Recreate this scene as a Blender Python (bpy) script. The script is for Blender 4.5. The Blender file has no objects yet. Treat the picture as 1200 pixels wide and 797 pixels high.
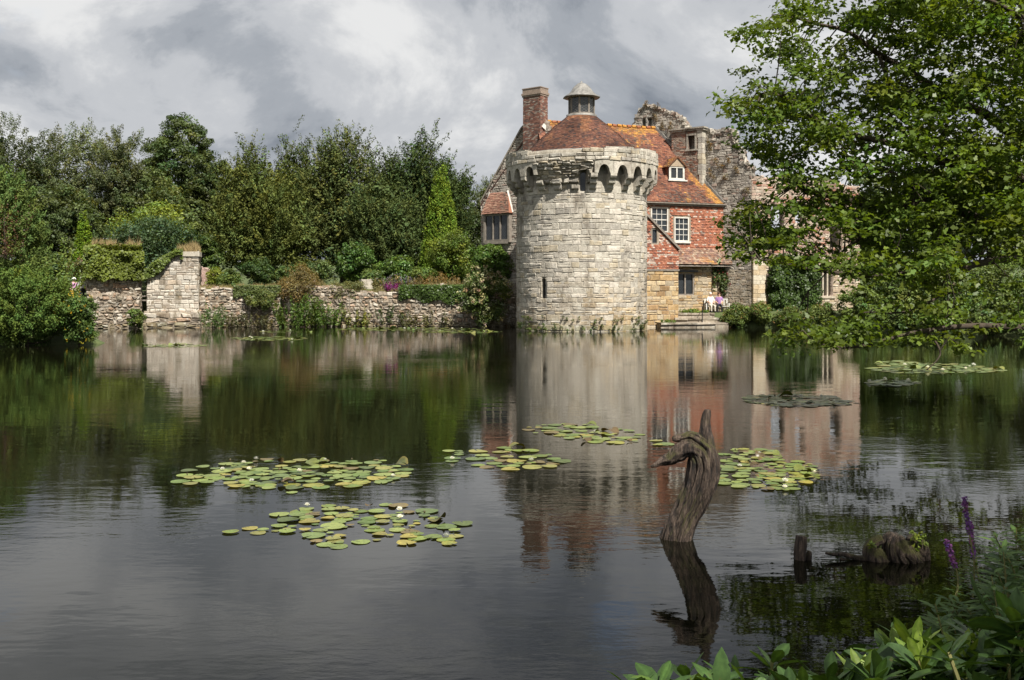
import bpy, math, random
import numpy as np
from mathutils import Vector, Matrix

R = math.radians
rng = np.random.default_rng(7)
random.seed(7)
SC = bpy.context.scene
COL = SC.collection

# ---------------------------------------------------------------- camera
F, CX, HY, CAMZ = 1200.0, 600.0, 340.0, 2.5      # focal length, centre column and horizon row of the 1200 x 797 photograph
cam_d = bpy.data.cameras.new('camera')
cam_d.sensor_width = 36.0
cam_d.lens = 36.0
cam_d.shift_y = -(398.5 - HY) / 1200.0
cam_d.clip_end = 5000.0
cam_d.clip_start = 0.05
cam = bpy.data.objects.new('camera', cam_d)
COL.objects.link(cam)
cam.location = (0, 0, CAMZ)
cam.rotation_euler = (R(90), 0, 0)
SC.camera = cam

# ---------------------------------------------------------------- sky and sun
SUN_AZ = R(28)      # to the right of straight behind the camera
SUN_EL = R(53)
sun_dir = Vector((math.sin(SUN_AZ) * math.cos(SUN_EL), -math.cos(SUN_AZ) * math.cos(SUN_EL), math.sin(SUN_EL)))
world = bpy.data.worlds.new('World')
SC.world = world
world.use_nodes = True
wn, wl = world.node_tree.nodes, world.node_tree.links
wn.clear()
w_out = wn.new('ShaderNodeOutputWorld')
w_bg = wn.new('ShaderNodeBackground')
w_bg.inputs['Strength'].default_value = 0.1
w_sky = wn.new('ShaderNodeTexSky')
w_sky.sky_type = 'NISHITA'
w_sky.sun_disc = False
w_sky.sun_elevation = SUN_EL
w_sky.sun_rotation = math.atan2(sun_dir.x, sun_dir.y)
w_sky.air_density = 1.0
w_sky.dust_density = 1.5
wc = wn.new('ShaderNodeTexCoord')
sep = wn.new('ShaderNodeSeparateXYZ')
wl.new(wc.outputs['Generated'], sep.inputs[0])


def wmath(op, a, b=None, clamp=False):
    n = wn.new('ShaderNodeMath')
    n.operation = op
    n.use_clamp = clamp
    for i, v in enumerate((a, b)):
        if v is None:
            continue
        if isinstance(v, (int, float)):
            n.inputs[i].default_value = v
        else:
            wl.new(v, n.inputs[i])
    return n.outputs[0]


zz = wmath('ADD', wmath('MAXIMUM', sep.outputs['Z'], 0.0), 0.42)
cxy = wn.new('ShaderNodeCombineXYZ')
wl.new(wmath('DIVIDE', sep.outputs['X'], zz), cxy.inputs[0])
wl.new(wmath('DIVIDE', sep.outputs['Y'], zz), cxy.inputs[1])
cxy.inputs[2].default_value = 3.7


def wnoise(scale, detail, rough, offset, dist=0.0):
    m = wn.new('ShaderNodeMapping')
    wl.new(cxy.outputs[0], m.inputs['Vector'])
    m.inputs['Location'].default_value = offset
    n = wn.new('ShaderNodeTexNoise')
    n.inputs['Scale'].default_value = scale
    n.inputs['Detail'].default_value = detail
    n.inputs['Roughness'].default_value = rough
    n.inputs['Distortion'].default_value = dist
    wl.new(m.outputs[0], n.inputs['Vector'])
    return n.outputs[0]


def wramp(src, stops):
    r = wn.new('ShaderNodeValToRGB')
    r.color_ramp.interpolation = 'EASE'
    els = r.color_ramp.elements
    while len(els) < len(stops):
        els.new(0.5)
    for e, (p, c) in zip(els, stops):
        e.position = p
        e.color = (*c, 1)
    wl.new(src, r.inputs[0])
    return r.outputs[0]


def wmix(fac, a, b):
    m = wn.new('ShaderNodeMix')
    m.data_type = 'RGBA'
    wl.new(fac, m.inputs[0])
    wl.new(a, m.inputs[6])
    wl.new(b, m.inputs[7])
    return m.outputs[2]


n_big = wnoise(1.25, 3, 0.5, (15.5, 1.2, 0))
n_det = wnoise(2.4, 10, 0.6, (20.55, 6.3, 2.0), 0.35)
n_lit = wnoise(2.4, 10, 0.6, (20.47, 6.42, 2.0), 0.35)
c_val = wmath('ADD', wmath('ADD', wmath('MULTIPLY', n_big, 0.58), wmath('MULTIPLY', n_det, 0.42)), wmath('MULTIPLY', wmath('SUBTRACT', n_det, n_lit), 0.27))
cloud = wramp(c_val, [(0.37, (1.3, 1.46, 1.70)), (0.445, (2.15, 2.3, 2.52)), (0.505, (3.1, 3.2, 3.36)), (0.60, (4.5, 4.52, 4.52))])
gap = wramp(wnoise(1.3, 5, 0.55, (7.7, 1.3, 0.5)), [(0.635, (0, 0, 0)), (0.70, (0.75, 0.75, 0.75))])
wl.new(wmix(gap, cloud, w_sky.outputs[0]), w_bg.inputs['Color'])
wl.new(w_bg.outputs[0], w_out.inputs['Surface'])

sun_d = bpy.data.lights.new('sun', 'SUN')
sun_d.energy = 4.6
sun_d.angle = R(0.6)
sun_d.color = (1.0, 0.955, 0.87)
sun = bpy.data.objects.new('sun', sun_d)
COL.objects.link(sun)
sun.rotation_euler = sun_dir.to_track_quat('Z', 'Y').to_euler()
sun.location = sun_dir * 100

vs = SC.view_settings
SC.display_settings.display_device = 'sRGB'
vs.view_transform = 'Standard'
vs.look = 'None'
vs.gamma = 1.0
vs.exposure = 0.85
vs.use_curve_mapping = False
SC.cycles.max_bounces = 6
SC.cycles.diffuse_bounces = 3
SC.cycles.glossy_bounces = 3
SC.cycles.transmission_bounces = 3
SC.cycles.transparent_max_bounces = 4
SC.cycles.caustics_reflective = False
SC.cycles.caustics_refractive = False


# ---------------------------------------------------------------- helpers
def at(px, py, Y):
    return np.array([(px - CX) / F * Y, Y, CAMZ - (py - HY) / F * Y])


def on_water(px, py):
    Y = CAMZ * F / (py - HY)
    return np.array([(px - CX) / F * Y, Y, 0.0])


def unit(v):
    v = np.asarray(v, float)
    return v / (np.linalg.norm(v, axis=-1, keepdims=True) + 1e-12)


def vnoise(p, seed=0):
    """smooth value noise in 0..1 for an (N,3) array"""
    p = np.asarray(p, float)
    i = np.floor(p).astype(np.int64)
    f = p - i
    f = f * f * (3 - 2 * f)
    out = np.zeros(len(p))
    for dx in (0, 1):
        for dy in (0, 1):
            for dz in (0, 1):
                h = (i[:, 0] + dx) * 374761393 + (i[:, 1] + dy) * 668265263 + (i[:, 2] + dz) * 2147483647 + seed * 974634777
                h = (h ^ (h >> 13)) * 1274126177
                h = (h ^ (h >> 16)) & 0xffff
                w = np.where(dx, f[:, 0], 1 - f[:, 0]) * np.where(dy, f[:, 1], 1 - f[:, 1]) * np.where(dz, f[:, 2], 1 - f[:, 2])
                out += w * h / 65535.0
    return out


# materials -----------------------------------------------------------------
MATS = {}


def new_mat(name):
    m = bpy.data.materials.new(name)
    m.use_nodes = True
    nt = m.node_tree
    b = nt.nodes['Principled BSDF']
    MATS[name] = m
    return m, nt, b


def pos_noise(nt, scale, detail=4, rough=0.6, stretch=(1, 1, 1)):
    g = nt.nodes.new('ShaderNodeNewGeometry')
    mp = nt.nodes.new('ShaderNodeMapping')
    mp.inputs['Scale'].default_value = stretch
    nt.links.new(g.outputs['Position'], mp.inputs['Vector'])
    n = nt.nodes.new('ShaderNodeTexNoise')
    n.inputs['Scale'].default_value = scale
    n.inputs['Detail'].default_value = detail
    n.inputs['Roughness'].default_value = rough
    nt.links.new(mp.outputs[0], n.inputs['Vector'])
    return n.outputs[0]


def ramp(nt, src, stops):
    r = nt.nodes.new('ShaderNodeValToRGB')
    els = r.color_ramp.elements
    while len(els) < len(stops):
        els.new(0.5)
    for e, (p, c) in zip(els, stops):
        e.position = p
        e.color = (*c, 1) if len(c) == 3 else c
    nt.links.new(src, r.inputs[0])
    return r.outputs[0]


def mixc(nt, fac, a, b, mode='MIX'):
    m = nt.nodes.new('ShaderNodeMix')
    m.data_type = 'RGBA'
    m.blend_type = mode
    for i, v in ((0, fac), (6, a), (7, b)):
        if isinstance(v, (int, float)):
            m.inputs[i].default_value = v
        elif isinstance(v, tuple):
            m.inputs[i].default_value = (*v, 1)
        else:
            nt.links.new(v, m.inputs[i])
    return m.outputs[2]


def attr_col(nt):
    a = nt.nodes.new('ShaderNodeAttribute')
    a.attribute_name = 'col'
    return a.outputs['Color']


def bump(nt, bsdf, src, strength, dist):
    b = nt.nodes.new('ShaderNodeBump')
    b.inputs['Strength'].default_value = strength
    b.inputs['Distance'].default_value = dist
    nt.links.new(src, b.inputs['Height'])
    nt.links.new(b.outputs[0], bsdf.inputs['Normal'])


def mat_stone(name, lichen=(0.62, 0.6, 0.52), lichen_amt=0.35, dark_amt=0.6, scale=1.0, dark=(0.30, 0.27, 0.24), thr=0.5):
    m, nt, b = new_mat(name)
    c = attr_col(nt)
    n1 = pos_noise(nt, 6.0 * scale, 6, 0.65)
    c = mixc(nt, 1.0, c, ramp(nt, n1, [(0.25, (0.62, 0.6, 0.57)), (0.75, (1.22, 1.2, 1.16))]), 'MULTIPLY')
    n2 = pos_noise(nt, 0.75 * scale, 7, 0.7, (1.2, 1.2, 0.32))
    c = mixc(nt, ramp(nt, n2, [(thr, (0, 0, 0)), (thr + 0.16, (dark_amt,) * 3)]), c, mixc(nt, 1.0, c, dark, 'MULTIPLY'))
    n3 = pos_noise(nt, 2.6 * scale, 5, 0.7)
    c = mixc(nt, ramp(nt, n3, [(0.54, (0, 0, 0)), (0.66, (lichen_amt,) * 3)]), c, lichen)
    nt.links.new(c, b.inputs['Base Color'])
    b.inputs['Roughness'].default_value = 0.92
    b.inputs['Specular IOR Level'].default_value = 0.2
    bump(nt, b, pos_noise(nt, 14.0 * scale, 6, 0.7), 0.7, 0.05)
    return m


def mat_plain(name, col, rough=0.7, metal=0.0, var=0.25, nscale=5.0, spec=0.3, bmp=0.0):
    m, nt, b = new_mat(name)
    n = pos_noise(nt, nscale, 5, 0.6)
    c = ramp(nt, n, [(0.3, tuple(x * (1 - var) for x in col)), (0.7, tuple(min(1, x * (1 + var)) for x in col))])
    nt.links.new(c, b.inputs['Base Color'])
    b.inputs['Roughness'].default_value = rough
    b.inputs['Metallic'].default_value = metal
    b.inputs['Specular IOR Level'].default_value = spec
    if bmp:
        bump(nt, b, pos_noise(nt, nscale * 3, 5, 0.65), bmp, 0.03)
    return m


def mat_attr(name, rough=0.8, var=0.25, nscale=8.0, spec=0.25, bmp=0.3):
    m, nt, b = new_mat(name)
    n = pos_noise(nt, nscale, 5, 0.65)
    c = mixc(nt, 1.0, attr_col(nt), ramp(nt, n, [(0.28, (1 - var,) * 3), (0.72, (1 + var,) * 3)]), 'MULTIPLY')
    nt.links.new(c, b.inputs['Base Color'])
    b.inputs['Roughness'].default_value = rough
    b.inputs['Specular IOR Level'].default_value = spec
    if bmp:
        bump(nt, b, pos_noise(nt, nscale * 2, 5, 0.65), bmp, 0.02)
    return m


def mat_leaf(name, trans=0.35, rough=0.5, spec=0.3, tint=(1.25, 1.15, 0.35)):
    m, nt, b = new_mat(name)
    c = attr_col(nt)
    oi = nt.nodes.new('ShaderNodeObjectInfo')
    c2 = mixc(nt, 1.0, c, ramp(nt, oi.outputs['Random'], [(0.0, (0.78, 0.8, 0.8)), (1.0, (1.2, 1.18, 1.1))]), 'MULTIPLY')
    if name in ('glossy_leaf', 'lily_pad_skin'):
        c2 = mixc(nt, 1.0, c2, ramp(nt, pos_noise(nt, 45.0, 4, 0.65), [(0.3, (0.72, 0.72, 0.7)), (0.7, (1.3, 1.25, 1.1))]), 'MULTIPLY')
        c2 = mixc(nt, ramp(nt, pos_noise(nt, 22.0, 5, 0.7), [(0.62, (0, 0, 0)), (0.70, (0.6, 0.6, 0.6))]), c2, (0.10, 0.075, 0.03))
    nt.links.new(c2, b.inputs['Base Color'])
    b.inputs['Roughness'].default_value = rough
    b.inputs['Specular IOR Level'].default_value = spec
    t = nt.nodes.new('ShaderNodeBsdfTranslucent')
    nt.links.new(mixc(nt, 1.0, c2, tint, 'MULTIPLY'), t.inputs['Color'])
    mx = nt.nodes.new('ShaderNodeMixShader')
    mx.inputs[0].default_value = trans
    out = nt.nodes['Material Output']
    nt.links.new(b.outputs[0], mx.inputs[1])
    nt.links.new(t.outputs[0], mx.inputs[2])
    nt.links.new(mx.outputs[0], out.inputs['Surface'])
    return m


STONE = mat_stone('weathered_stone', dark_amt=0.85, lichen_amt=0.5, dark=(0.34, 0.31, 0.28), thr=0.49)
RUBBLE = mat_stone('rubble_stone', lichen=(0.6, 0.57, 0.5), lichen_amt=0.6, dark_amt=0.9, scale=1.4, dark=(0.28, 0.25, 0.18))
OCHRE = mat_stone('ochre_sandstone', lichen=(0.5, 0.46, 0.38), lichen_amt=0.2, dark_amt=0.45)
RUIN = mat_stone('ruin_masonry', lichen=(0.4, 0.38, 0.34), lichen_amt=0.35, dark_amt=0.65)
MORTAR = mat_stone('lime_mortar', lichen=(0.55, 0.52, 0.45), lichen_amt=0.3, dark_amt=0.6, scale=1.6)
TILE = mat_attr('clay_tile', 0.85, 0.3, 9.0)
BRICK = mat_attr('old_brick', 0.9, 0.3, 7.0)
PAINT = mat_plain('white_paint', (0.58, 0.56, 0.51), 0.6, var=0.2, nscale=3)
LEAD = mat_plain('lead_sheet', (0.20, 0.19, 0.175), 0.6, 0.2, var=0.5, nscale=3.5)
LEADDK = mat_plain('dark_lead', (0.06, 0.06, 0.065), 0.6, 0.3)
OAKWOOD = mat_plain('grey_oak', (0.22, 0.19, 0.16), 0.8, var=0.3)
BARK = mat_plain('bark', (0.055, 0.042, 0.03), 0.95, var=0.5, nscale=6, bmp=0.8)
DARK = mat_plain('dark_interior', (0.015, 0.014, 0.013), 0.9)
IRON = mat_plain('black_iron', (0.02, 0.02, 0.022), 0.5)
LEAF = mat_leaf('foliage', 0.3)
LEAFG = mat_leaf('glossy_leaf', 0.25, 0.42, 0.3)
OAKLEAF = mat_leaf('oak_leaf', 0.42, 0.45, 0.35, (1.2, 1.2, 0.4))
NEEDLE = mat_leaf('needles', 0.15, 0.7, 0.1)
PADM = mat_leaf('lily_pad_skin', 0.08, 0.38, 0.45)
PETAL = mat_leaf('petal', 0.3, 0.6, 0.2, (1, 1, 1))
STRAW = mat_leaf('dry_grass', 0.3, 0.8, 0.1, (1, 0.95, 0.7))
SKINM = mat_plain('skin', (0.55, 0.33, 0.24), 0.6, var=0.05)

gm, nt, b = new_mat('window_glass')
b.inputs['Base Color'].default_value = (0.03, 0.035, 0.04, 1)
b.inputs['Roughness'].default_value = 0.08
b.inputs['Specular IOR Level'].default_value = 0.6
bump(nt, b, pos_noise(nt, 3.0, 2), 0.15, 0.02)
GLASS = gm

# water: clear dark moat, gentle ripples
wm_, nt, b = new_mat('moat_water')
b.inputs['Base Color'].default_value = (0.0045, 0.0045, 0.0022, 1)
b.inputs['Roughness'].default_value = 0.015
b.inputs['IOR'].default_value = 1.333
r1 = pos_noise(nt, 1.0, 3, 0.55, (1.0, 2.2, 1))
r2 = pos_noise(nt, 5.0, 3, 0.55, (1.0, 1.9, 1))
patch = ramp(nt, pos_noise(nt, 0.16, 3, 0.5, (1, 1.6, 1)), [(0.42, (0.2,) * 3), (0.62, (1.5,) * 3)])
mm = nt.nodes.new('ShaderNodeMath')
mm.operation = 'MULTIPLY'
nt.links.new(r2, mm.inputs[0])
nt.links.new(patch, mm.inputs[1])
b1 = nt.nodes.new('ShaderNodeBump')
b1.inputs['Strength'].default_value = 1.0
b1.inputs['Distance'].default_value = 0.0038
nt.links.new(r1, b1.inputs['Height'])
b2 = nt.nodes.new('ShaderNodeBump')
b2.inputs['Strength'].default_value = 1.0
b2.inputs['Distance'].default_value = 0.0017
nt.links.new(mm.outputs[0], b2.inputs['Height'])
nt.links.new(b1.outputs[0], b2.inputs['Normal'])
nt.links.new(b2.outputs[0], b.inputs['Normal'])
WATER = wm_

gd, nt, b = new_mat('turf')
c = ramp(nt, pos_noise(nt, 1.3, 6, 0.65), [(0.3, (0.035, 0.055, 0.015)), (0.55, (0.075, 0.10, 0.028)), (0.75, (0.12, 0.115, 0.05))])
nt.links.new(c, b.inputs['Base Color'])
b.inputs['Roughness'].default_value = 0.95
bump(nt, b, pos_noise(nt, 9.0, 6, 0.7), 0.8, 0.08)
TURF = gd

# driftwood: grey-brown with moss
dm, nt, b = new_mat('driftwood')
fib = pos_noise(nt, 9.0, 6, 0.7, (3.0, 3.0, 0.5))
c = ramp(nt, fib, [(0.37, (0.008, 0.005, 0.004)), (0.47, (0.042, 0.028, 0.020)), (0.55, (0.085, 0.058, 0.042)), (0.65, (0.17, 0.125, 0.095))])
g = nt.nodes.new('ShaderNodeNewGeometry')
sp = nt.nodes.new('ShaderNodeSeparateXYZ')
nt.links.new(g.outputs['Normal'], sp.inputs[0])
up = ramp(nt, sp.outputs['Z'], [(0.0, (0, 0, 0)), (0.45, (1, 1, 1))])
mo = ramp(nt, pos_noise(nt, 4.0, 5, 0.6), [(0.47, (0, 0, 0)), (0.58, (0.9, 0.9, 0.9))])
c = mixc(nt, mixc(nt, 1.0, up, mo, 'MULTIPLY'), c, (0.06, 0.058, 0.010))
nt.links.new(c, b.inputs['Base Color'])
b.inputs['Roughness'].default_value = 0.85
bump(nt, b, fib, 1.0, 0.06)
DRIFT = dm


# objects ---------------------------------------------------------------------
def mk(name, V, Fc, mat, col=None, smooth=False, fmat=None):
    me = bpy.data.meshes.new(name)
    V = np.asarray(V, np.float32)
    if isinstance(Fc, np.ndarray):
        nf, k = Fc.shape
        me.vertices.add(len(V))
        me.vertices.foreach_set('co', V.ravel())
        me.loops.add(nf * k)
        me.loops.foreach_set('vertex_index', Fc.astype(np.int32).ravel())
        me.polygons.add(nf)
        me.polygons.foreach_set('loop_start', np.arange(0, nf * k, k, dtype=np.int32))
        me.update(calc_edges=True)
    else:
        me.from_pydata([tuple(v) for v in V.tolist()], [], [tuple(int(i) for i in f) for f in Fc])
        me.update()
    if col is not None:
        a = me.attributes.new('col', 'FLOAT_COLOR', 'POINT')
        cc = np.ones((len(V), 4), np.float32)
        cc[:, :3] = np.asarray(col, np.float32)
        a.data.foreach_set('color', cc.ravel())
    for m in (mat if isinstance(mat, (list, tuple)) else [mat]):
        me.materials.append(m)
    if smooth:
        me.polygons.foreach_set('use_smooth', np.ones(len(me.polygons), dtype=bool))
    if fmat is not None:
        me.polygons.foreach_set('material_index', np.asarray(fmat, np.int32))
    return me


def link(name, me, parent=None):
    o = bpy.data.objects.new(name, me)
    COL.objects.link(o)
    if parent is not None:
        o.parent = parent
    return o


class Thing:
    """an Empty at the thing's base; parts are given in world coordinates"""
    def __init__(s, name, label, cat, loc, group=None, kind=None):
        s.loc = np.array(loc, float)
        s.root = link(name, None)
        s.root.location = loc
        s.root.empty_display_size = 0.2
        if label:
            s.root['label'] = label
        if cat:
            s.root['category'] = cat
        if group:
            s.root['group'] = group
        if kind:
            s.root['kind'] = kind

    def part(s, name, G, mat, parent=None, col=None, smooth=False, label=None, kind=None, fmat=None):
        V, Fc = G[0], G[1]
        if col is None and len(G) > 2:
            col = G[2]
        me = mk(name, np.asarray(V, float) - s.loc, Fc, mat, col, smooth, fmat)
        o = link(name, me, parent or s.root)
        if label:
            o['label'] = label
        if kind:
            o['kind'] = kind
        return o

    def pieces(s, name, rest, P, mat, parent=None, limit=300, minpx=0.0, most_px=None):
        """P: list of (V, F, col).  The ones that show largest become objects, the rest one joined part."""
        if not P:
            return
        cen = np.array([p[0].mean(0) for p in P])
        sc = []
        for p in P:
            V = p[0]
            y = np.maximum(V[:, 1], 0.1)
            px, py = V[:, 0] / y * F, V[:, 2] / y * F
            sc.append((px.max() - px.min()) * (py.max() - py.min()))
        vis = np.array([p[3] if len(p) > 3 else 1.0 for p in P])
        sc = np.array(sc) * vis
        order = np.argsort(-sc)
        k = 0
        restl = []
        for i in order:
            if k < limit and sc[i] > minpx:
                p = P[i]
                s.part(name, p[:3], mat, parent)
                k += 1
            else:
                restl.append(P[i])
        if restl:
            s.part(rest, join(restl), mat, parent, kind='stuff')


def tag(o, label=None, cat=None, group=None, kind=None):
    for k, v in (('label', label), ('category', cat), ('group', group), ('kind', kind)):
        if v:
            o[k] = v
    return o


def join(P):
    Vs, Fs, Cs, n = [], [], [], 0
    for p in P:
        V = np.asarray(p[0], float)
        Vs.append(V)
        Fs += [[int(i) + n for i in f] for f in p[1]]
        c = p[2] if len(p) > 2 and p[2] is not None else (0.5, 0.5, 0.5)
        Cs.append(np.broadcast_to(np.asarray(c, float), (len(V), 3)))
        n += len(V)
    return np.concatenate(Vs), Fs, np.concatenate(Cs)


class Wall:
    """vertical plane p0 -> p1 seen from the side the normal n points to; u along, v up from z0, d outwards"""
    def __init__(s, p0, p1, z0=0.0, flip=False):
        s.p0 = np.array(p0, float)
        d = np.array(p1, float) - s.p0
        s.len = float(np.hypot(*d))
        s.t = d / s.len
        s.n = np.array([s.t[1], -s.t[0]])
        if flip:
            s.n = -s.n
        s.z0 = z0

    def __call__(s, u, v, d=0.0):
        u, v, d = np.broadcast_arrays(np.asarray(u, float), np.asarray(v, float), np.asarray(d, float))
        return np.stack([s.p0[0] + s.t[0] * u + s.n[0] * d, s.p0[1] + s.t[1] * u + s.n[1] * d, s.z0 + v], -1)

    def uv(s, px, py):
        dx = (px - CX) / F
        # p0 + t*u = (dx*Y, Y)
        Y = (s.p0[0] * s.t[1] - s.p0[1] * s.t[0]) / (dx * s.t[1] - s.t[0])
        P = np.array([dx * Y, Y])
        u = float(np.dot(P - s.p0, s.t))
        return u, CAMZ - (py - HY) / F * Y - s.z0

    def rect(s, x0, x1, y0, y1):
        a = s.uv(x0, (y0 + y1) / 2)[0]
        b_ = s.uv(x1, (y0 + y1) / 2)[0]
        m = (x0 + x1) / 2
        return min(a, b_), max(a, b_), s.uv(m, y1)[1], s.uv(m, y0)[1]


class Cyl:
    """cylinder surface: u is arc length at radius r measured from the camera-facing line, positive to the right"""
    def __init__(s, cx, cy, r, z0=0.0):
        s.c, s.r, s.z0 = (cx, cy), r, z0
        s.a0 = math.atan2(-cx, -cy)  # direction (sin,cos) to the camera

    def __call__(s, u, v, d=0.0):
        u, v, d = np.broadcast_arrays(np.asarray(u, float), np.asarray(v, float), np.asarray(d, float))
        a = s.a0 - u / s.r
        return np.stack([s.c[0] + np.sin(a) * (s.r + d), s.c[1] + np.cos(a) * (s.r + d), s.z0 + v], -1)


BOXF = [(0, 1, 2, 3), (7, 6, 5, 4), (0, 4, 5, 1), (1, 5, 6, 2), (2, 6, 7, 3), (3, 7, 4, 0)]


def sbox(S, u0, u1, v0, v1, d0, d1, col=None):
    V = S(np.array([u0, u1, u1, u0] * 2), np.array([v0, v0, v1, v1] * 2), np.array([d1] * 4 + [d0] * 4))
    return V, BOXF, col


def bar(a, b_, w, h=None, up=(0, 0, 1), col=None):
    a, b_ = np.array(a, float), np.array(b_, float)
    h = h or w
    d = unit(b_ - a)
    if abs(np.dot(d, up)) > 0.95:
        up = (1, 0, 0)
    s_ = unit(np.cross(d, up)) * w / 2
    t_ = unit(np.cross(s_, d)) * h / 2
    V = np.array([a - s_ - t_, a + s_ - t_, a + s_ + t_, a - s_ + t_, b_ - s_ - t_, b_ + s_ - t_, b_ + s_ + t_, b_ - s_ + t_])
    return V, BOXF, col


def stone_piece(S, u0, u1, v0, v1, col, gap=0.02, proud=0.03, bev=0.03, jit=0.012, r=rng, vis=1.0):
    g = gap / 2
    u = np.array([u0 + g, u1 - g, u1 - g, u0 + g])
    v = np.array([v0 + g, v0 + g, v1 - g, v1 - g])
    u = u + r.normal(0, jit, 4)
    v = v + r.normal(0, jit, 4)
    cu, cv = u.mean(), v.mean()
    bu = min(bev, (u1 - u0) * 0.3)
    bv = min(bev, (v1 - v0) * 0.3)
    p = proud * r.uniform(0.4, 1.4)
    iu, iv = u - np.sign(u - cu) * bu, v - np.sign(v - cv) * bv
    V = np.concatenate([S(u, v, -0.06), S(u, v, p * 0.45), S(iu, iv, p + r.normal(0, proud * 0.15, 4))])
    Fc = [(8, 9, 10, 11)]
    for k in (0, 4):
        for i in range(4):
            j = (i + 1) % 4
            Fc.append((k + i, k + j, k + 4 + j, k + 4 + i))
    return V, Fc, np.asarray(col), vis


def courses(u0, u1, v0, v1, h, l, r=rng, openings=(), top=None, skip=None, rag=0.0):
    """irregular coursed masonry -> list of (u0,u1,v0,v1)"""
    out = []
    v = v0
    while v < v1 - 0.05:
        hh = r.uniform(*h)
        if v1 - v - hh < h[0] * 0.5:
            hh = v1 - v
        u = u0 - r.uniform(0, l[0])
        while u < u1:
            ll = r.uniform(*l)
            a, b_ = max(u, u0), min(u + ll, u1)
            u += ll
            if b_ - a < 0.06:
                continue
            rects = [(a, b_, v, v + hh)]
            if rag and r.random() < rag and hh > 0.22:
                rects = [(a, b_, v, v + hh * 0.52), (a, b_, v + hh * 0.52, v + hh)]
            for q in rects:
                cut = [q]
                for o in openings:
                    nxt = []
                    for c in cut:
                        if c[0] >= o[1] or c[1] <= o[0] or c[2] >= o[3] or c[3] <= o[2]:
                            nxt.append(c)
                            continue
                        if o[0] - c[0] > 0.06:
                            nxt.append((c[0], o[0], c[2], c[3]))
                        if c[1] - o[1] > 0.06:
                            nxt.append((o[1], c[1], c[2], c[3]))
                        if c[3] > o[3] and c[3] - o[3] > 0.06:
                            nxt.append((max(c[0], o[0]), min(c[1], o[1]), o[3], c[3]))
                        if c[2] < o[2] and o[2] - c[2] > 0.06:
                            nxt.append((max(c[0], o[0]), min(c[1], o[1]), c[2], o[2]))
                    cut = nxt
                for c in cut:
                    if skip is not None and skip((c[0] + c[1]) / 2, (c[2] + c[3]) / 2):
                        continue
                    out.append(c)
        v += hh
    return out


def pick(pal, w=None, r=rng, n=None):
    pal = np.asarray(pal, float)
    w = None if w is None else np.asarray(w, float) / np.sum(w)
    i = r.choice(len(pal), size=n, p=w)
    return pal[i]


def voxel_wall(S, u0, u1, v0, v1, inside, thick, du=0.2, dv=0.2, jit=0.03, d0=0.0, r=rng):
    """a solid wall cut to any outline and with any openings"""
    nu, nv = max(1, int(round((u1 - u0) / du))), max(1, int(round((v1 - v0) / dv)))
    U, W_ = np.linspace(u0, u1, nu + 1), np.linspace(v0, v1, nv + 1)
    cu, cv = np.meshgrid((U[1:] + U[:-1]) / 2, (W_[1:] + W_[:-1]) / 2, indexing='ij')
    M = inside(cu, cv)
    gu, gv = np.meshgrid(U, W_, indexing='ij')
    gu = gu + r.normal(0, jit, gu.shape)
    gv = gv + r.normal(0, jit, gv.shape)
    fr = S(gu, gv, d0 + r.normal(0, jit * 0.5, gu.shape)).reshape(-1, 3)
    bk = S(gu, gv, d0 - thick).reshape(-1, 3)
    n = len(fr)
    idx = lambda i, j: i * (nv + 1) + j
    Fc = []
    for i in range(nu):
        for j in range(nv):
            if not M[i, j]:
                continue
            a, b_, c, d = idx(i, j), idx(i + 1, j), idx(i + 1, j + 1), idx(i, j + 1)
            Fc.append((a, b_, c, d))
            Fc.append((n + d, n + c, n + b_, n + a))
            if j == 0 or not M[i, j - 1]:
                Fc.append((a, n + a, n + b_, b_))
            if j == nv - 1 or not M[i, j + 1]:
                Fc.append((d, c, n + c, n + d))
            if i == 0 or not M[i - 1, j]:
                Fc.append((a, d, n + d, n + a))
            if i == nu - 1 or not M[i + 1, j]:
                Fc.append((b_, n + b_, n + c, c))
    V = np.concatenate([fr, bk])
    used = np.unique(np.array(Fc))
    mp = -np.ones(len(V), int)
    mp[used] = np.arange(len(used))
    return V[used], mp[np.array(Fc)]


def in_poly(poly, x, y):
    poly = np.asarray(poly, float)
    x, y = np.asarray(x, float), np.asarray(y, float)
    ins = np.zeros(x.shape, bool)
    j = len(poly) - 1
    for i in range(len(poly)):
        xi, yi, xj, yj = *poly[i], *poly[j]
        c = ((yi > y) != (yj > y)) & (x < (xj - xi) * (y - yi) / (yj - yi + 1e-12) + xi)
        ins ^= c
        j = i
    return ins


def sweep(path, rad, seg=10, ridge=None, cap=True, flat=None):
    """tube along a path with changing radius; ridge(angle, t) scales the radius"""
    P = np.asarray(path, float)
    n = len(P)
    T = np.gradient(P, axis=0)
    T = unit(T)
    up = np.array([0.13, 0.9, 0.21])
    V = []
    for i in range(n):
        s_ = unit(np.cross(T[i], up))
        q = np.cross(s_, T[i])
        an = np.linspace(0, 2 * math.pi, seg, endpoint=False)
        rr = rad[i] * (np.ones(seg) if ridge is None else ridge(an, i / (n - 1)))
        V.append(P[i] + np.outer(np.cos(an) * rr, s_) + np.outer(np.sin(an) * rr * (1.0 if flat is None else flat), q))
    V = np.concatenate(V)
    Fc = []
    for i in range(n - 1):
        for k in range(seg):
            k2 = (k + 1) % seg
            Fc.append((i * seg + k, i * seg + k2, (i + 1) * seg + k2, (i + 1) * seg + k))
    if cap:
        Fc.append(tuple(range(seg - 1, -1, -1)))
        Fc.append(tuple(range((n - 1) * seg, n * seg)))
    return V, Fc


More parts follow.
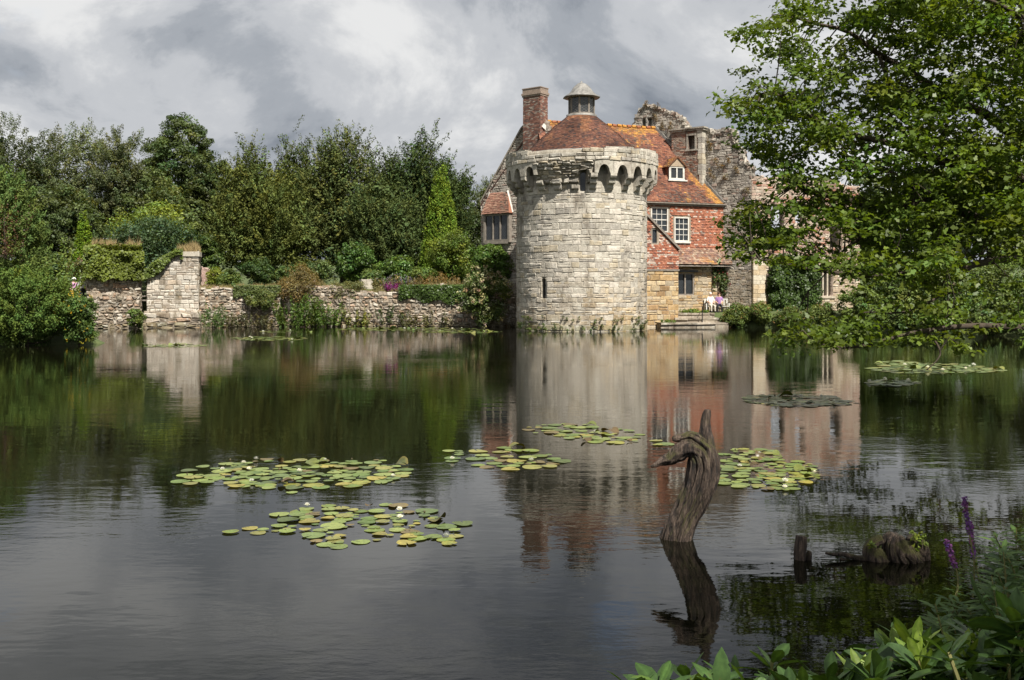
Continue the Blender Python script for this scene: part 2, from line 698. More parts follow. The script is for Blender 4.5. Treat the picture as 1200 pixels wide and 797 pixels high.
def spline(pts, n):
    P = np.asarray(pts, float)
    t = np.linspace(0, len(P) - 1, n)
    i = np.clip(np.floor(t).astype(int), 0, len(P) - 2)
    f = (t - i)[:, None]
    g = lambda k: P[np.clip(k, 0, len(P) - 1)]
    p0, p1, p2, p3 = g(i - 1), g(i), g(i + 1), g(i + 2)
    return 0.5 * (2 * p1 + (p2 - p0) * f + (2 * p0 - 5 * p1 + 4 * p2 - p3) * f ** 2 + (3 * p1 - p0 - 3 * p2 + p3) * f ** 3)


def leaf_quads(C, N, A, L, Wd, col, fold=0.18):
    """rhombic leaves: centre C, normal N, axis A (made perpendicular to N), length L, width Wd"""
    N = unit(N)
    A = unit(A - (A * N).sum(1, keepdims=True) * N)
    B = np.cross(N, A)
    L = np.asarray(L)[:, None]
    Wd = np.asarray(Wd)[:, None]
    v = np.stack([C - A * L * 0.5, C + B * Wd * 0.5 + N * L * fold - A * L * 0.05, C + A * L * 0.5, C - B * Wd * 0.5 + N * L * fold - A * L * 0.05], 1)
    n = len(C)
    return v.reshape(-1, 3), np.arange(n * 4).reshape(n, 4), np.repeat(col, 4, axis=0)


def foliage(cen, dirs, length, scatter, per, size, aspect, col, cvar=0.2, lvar=0.15, up=0.5, out=None, r=rng, flat=1.0, along=0.0, fold=0.12):
    """clusters of leaves: each cluster is a spray from cen along dirs"""
    K = len(cen)
    ci = np.repeat(np.arange(K), per)
    n = len(ci)
    t = r.random(n)
    sc = np.broadcast_to(np.asarray(scatter, float), (K,))[ci]
    ln = np.broadcast_to(np.asarray(length, float), (K,))[ci]
    off = r.normal(0, 1, (n, 3))
    off *= (np.cbrt(r.random(n)) / np.linalg.norm(off, axis=1))[:, None]
    off[:, 2] *= flat
    P = cen[ci] + dirs[ci] * (ln * t)[:, None] + off * (sc * (1.0 - 0.55 * t * (ln > 0)))[:, None]
    N = r.normal(0, 0.55, (n, 3)) + off * 0.6 + dirs[ci] * 0.35
    N[:, 2] += up
    A = r.normal(0, 1, (n, 3)) * (1 - along) + dirs[ci] * along * 2 + off * 0.5
    cc = np.broadcast_to(np.asarray(col, float), (K, 3))[ci]
    v = (1 + r.normal(0, cvar, K))[ci] * (1 + r.normal(0, lvar, n))
    v = np.clip(v, 0.35, 2.2)
    hue = r.normal(0, 0.10, K)[ci]
    cc = cc * v[:, None] * np.stack([1 + hue, np.ones(n), 1 - hue], 1)
    s_ = size * r.uniform(0.65, 1.3, n)
    return leaf_quads(P, N, A, s_, s_ * aspect, np.clip(cc, 0.003, 0.9), fold)


def merge_leaves(gs):
    V = np.concatenate([g[0] for g in gs])
    n, Fs = 0, []
    for g in gs:
        Fs.append(g[1] + n)
        n += len(g[0])
    return V, np.concatenate(Fs), np.concatenate([g[2] for g in gs])


# ================================================================ SETTING: ground, water
POND = np.array([(-70, 4), (-6, 4.4), (-1, 3.4), (0.6, 3.3), (2.0, 4.6), (3.3, 6.4), (5.6, 10), (9.0, 15), (14, 20.5), (21, 30), (29, 42), (29.5, 49), (27.5, 55),
                 (24, 62), (20, 66.3), (15.6, 68.9), (14.2, 70.0), (11.6, 70.4), (9.3, 69.8), (7.4, 69.6), (2, 69.6), (-0.5, 70.6), (-5, 71.4), (-16, 71.9), (-21.3, 70.4), (-25.2, 68.6),
                 (-27.5, 66.9), (-28.0, 64.5), (-27.5, 58), (-24, 53), (-18.9, 48.2), (-19.6, 47.0), (-28, 46.6), (-70, 45)], float)
CTRL = np.array([(0, 0, 0.9), (4, 4, 0.9), (10, 10, 1.0), (18, 20, 1.1), (30, 35, 1.2), (-10, 0, 0.9), (-60, 0, 1.0), (32, 52, 0.9), (28, 62, 0.9), (24, 68, 1.0), (18, 71, 1.0), (12, 70.5, 0.92), (9.5, 71, 0.9), (12, 80, 1.2),
                 (24, 80, 1.3), (2, 73, 1.2), (-1, 73, 2.2), (-5, 73, 2.6), (-15, 74, 2.65), (-22, 73, 2.6), (-30, 70, 2.2), (-32, 60, 1.6), (-25, 50, 1.3), (-30, 44, 1.2), (-60, 45, 1.5), (-40, 90, 3.2), (0, 95, 3.2), (40, 95, 2.2), (60, 40, 1.6)], float)


def seg_dist(P, A, B):
    d = B - A
    t = np.clip(((P - A) @ d) / (d @ d), 0, 1)
    return np.hypot(*(P - (A + t[:, None] * d)).T)


def ground_z(x, y):
    P = np.stack([np.ravel(x), np.ravel(y)], 1).astype(float)
    D = np.min([seg_dist(P, POND[i], POND[(i + 1) % len(POND)]) for i in range(len(POND))], axis=0)
    ins = in_poly(POND, P[:, 0], P[:, 1])
    w = 1.0 / (((P[:, None, :] - CTRL[None, :, :2]) ** 2).sum(-1) + 1.0) ** 2.0
    tgt = (w * CTRL[None, :, 2]).sum(1) / w.sum(1)
    slope = np.where((P[:, 1] > 62), 4.0, 0.7)
    h = np.where(ins, -np.minimum(1.4, 0.05 + D * 0.6), np.minimum(tgt, -0.05 + D * slope))
    far = np.clip((P[:, 1] - 95) / 200, 0, 1)
    h = h + np.where(ins, 0, far * 9) + np.where(ins | (D < 1.5), 0, (vnoise(np.c_[P * 0.25, P[:, :1] * 0], 3) - 0.5) * 0.25)
    return h.reshape(np.shape(x))


def axis(lo, hi, fine0, fine1, step, far):
    a = list(np.arange(fine0, fine1 + 1e-6, step))
    s_, v = step, fine1
    while v < hi:
        s_ *= 1.35
        v += s_
        a.append(v)
    s_, v = step, fine0
    while v > lo:
        s_ *= 1.35
        v -= s_
        a.insert(0, v)
    return np.array(a)


gx, gy = axis(-2500, 2500, -40, 40, 0.8, 0), axis(-1500, 3000, -2, 84, 0.6, 0)
GX, GY = np.meshgrid(gx, gy, indexing='ij')
GZ = ground_z(GX, GY)
nx, ny = GX.shape
ii, jj = np.meshgrid(np.arange(nx - 1), np.arange(ny - 1), indexing='ij')
q = (ii * ny + jj).ravel()
ground = link('ground', mk('ground', np.stack([GX.ravel(), GY.ravel(), GZ.ravel()], 1), np.stack([q, q + ny, q + ny + 1, q + 1], 1), TURF, smooth=True))
tag(ground, 'grassy banks and garden ground around the moat', 'ground', kind='structure')
wv = np.array([(-75, 2, 0), (36, 2, 0), (36, 74, 0), (-75, 74, 0)], float)
water = link('water', mk('water', wv, np.array([[0, 1, 2, 3]]), WATER))
tag(water, 'dark still moat water with gentle ripples', 'water', kind='structure')

# palettes
P_TOWER = [(0.51, 0.475, 0.415), (0.46, 0.43, 0.375), (0.57, 0.53, 0.47), (0.38, 0.355, 0.32), (0.50, 0.44, 0.34)]
P_OCHRE = [(0.47, 0.35, 0.20), (0.42, 0.29, 0.15), (0.50, 0.40, 0.26), (0.36, 0.24, 0.13), (0.45, 0.38, 0.28)]
P_RUBBLE = [(0.40, 0.34, 0.28), (0.33, 0.27, 0.21), (0.47, 0.42, 0.36), (0.26, 0.22, 0.18), (0.42, 0.30, 0.22), (0.52, 0.48, 0.42)]
P_RUIN = [(0.38, 0.35, 0.31), (0.33, 0.30, 0.27), (0.42, 0.385, 0.34), (0.35, 0.275, 0.235), (0.45, 0.42, 0.375)]
P_PINK = [(0.44, 0.32, 0.27), (0.38, 0.24, 0.19), (0.47, 0.38, 0.31), (0.42, 0.20, 0.14), (0.50, 0.43, 0.36)]
P_ROOF = [(0.165, 0.070, 0.046), (0.20, 0.080, 0.050), (0.115, 0.055, 0.042), (0.23, 0.105, 0.064), (0.085, 0.052, 0.044)]
P_HUNG = [(0.325, 0.122, 0.072), (0.28, 0.105, 0.064), (0.36, 0.155, 0.095), (0.20, 0.09, 0.068), (0.45, 0.36, 0.30)]

# ================================================================ ROUND TOWER
TC = (4.44, 65.4)
TR = 4.13
tower = Thing('round_tower', 'round pale stone tower with corbelled parapet and conical tiled roof rising from the water', 'tower', (TC[0], TC[1], 0))
cyl = Cyl(*TC, TR)


def th(px, r=TR):      # arc coordinate on the tower of a picture column
    return math.asin(max(-1, min(1, (px - 681.5) / (F * r / 65.4)))) * TR


slits = []      # (u0,u1,v0,v1, open)
for px, y0, y1, w, op in ((683.5, 201, 225, 0.42, 1), (640, 326, 350, 0.36, 1), (612.5, 256, 280, 0.34, 0), (751.5, 256, 284, 0.34, 0)):
    u = th(px)
    dep = 65.4 - TR * math.cos(u / TR)
    v1, v0 = CAMZ - (y0 - HY) / F * dep, CAMZ - (y1 - HY) / F * dep
    slits.append((u - w / 2, u + w / 2, v0, v1, op))


def t_inside(u, v):
    m = np.ones(u.shape, bool)
    for s_ in slits:
        m &= ~((u > s_[0]) & (u < s_[1]) & (v > s_[2]) & (v < s_[3]))
    return m


full = math.pi * TR
core = voxel_wall(cyl, -full, full, -1.0, 10.3, t_inside, 0.5, 0.17, 0.17, 0.012)
t_core = tower.part('wall', core, MORTAR, col=(0.42, 0.39, 0.34))
P = []
for a, b_, c, d in courses(-full, full, -0.3, 8.75, (0.22, 0.40), (0.26, 0.95), openings=[s_[:4] for s_ in slits], rag=0.22):
    um, vm = (a + b_) / 2, (c + d) / 2
    base = pick(P_TOWER, (3, 3, 3, 1.5, 1.5))
    och = max(0.0, min(1.0, (4.2 - vm) / 3.5)) * (0.5 + 0.5 * (um > 0.3)) * rng.uniform(0, 1)
    base = base * (1 - och) + np.array((0.45, 0.34, 0.20)) * och
    if vm < 0.5:
        base = base * np.array((0.7, 0.72, 0.62))
    P.append(stone_piece(cyl, a, b_, c, d, base * rng.uniform(0.84, 1.12), rng.choice([0.008, 0.015, 0.035]), 0.032, 0.03, 0.02, vis=max(0.0, math.cos(um / TR) if abs(um / TR) < 1.45 else 0)))
tower.pieces('stone', 'masonry', P, STONE, t_core, 300, 8)

# slit windows: reveals, dark leaded glass, arched heads
for s_ in slits:
    uc = (s_[0] + s_[1]) / 2
    w = s_[1] - s_[0]
    if s_[4]:
        pane = tower.part('window', sbox(cyl, s_[0] - .03, s_[1] + .03, s_[2] - .03, s_[3] + .03, -0.42, -0.30), GLASS)
        L = []
        for k in range(-8, 9):
            for sg in (1, -1):
                a = np.array([s_[0], s_[2] + k * 0.16]); b2 = np.array([s_[1], s_[2] + k * 0.16 + sg * w * 1.5])
                lo, hi = min(a[1], b2[1]), max(a[1], b2[1])
                if lo < s_[2] or hi > s_[3]:
                    continue
                L.append(bar(cyl(a[0], a[1], -0.29), cyl(b2[0], b2[1], -0.29), 0.012, 0.012))
        if L:
            tower.part('lattice', join(L), LEADDK, pane)
    else:
        tower.part('blocked_niche', sbox(cyl, s_[0] - .03, s_[1] + .03, s_[2] - .03, s_[3] + .03, -0.42, -0.13), MORTAR, col=(0.36, 0.33, 0.28))
    # arched head: two spandrels filling the square opening's top corners
    for sg in (-1, 1):
        pts_u, pts_v = [], []
        for k in range(7):
            a = math.pi / 2 * k / 6
            pts_u.append(uc + sg * w / 2 * math.cos(a))
            pts_v.append(s_[3] - w / 2 + w / 2 * math.sin(a))
        pts_u.append(uc + sg * (w / 2 + 0.04)); pts_v.append(s_[3] + 0.03)
        V = np.concatenate([cyl(np.array(pts_u), np.array(pts_v), 0.015), cyl(np.array(pts_u), np.array(pts_v), -0.26)])
        n = len(pts_u)
        Fc = [(k, k + 1, n - 1) for k in range(n - 2)] + [(k, k + 1, n + k + 1, n + k) for k in range(n - 2)]
        tower.part('arch_head', (V, Fc), STONE, col=(0.40, 0.37, 0.31))

# machicolation: corbels, little arches, parapet
MR = 4.80
NB = 25
BAY = 2 * math.pi / NB
mcyl = Cyl(*TC, MR)


def broken(a):      # missing stretch of the arcade, angle from the camera-facing line
    return R(-38) < a < R(8.5)


def corbel_geom(a, tiers, w):
    prof = [(TR - 0.1, 8.42)]
    steps = [(4.33, 8.50, 8.78), (4.57, 8.82, 9.10), (4.80, 9.14, 9.44)][:tiers]
    for (ro, z0, z1) in steps:
        for k in range(4):
            t = math.pi / 2 * k / 3
            prof.append((ro - 0.20 + 0.20 * math.sin(t), z0 + 0.17 * (1 - math.cos(t))))
        prof.append((ro, z1))
        prof.append((ro - 0.02, z1 + 0.02))
    zt = steps[-1][2] + 0.02
    prof.append((TR - 0.1, zt))
    prof = np.array(prof)
    prof[:, 0] += rng.normal(0, 0.012, len(prof))
    n = len(prof)
    Vs = []
    for s_ in (-1, 1):
        for (r_, z) in prof:
            du = s_ * w / 2
            ang = cyl.a0 - a
            Vs.append((TC[0] + math.sin(ang) * r_ + math.cos(ang) * -du, TC[1] + math.cos(ang) * r_ - math.sin(ang) * -du, z))
    Fc = [(k, (k + 1) % n, n + (k + 1) % n, n + k) for k in range(n)]
    Fc += [tuple(range(n - 1, -1, -1)), tuple(range(n, 2 * n))]
    return np.array(Vs), Fc


A0 = R(9.25)      # pier position so that arch centres fall as in the photograph
for k in range(NB):
    a = A0 + k * BAY
    a = (a + math.pi) % (2 * math.pi) - math.pi
    br = broken(a) and not abs(a - R(9.25)) < 0.02
    tiers = 2 if br else 3
    if br and rng.random() < 0.25:
        tiers = 1
    tower.part('corbel', corbel_geom(a, tiers, 0.44 * rng.uniform(0.9, 1.08)), STONE, col=np.array(P_TOWER[k % 3]) * rng.uniform(0.8, 1.05))
    ac = a + BAY / 2
    ac = (ac + math.pi) % (2 * math.pi) - math.pi
    if broken(ac):
        continue
    # arch block across the bay
    nseg = 16
    us = np.linspace(a * MR + 0.012, (a + BAY) * MR - 0.012, nseg + 1)
    mid = (us[0] + us[-1]) / 2
    half = BAY * MR / 2 - 0.27
    zs = np.where(np.abs(us - mid) < half, 9.52 + 0.46 * np.sqrt(np.clip(1 - ((us - mid) / half) ** 2, 0, 1)), 9.45)
    front = mcyl(us, zs, 0.0); frt = mcyl(us, 10.22 + 0 * us, 0.0)
    back = mcyl(us, zs, -0.36); bkt = mcyl(us, 10.22 + 0 * us, -0.36)
    m_ = nseg + 1
    V = np.concatenate([front, frt, back, bkt])
    Fc = []
    for i in range(nseg):
        Fc += [(i, i + 1, m_ + i + 1, m_ + i), (2 * m_ + i, 3 * m_ + i, 3 * m_ + i + 1, 2 * m_ + i + 1), (i, 2 * m_ + i, 2 * m_ + i + 1, i + 1), (m_ + i, m_ + i + 1, 3 * m_ + i + 1, 3 * m_ + i)]
    Fc += [(0, m_, 3 * m_, 2 * m_), (nseg, 2 * m_ + nseg, 3 * m_ + nseg, m_ + nseg)]
    tower.part('arch_stone', (V, Fc), STONE, col=np.array(P_TOWER[(k + 1) % 3]) * rng.uniform(0.88, 1.05))

# parapet core ring and stones
def par_inside(u, v):
    a = u / MR
    brk = (a > R(-40)) & (a < R(9))
    return ~brk | (v < 10.62)


ring = voxel_wall(mcyl, -math.pi * MR, math.pi * MR, 10.2, 10.86, lambda u, v: np.ones(u.shape, bool), 0.55, 0.25, 0.22, 0.01, d0=-0.06)
t_ring = tower.part('parapet', ring, MORTAR, col=(0.34, 0.31, 0.26))
P = []
for a, b_, c, d in courses(-math.pi * MR, math.pi * MR, 10.20, 10.93, (0.22, 0.30), (0.45, 0.95), rag=0.05):
    ang = (a + b_) / 2 / MR
    brk = R(-44) < ang < R(12)
    if brk and c > 10.6 and rng.random() < 0.75:
        continue
    P.append(stone_piece(mcyl, a, b_, c, d + (0.05 if not brk else 0), pick(P_TOWER, (3, 3, 3, 1, 1)) * rng.uniform(0.82, 1.08), 0.03, 0.05, 0.04, 0.016, vis=max(0, math.cos(ang)) if abs(ang) < 1.45 else 0))
# coping blocks on top where the parapet survives
u = -math.pi * MR
while u < math.pi * MR:
    l = rng.uniform(0.5, 0.95)
    ang = (u + l / 2) / MR
    if not (R(-48) < ang < R(16)):
        V, Fc, _ = sbox(mcyl, u + .015, u + l - .015, 10.86, 11.06 + rng.uniform(-0.04, 0.05), -0.5, 0.03)
        P.append((V + rng.normal(0, 0.012, V.shape), Fc, pick(P_TOWER) * rng.uniform(0.85, 1.1), max(0, math.cos(ang)) if abs(ang) < 1.45 else 0))
    u += l
# rubble facing in the broken stretch, set back to the wall face
bcyl = Cyl(*TC, 4.30)
bflare = lambda u, v, d=0.0: bcyl(u, v, np.asarray(d) + np.clip(np.asarray(v) - 9.15, 0, 1.0) * 0.46)
bu0, bu1 = R(-38) * 4.30, R(9) * 4.30
sl = slits[0]
bo = (sl[0] - 0.05, sl[1] + 0.05, sl[2], sl[3])
tower.part('broken_wall_face', voxel_wall(bflare, bu0, bu1, 8.9, 10.25, lambda u, v: ~((u > bo[0]) & (u < bo[1]) & (v < bo[3])), 0.3, 0.2, 0.2, 0.03), MORTAR, col=(0.34, 0.30, 0.25))
for a, b_, c, d in courses(bu0, bu1, 8.9, 10.2, (0.16, 0.30), (0.22, 0.6), openings=[bo], rag=0.3):
    P.append(stone_piece(bflare, a, b_, c, d, pick(P_TOWER) * rng.uniform(0.75, 1.15), 0.05, 0.13, 0.05, 0.035))
tower.pieces('stone', 'parapet_masonry', P, STONE, t_ring, 220, 20)

# conical roof
KR, KZ, AR, AZ = 3.78, 10.92, 0.92, 13.55


def cone_pt(a, t, d=0.0):
    # slightly bell-shaped slope
    r_ = KR + (AR - KR) * t + 0.14 * math.sin(math.pi * t)
    z = KZ + (AZ - KZ) * t
    return np.array([TC[0] + math.sin(a) * (r_ + d * 0.68), TC[1] + math.cos(a) * (r_ + d * 0.68), z + d * 0.73])


cV = [cone_pt(2 * math.pi * k / 48, t, -0.02) for t in np.linspace(0, 1, 6) for k in range(48)]
cF = [(i * 48 + k, i * 48 + (k + 1) % 48, (i + 1) * 48 + (k + 1) % 48, (i + 1) * 48 + k) for i in range(5) for k in range(48)]
t_roof = tower.part('roof', (np.array(cV), cF), TILE, col=(0.09, 0.05, 0.04))
P = []
rows = 28
for i in range(rows):
    t0, t1 = i / rows, (i + 1.25) / rows
    r_ = KR + (AR - KR) * t0
    n = int(2 * math.pi * r_ / 0.17)
    off = rng.random()
    for k in range(n):
        a0 = 2 * math.pi * (k + off) / n
        a1 = 2 * math.pi * (k + off + 0.95) / n
        h = 0.032 + rng.normal(0, 0.006)
        tt0 = t0 + rng.normal(0, 0.002)
        V = np.array([cone_pt(a0, tt0, h), cone_pt(a1, tt0, h), cone_pt(a1, t1, 0.008), cone_pt(a0, t1, 0.008), cone_pt(a0, tt0, 0), cone_pt(a1, tt0, 0)])
        P.append((V, [(0, 1, 2, 3), (4, 5, 1, 0), (0, 3, 4), (1, 5, 2)], pick(P_ROOF, (3, 3, 2, 2, 1))))
cen = np.array([p[0].mean(0) for p in P])
nz = vnoise(cen * 1.3, 5)
nz2 = vnoise(cen * 0.8, 9)
P = [(p[0], p[1], p[2] * np.array((0.60, 0.66, 0.70)) * (0.55 + 0.9 * nz2[i]) + (np.array((0.07, 0.03, 0.008)) if nz[i] > 0.68 else 0)) for i, p in enumerate(P)]
tower.part('roof_tiles', join(P), TILE, t_roof, kind='stuff')
lg = Cyl(*TC, 3.95)
tower.part('lead_gutter', voxel_wall(lg, -math.pi * 3.95, math.pi * 3.95, 10.80, 11.02, lambda u, v: np.ones(u.shape, bool), 0.22, 0.4, 0.22, 0.0), LEAD)
tower.part('lead_walk', voxel_wall(Cyl(*TC, 4.42), -math.pi * 4.42, math.pi * 4.42, 10.70, 10.81, lambda u, v: np.ones(u.shape, bool), 0.75, 0.5, 0.11, 0.0), LEAD)

# lantern on top: eight-sided, leaded lights, ogee lead cap
LR, LZ0, LZ1 = 0.80, 13.5, 14.86
lan = tower.part('lantern_base', voxel_wall(Cyl(*TC, 0.98), -math.pi * .98, math.pi * .98, 13.40, 13.66, lambda u, v: np.ones(u.shape, bool), 0.5, 0.25, 0.26, 0.0), LEAD)
for k in range(8):
    a0, a1 = math.pi / 4 * (k + 0.3), math.pi / 4 * (k + 1.3)
    p0 = np.array([TC[0] + math.sin(a0) * LR, TC[1] + math.cos(a0) * LR])
    p1 = np.array([TC[0] + math.sin(a1) * LR, TC[1] + math.cos(a1) * LR])
    fw = Wall(p0, p1, LZ0)
    if np.dot(fw.n, p0 - np.array(TC)) < 0:
        fw.n = -fw.n
    wd = tower.part('lantern_post', sbox(fw, -0.045, 0.045, 0, LZ1 - LZ0, -0.06, 0.04), OAKWOOD)
    tower.part('lantern_rail', join([sbox(fw, .045, fw.len - .045, 0.14, 0.26, -0.05, 0.02), sbox(fw, .045, fw.len - .045, 1.24, 1.36, -0.05, 0.02)]), OAKWOOD)
    pn = tower.part('lantern_light', sbox(fw, .045, fw.len - .045, 0.26, 1.24, -0.03, -0.01), GLASS)
    L = []
    w = fw.len - 0.09
    for j in range(-3, 8):
        for sg in (1, -1):
            v0, v1 = 0.26 + j * 0.17, 0.26 + j * 0.17 + 0.34 * sg
            # clip to pane
            ua, ub, va, vb = .045, .045 + w, v0, v1
            lo_, hi_ = 0.27, 1.23
            def clip(ua, va, ub, vb):
                for lim, s2 in ((lo_, 1), (hi_, -1)):
                    fa, fb = (va - lim) * s2, (vb - lim) * s2
                    if fa < 0 and fb < 0:
                        return None
                    if fa < 0:
                        t = fa / (fa - fb); ua, va = ua + (ub - ua) * t, lim
                    elif fb < 0:
                        t = fa / (fa - fb); ub, vb = ua + (ub - ua) * t, lim
                return ua, va, ub, vb
            r_ = clip(ua, va, ub, vb)
            if r_:
                L.append(bar(fw(r_[0], r_[1], 0.0), fw(r_[2], r_[3], 0.0), 0.018, 0.012))
    tower.part('lattice', join(L), LEAD, pn)
cp = [(0.0, 15.86), (0.05, 15.84), (0.06, 15.76), (0.28, 15.66), (0.52, 15.44), (0.70, 15.16), (0.86, 14.98), (1.14, 14.82), (1.15, 14.76), (0.7, 14.78)]
V, Fc = [], []
seg = 48
for (r_, z) in cp:
    for k in range(seg):
        a = 2 * math.pi * k / seg
        rb = r_ * (1 + 0.05 * abs(math.cos(a * 4 - math.pi * .3)) ** 12) * (0.955 + 0.045 / max(0.924, abs(math.cos(((a - 0.3 * math.pi / 4) % (math.pi / 4)) - math.pi / 8))))
        V.append((TC[0] + math.sin(a) * rb, TC[1] + math.cos(a) * rb, z))
for i in range(len(cp) - 1):
    for k in range(seg):
        Fc.append((i * seg + k, (i + 1) * seg + k, (i + 1) * seg + (k + 1) % seg, i * seg + (k + 1) % seg))
tower.part('lantern_cap', (np.array(V), Fc), LEAD, smooth=True)

# ================================================================ MANOR HOUSE
UD = np.array([0.94, 0.344]); UD = UD / np.linalg.norm(UD)
ND = np.array([UD[1], -UD[0]])
W0 = np.array([9.07, 70.235])                       # on the main front wall
EV0 = np.array([9.16, 70.0])
ZE, ZRG = 8.57, 14.37
house = Thing('manor_house', 'old manor house with red tile-hung wall and steep lichened tile roof behind the round tower', 'house', (9.0, 72.0, 0.9))
main = Wall(W0 - UD * 3.2, W0 + UD * 6.27, 0.0)
RG0, RG1 = np.array([1.68, 72.0, ZRG]), np.array([10.54, 75.3, ZRG])
EF0, EF1 = np.array([2.7, 67.64, ZE]), np.array([14.93, 72.13, ZE])
EB0, EB1 = np.array([-2.35, 75.25, 8.75]), np.array([6.2, 79.5, 8.75])


def house_window(T, S, rc, style, frame=PAINT, inset=0.10, parent=None, fw=0.08):
    """rc = (u0,u1,v0,v1); a framed window set back in its opening, with panes and bars as sub-parts"""
    u0, u1, v0, v1 = rc
    fr = [sbox(S, u0, u0 + fw, v0, v1, -inset - .08, 0.03 - inset * .5), sbox(S, u1 - fw, u1, v0, v1, -inset - .08, 0.03 - inset * .5),
          sbox(S, u0 + fw, u1 - fw, v1 - fw, v1, -inset - .08, 0.03 - inset * .5), sbox(S, u0 + fw, u1 - fw, v0, v0 + fw, -inset - .08, 0.05 - inset * .5)]
    win = T.part('window', join(fr), frame, parent)
    iu0, iu1, iv0, iv1 = u0 + fw, u1 - fw, v0 + fw, v1 - fw
    T.part('pane', sbox(S, iu0, iu1, iv0, iv1, -inset - .06, -inset - .035), GLASS, win)
    bars = []
    if style[0] == 'sash':
        _, nc, nr = style
        for k in range(1, nc):
            u = iu0 + (iu1 - iu0) * k / nc
            bars.append(sbox(S, u - .018, u + .018, iv0, iv1, -inset - .034, -inset))
        for k in range(1, nr):
            v = iv0 + (iv1 - iv0) * k / nr
            h = 0.035 if k == nr // 2 else 0.018
            bars.append(sbox(S, iu0, iu1, v - h, v + h, -inset - .033, -inset + .002))
    else:
        _, nl = style
        for k in range(1, nl):
            u = iu0 + (iu1 - iu0) * k / nl
            bars.append(sbox(S, u - .05, u + .05, iv0, iv1, -inset - .034, 0.02 - inset * .5))
        L = []
        st = 0.17
        w = iu1 - iu0
        n = int((w + iv1 - iv0) / st) + 2
        for k in range(-n, n):
            for sg in (1, -1):
                # line v = iv0 + k*st + sg*1.3*(u-iu0)
                us = [iu0, iu1]
                f = lambda u: iv0 + k * st * 1.3 + sg * 1.3 * (u - iu0)
                for lim in (iv0, iv1):
                    us.append(iu0 + (lim - iv0 - k * st * 1.3) / (sg * 1.3))
                us = sorted(u for u in us if iu0 - 1e-6 <= u <= iu1 + 1e-6 and iv0 - 1e-4 <= f(u) <= iv1 + 1e-4)
                if len(us) >= 2 and us[-1] - us[0] > 0.03:
                    L.append(bar(S(us[0], f(us[0]), -inset - .03), S(us[-1], f(us[-1]), -inset - .03), 0.012, 0.010))
        if L:
            T.part('lattice', join(L), LEADDK, win)
    if bars:
        T.part('glazing_bars', join(bars), frame, win)
    return win


def tile_slope(E0, E1, G0, G1, pal, w, wid=0.17, gauge=0.13, lich=None, seed=1, sag=0.0):
    """clay tiles over the quad eave E0-E1, ridge G0-G1"""
    E0, E1, G0, G1 = map(lambda p: np.asarray(p, float), (E0, E1, G0, G1))
    nrm = unit(np.cross(E1 - E0, G0 - E0))
    if nrm[2] < 0:
        nrm = -nrm
    H = np.linalg.norm((G0 + G1) / 2 - (E0 + E1) / 2)
    rows = int(H / gauge)
    P = []
    for i in range(rows):
        t0, t1 = i / rows, min(1.0, (i + 1.3) / rows)
        a0, b0 = E0 + (G0 - E0) * t0, E1 + (G1 - E1) * t0
        a1, b1 = E0 + (G0 - E0) * t1, E1 + (G1 - E1) * t1
        # keep columns straight: project along slope by using unit along-direction
        L0 = np.linalg.norm(b0 - a0)
        n = max(1, int(L0 / wid))
        off = 0.5 * (i % 2) + rng.normal(0, 0.05)
        for k in range(-1, n + 1):
            s0, s1 = (k + off) / n, (k + off + 0.96) / n
            if s1 < 0 or s0 > 1:
                continue
            s0, s1 = max(s0, 0), min(s1, 1)
            h = 0.034 + rng.normal(0, 0.008)
            jt = rng.normal(0, 0.010) * unit(G0 - E0)
            pa, pb, pc, pd = a0 + (b0 - a0) * s0 + jt, a0 + (b0 - a0) * s1 + jt, a1 + (b1 - a1) * s1, a1 + (b1 - a1) * s0
            V = np.array([pa + nrm * h, pb + nrm * h, pc + nrm * .008, pd + nrm * .008, pa, pb])
            P.append((V, [(0, 1, 2, 3), (4, 5, 1, 0), (0, 3, 4), (1, 5, 2)], pick(pal, w), (t0 + 0.5 / rows, (s0 + s1) / 2)))
    cen = np.array([p[0].mean(0) for p in P])
    n1, n2, n3 = vnoise(cen * 0.9, seed), vnoise(cen * 2.2, seed + 1), vnoise(cen * 0.45, seed + 2)
    out = []
    for i, p in enumerate(P):
        c = p[2] * 0.84 * (0.6 + 0.8 * n1[i]) * rng.uniform(0.85, 1.15)
        if lich is not None:
            amt = lich(*p[3]) + 0.35 * (n2[i] - 0.5) + 0.3 * (n3[i] - 0.5)
            if amt > 0.5 + rng.normal(0, 0.08):
                c = c * 0.35 + np.array((0.34, 0.175, 0.04)) * rng.uniform(0.6, 1.1)
            elif amt > 0.38:
                c = c * 0.75 + np.array((0.13, 0.06, 0.015))
        if n3[i] > 0.62 and rng.random() < 0.35:
            c = c * 0.55 + np.array((0.035, 0.035, 0.03))
        out.append((p[0], p[1], c))
    return join(out)


def sheet(pts, thick=0.1):
    P_ = np.asarray(pts, float)
    nrm = unit(np.cross(P_[1] - P_[0], P_[3] - P_[0]))
    if nrm[2] < 0:
        nrm = -nrm
    V = np.concatenate([P_ - nrm * 0.01, P_ - nrm * (0.01 + thick)])
    return V, BOXF


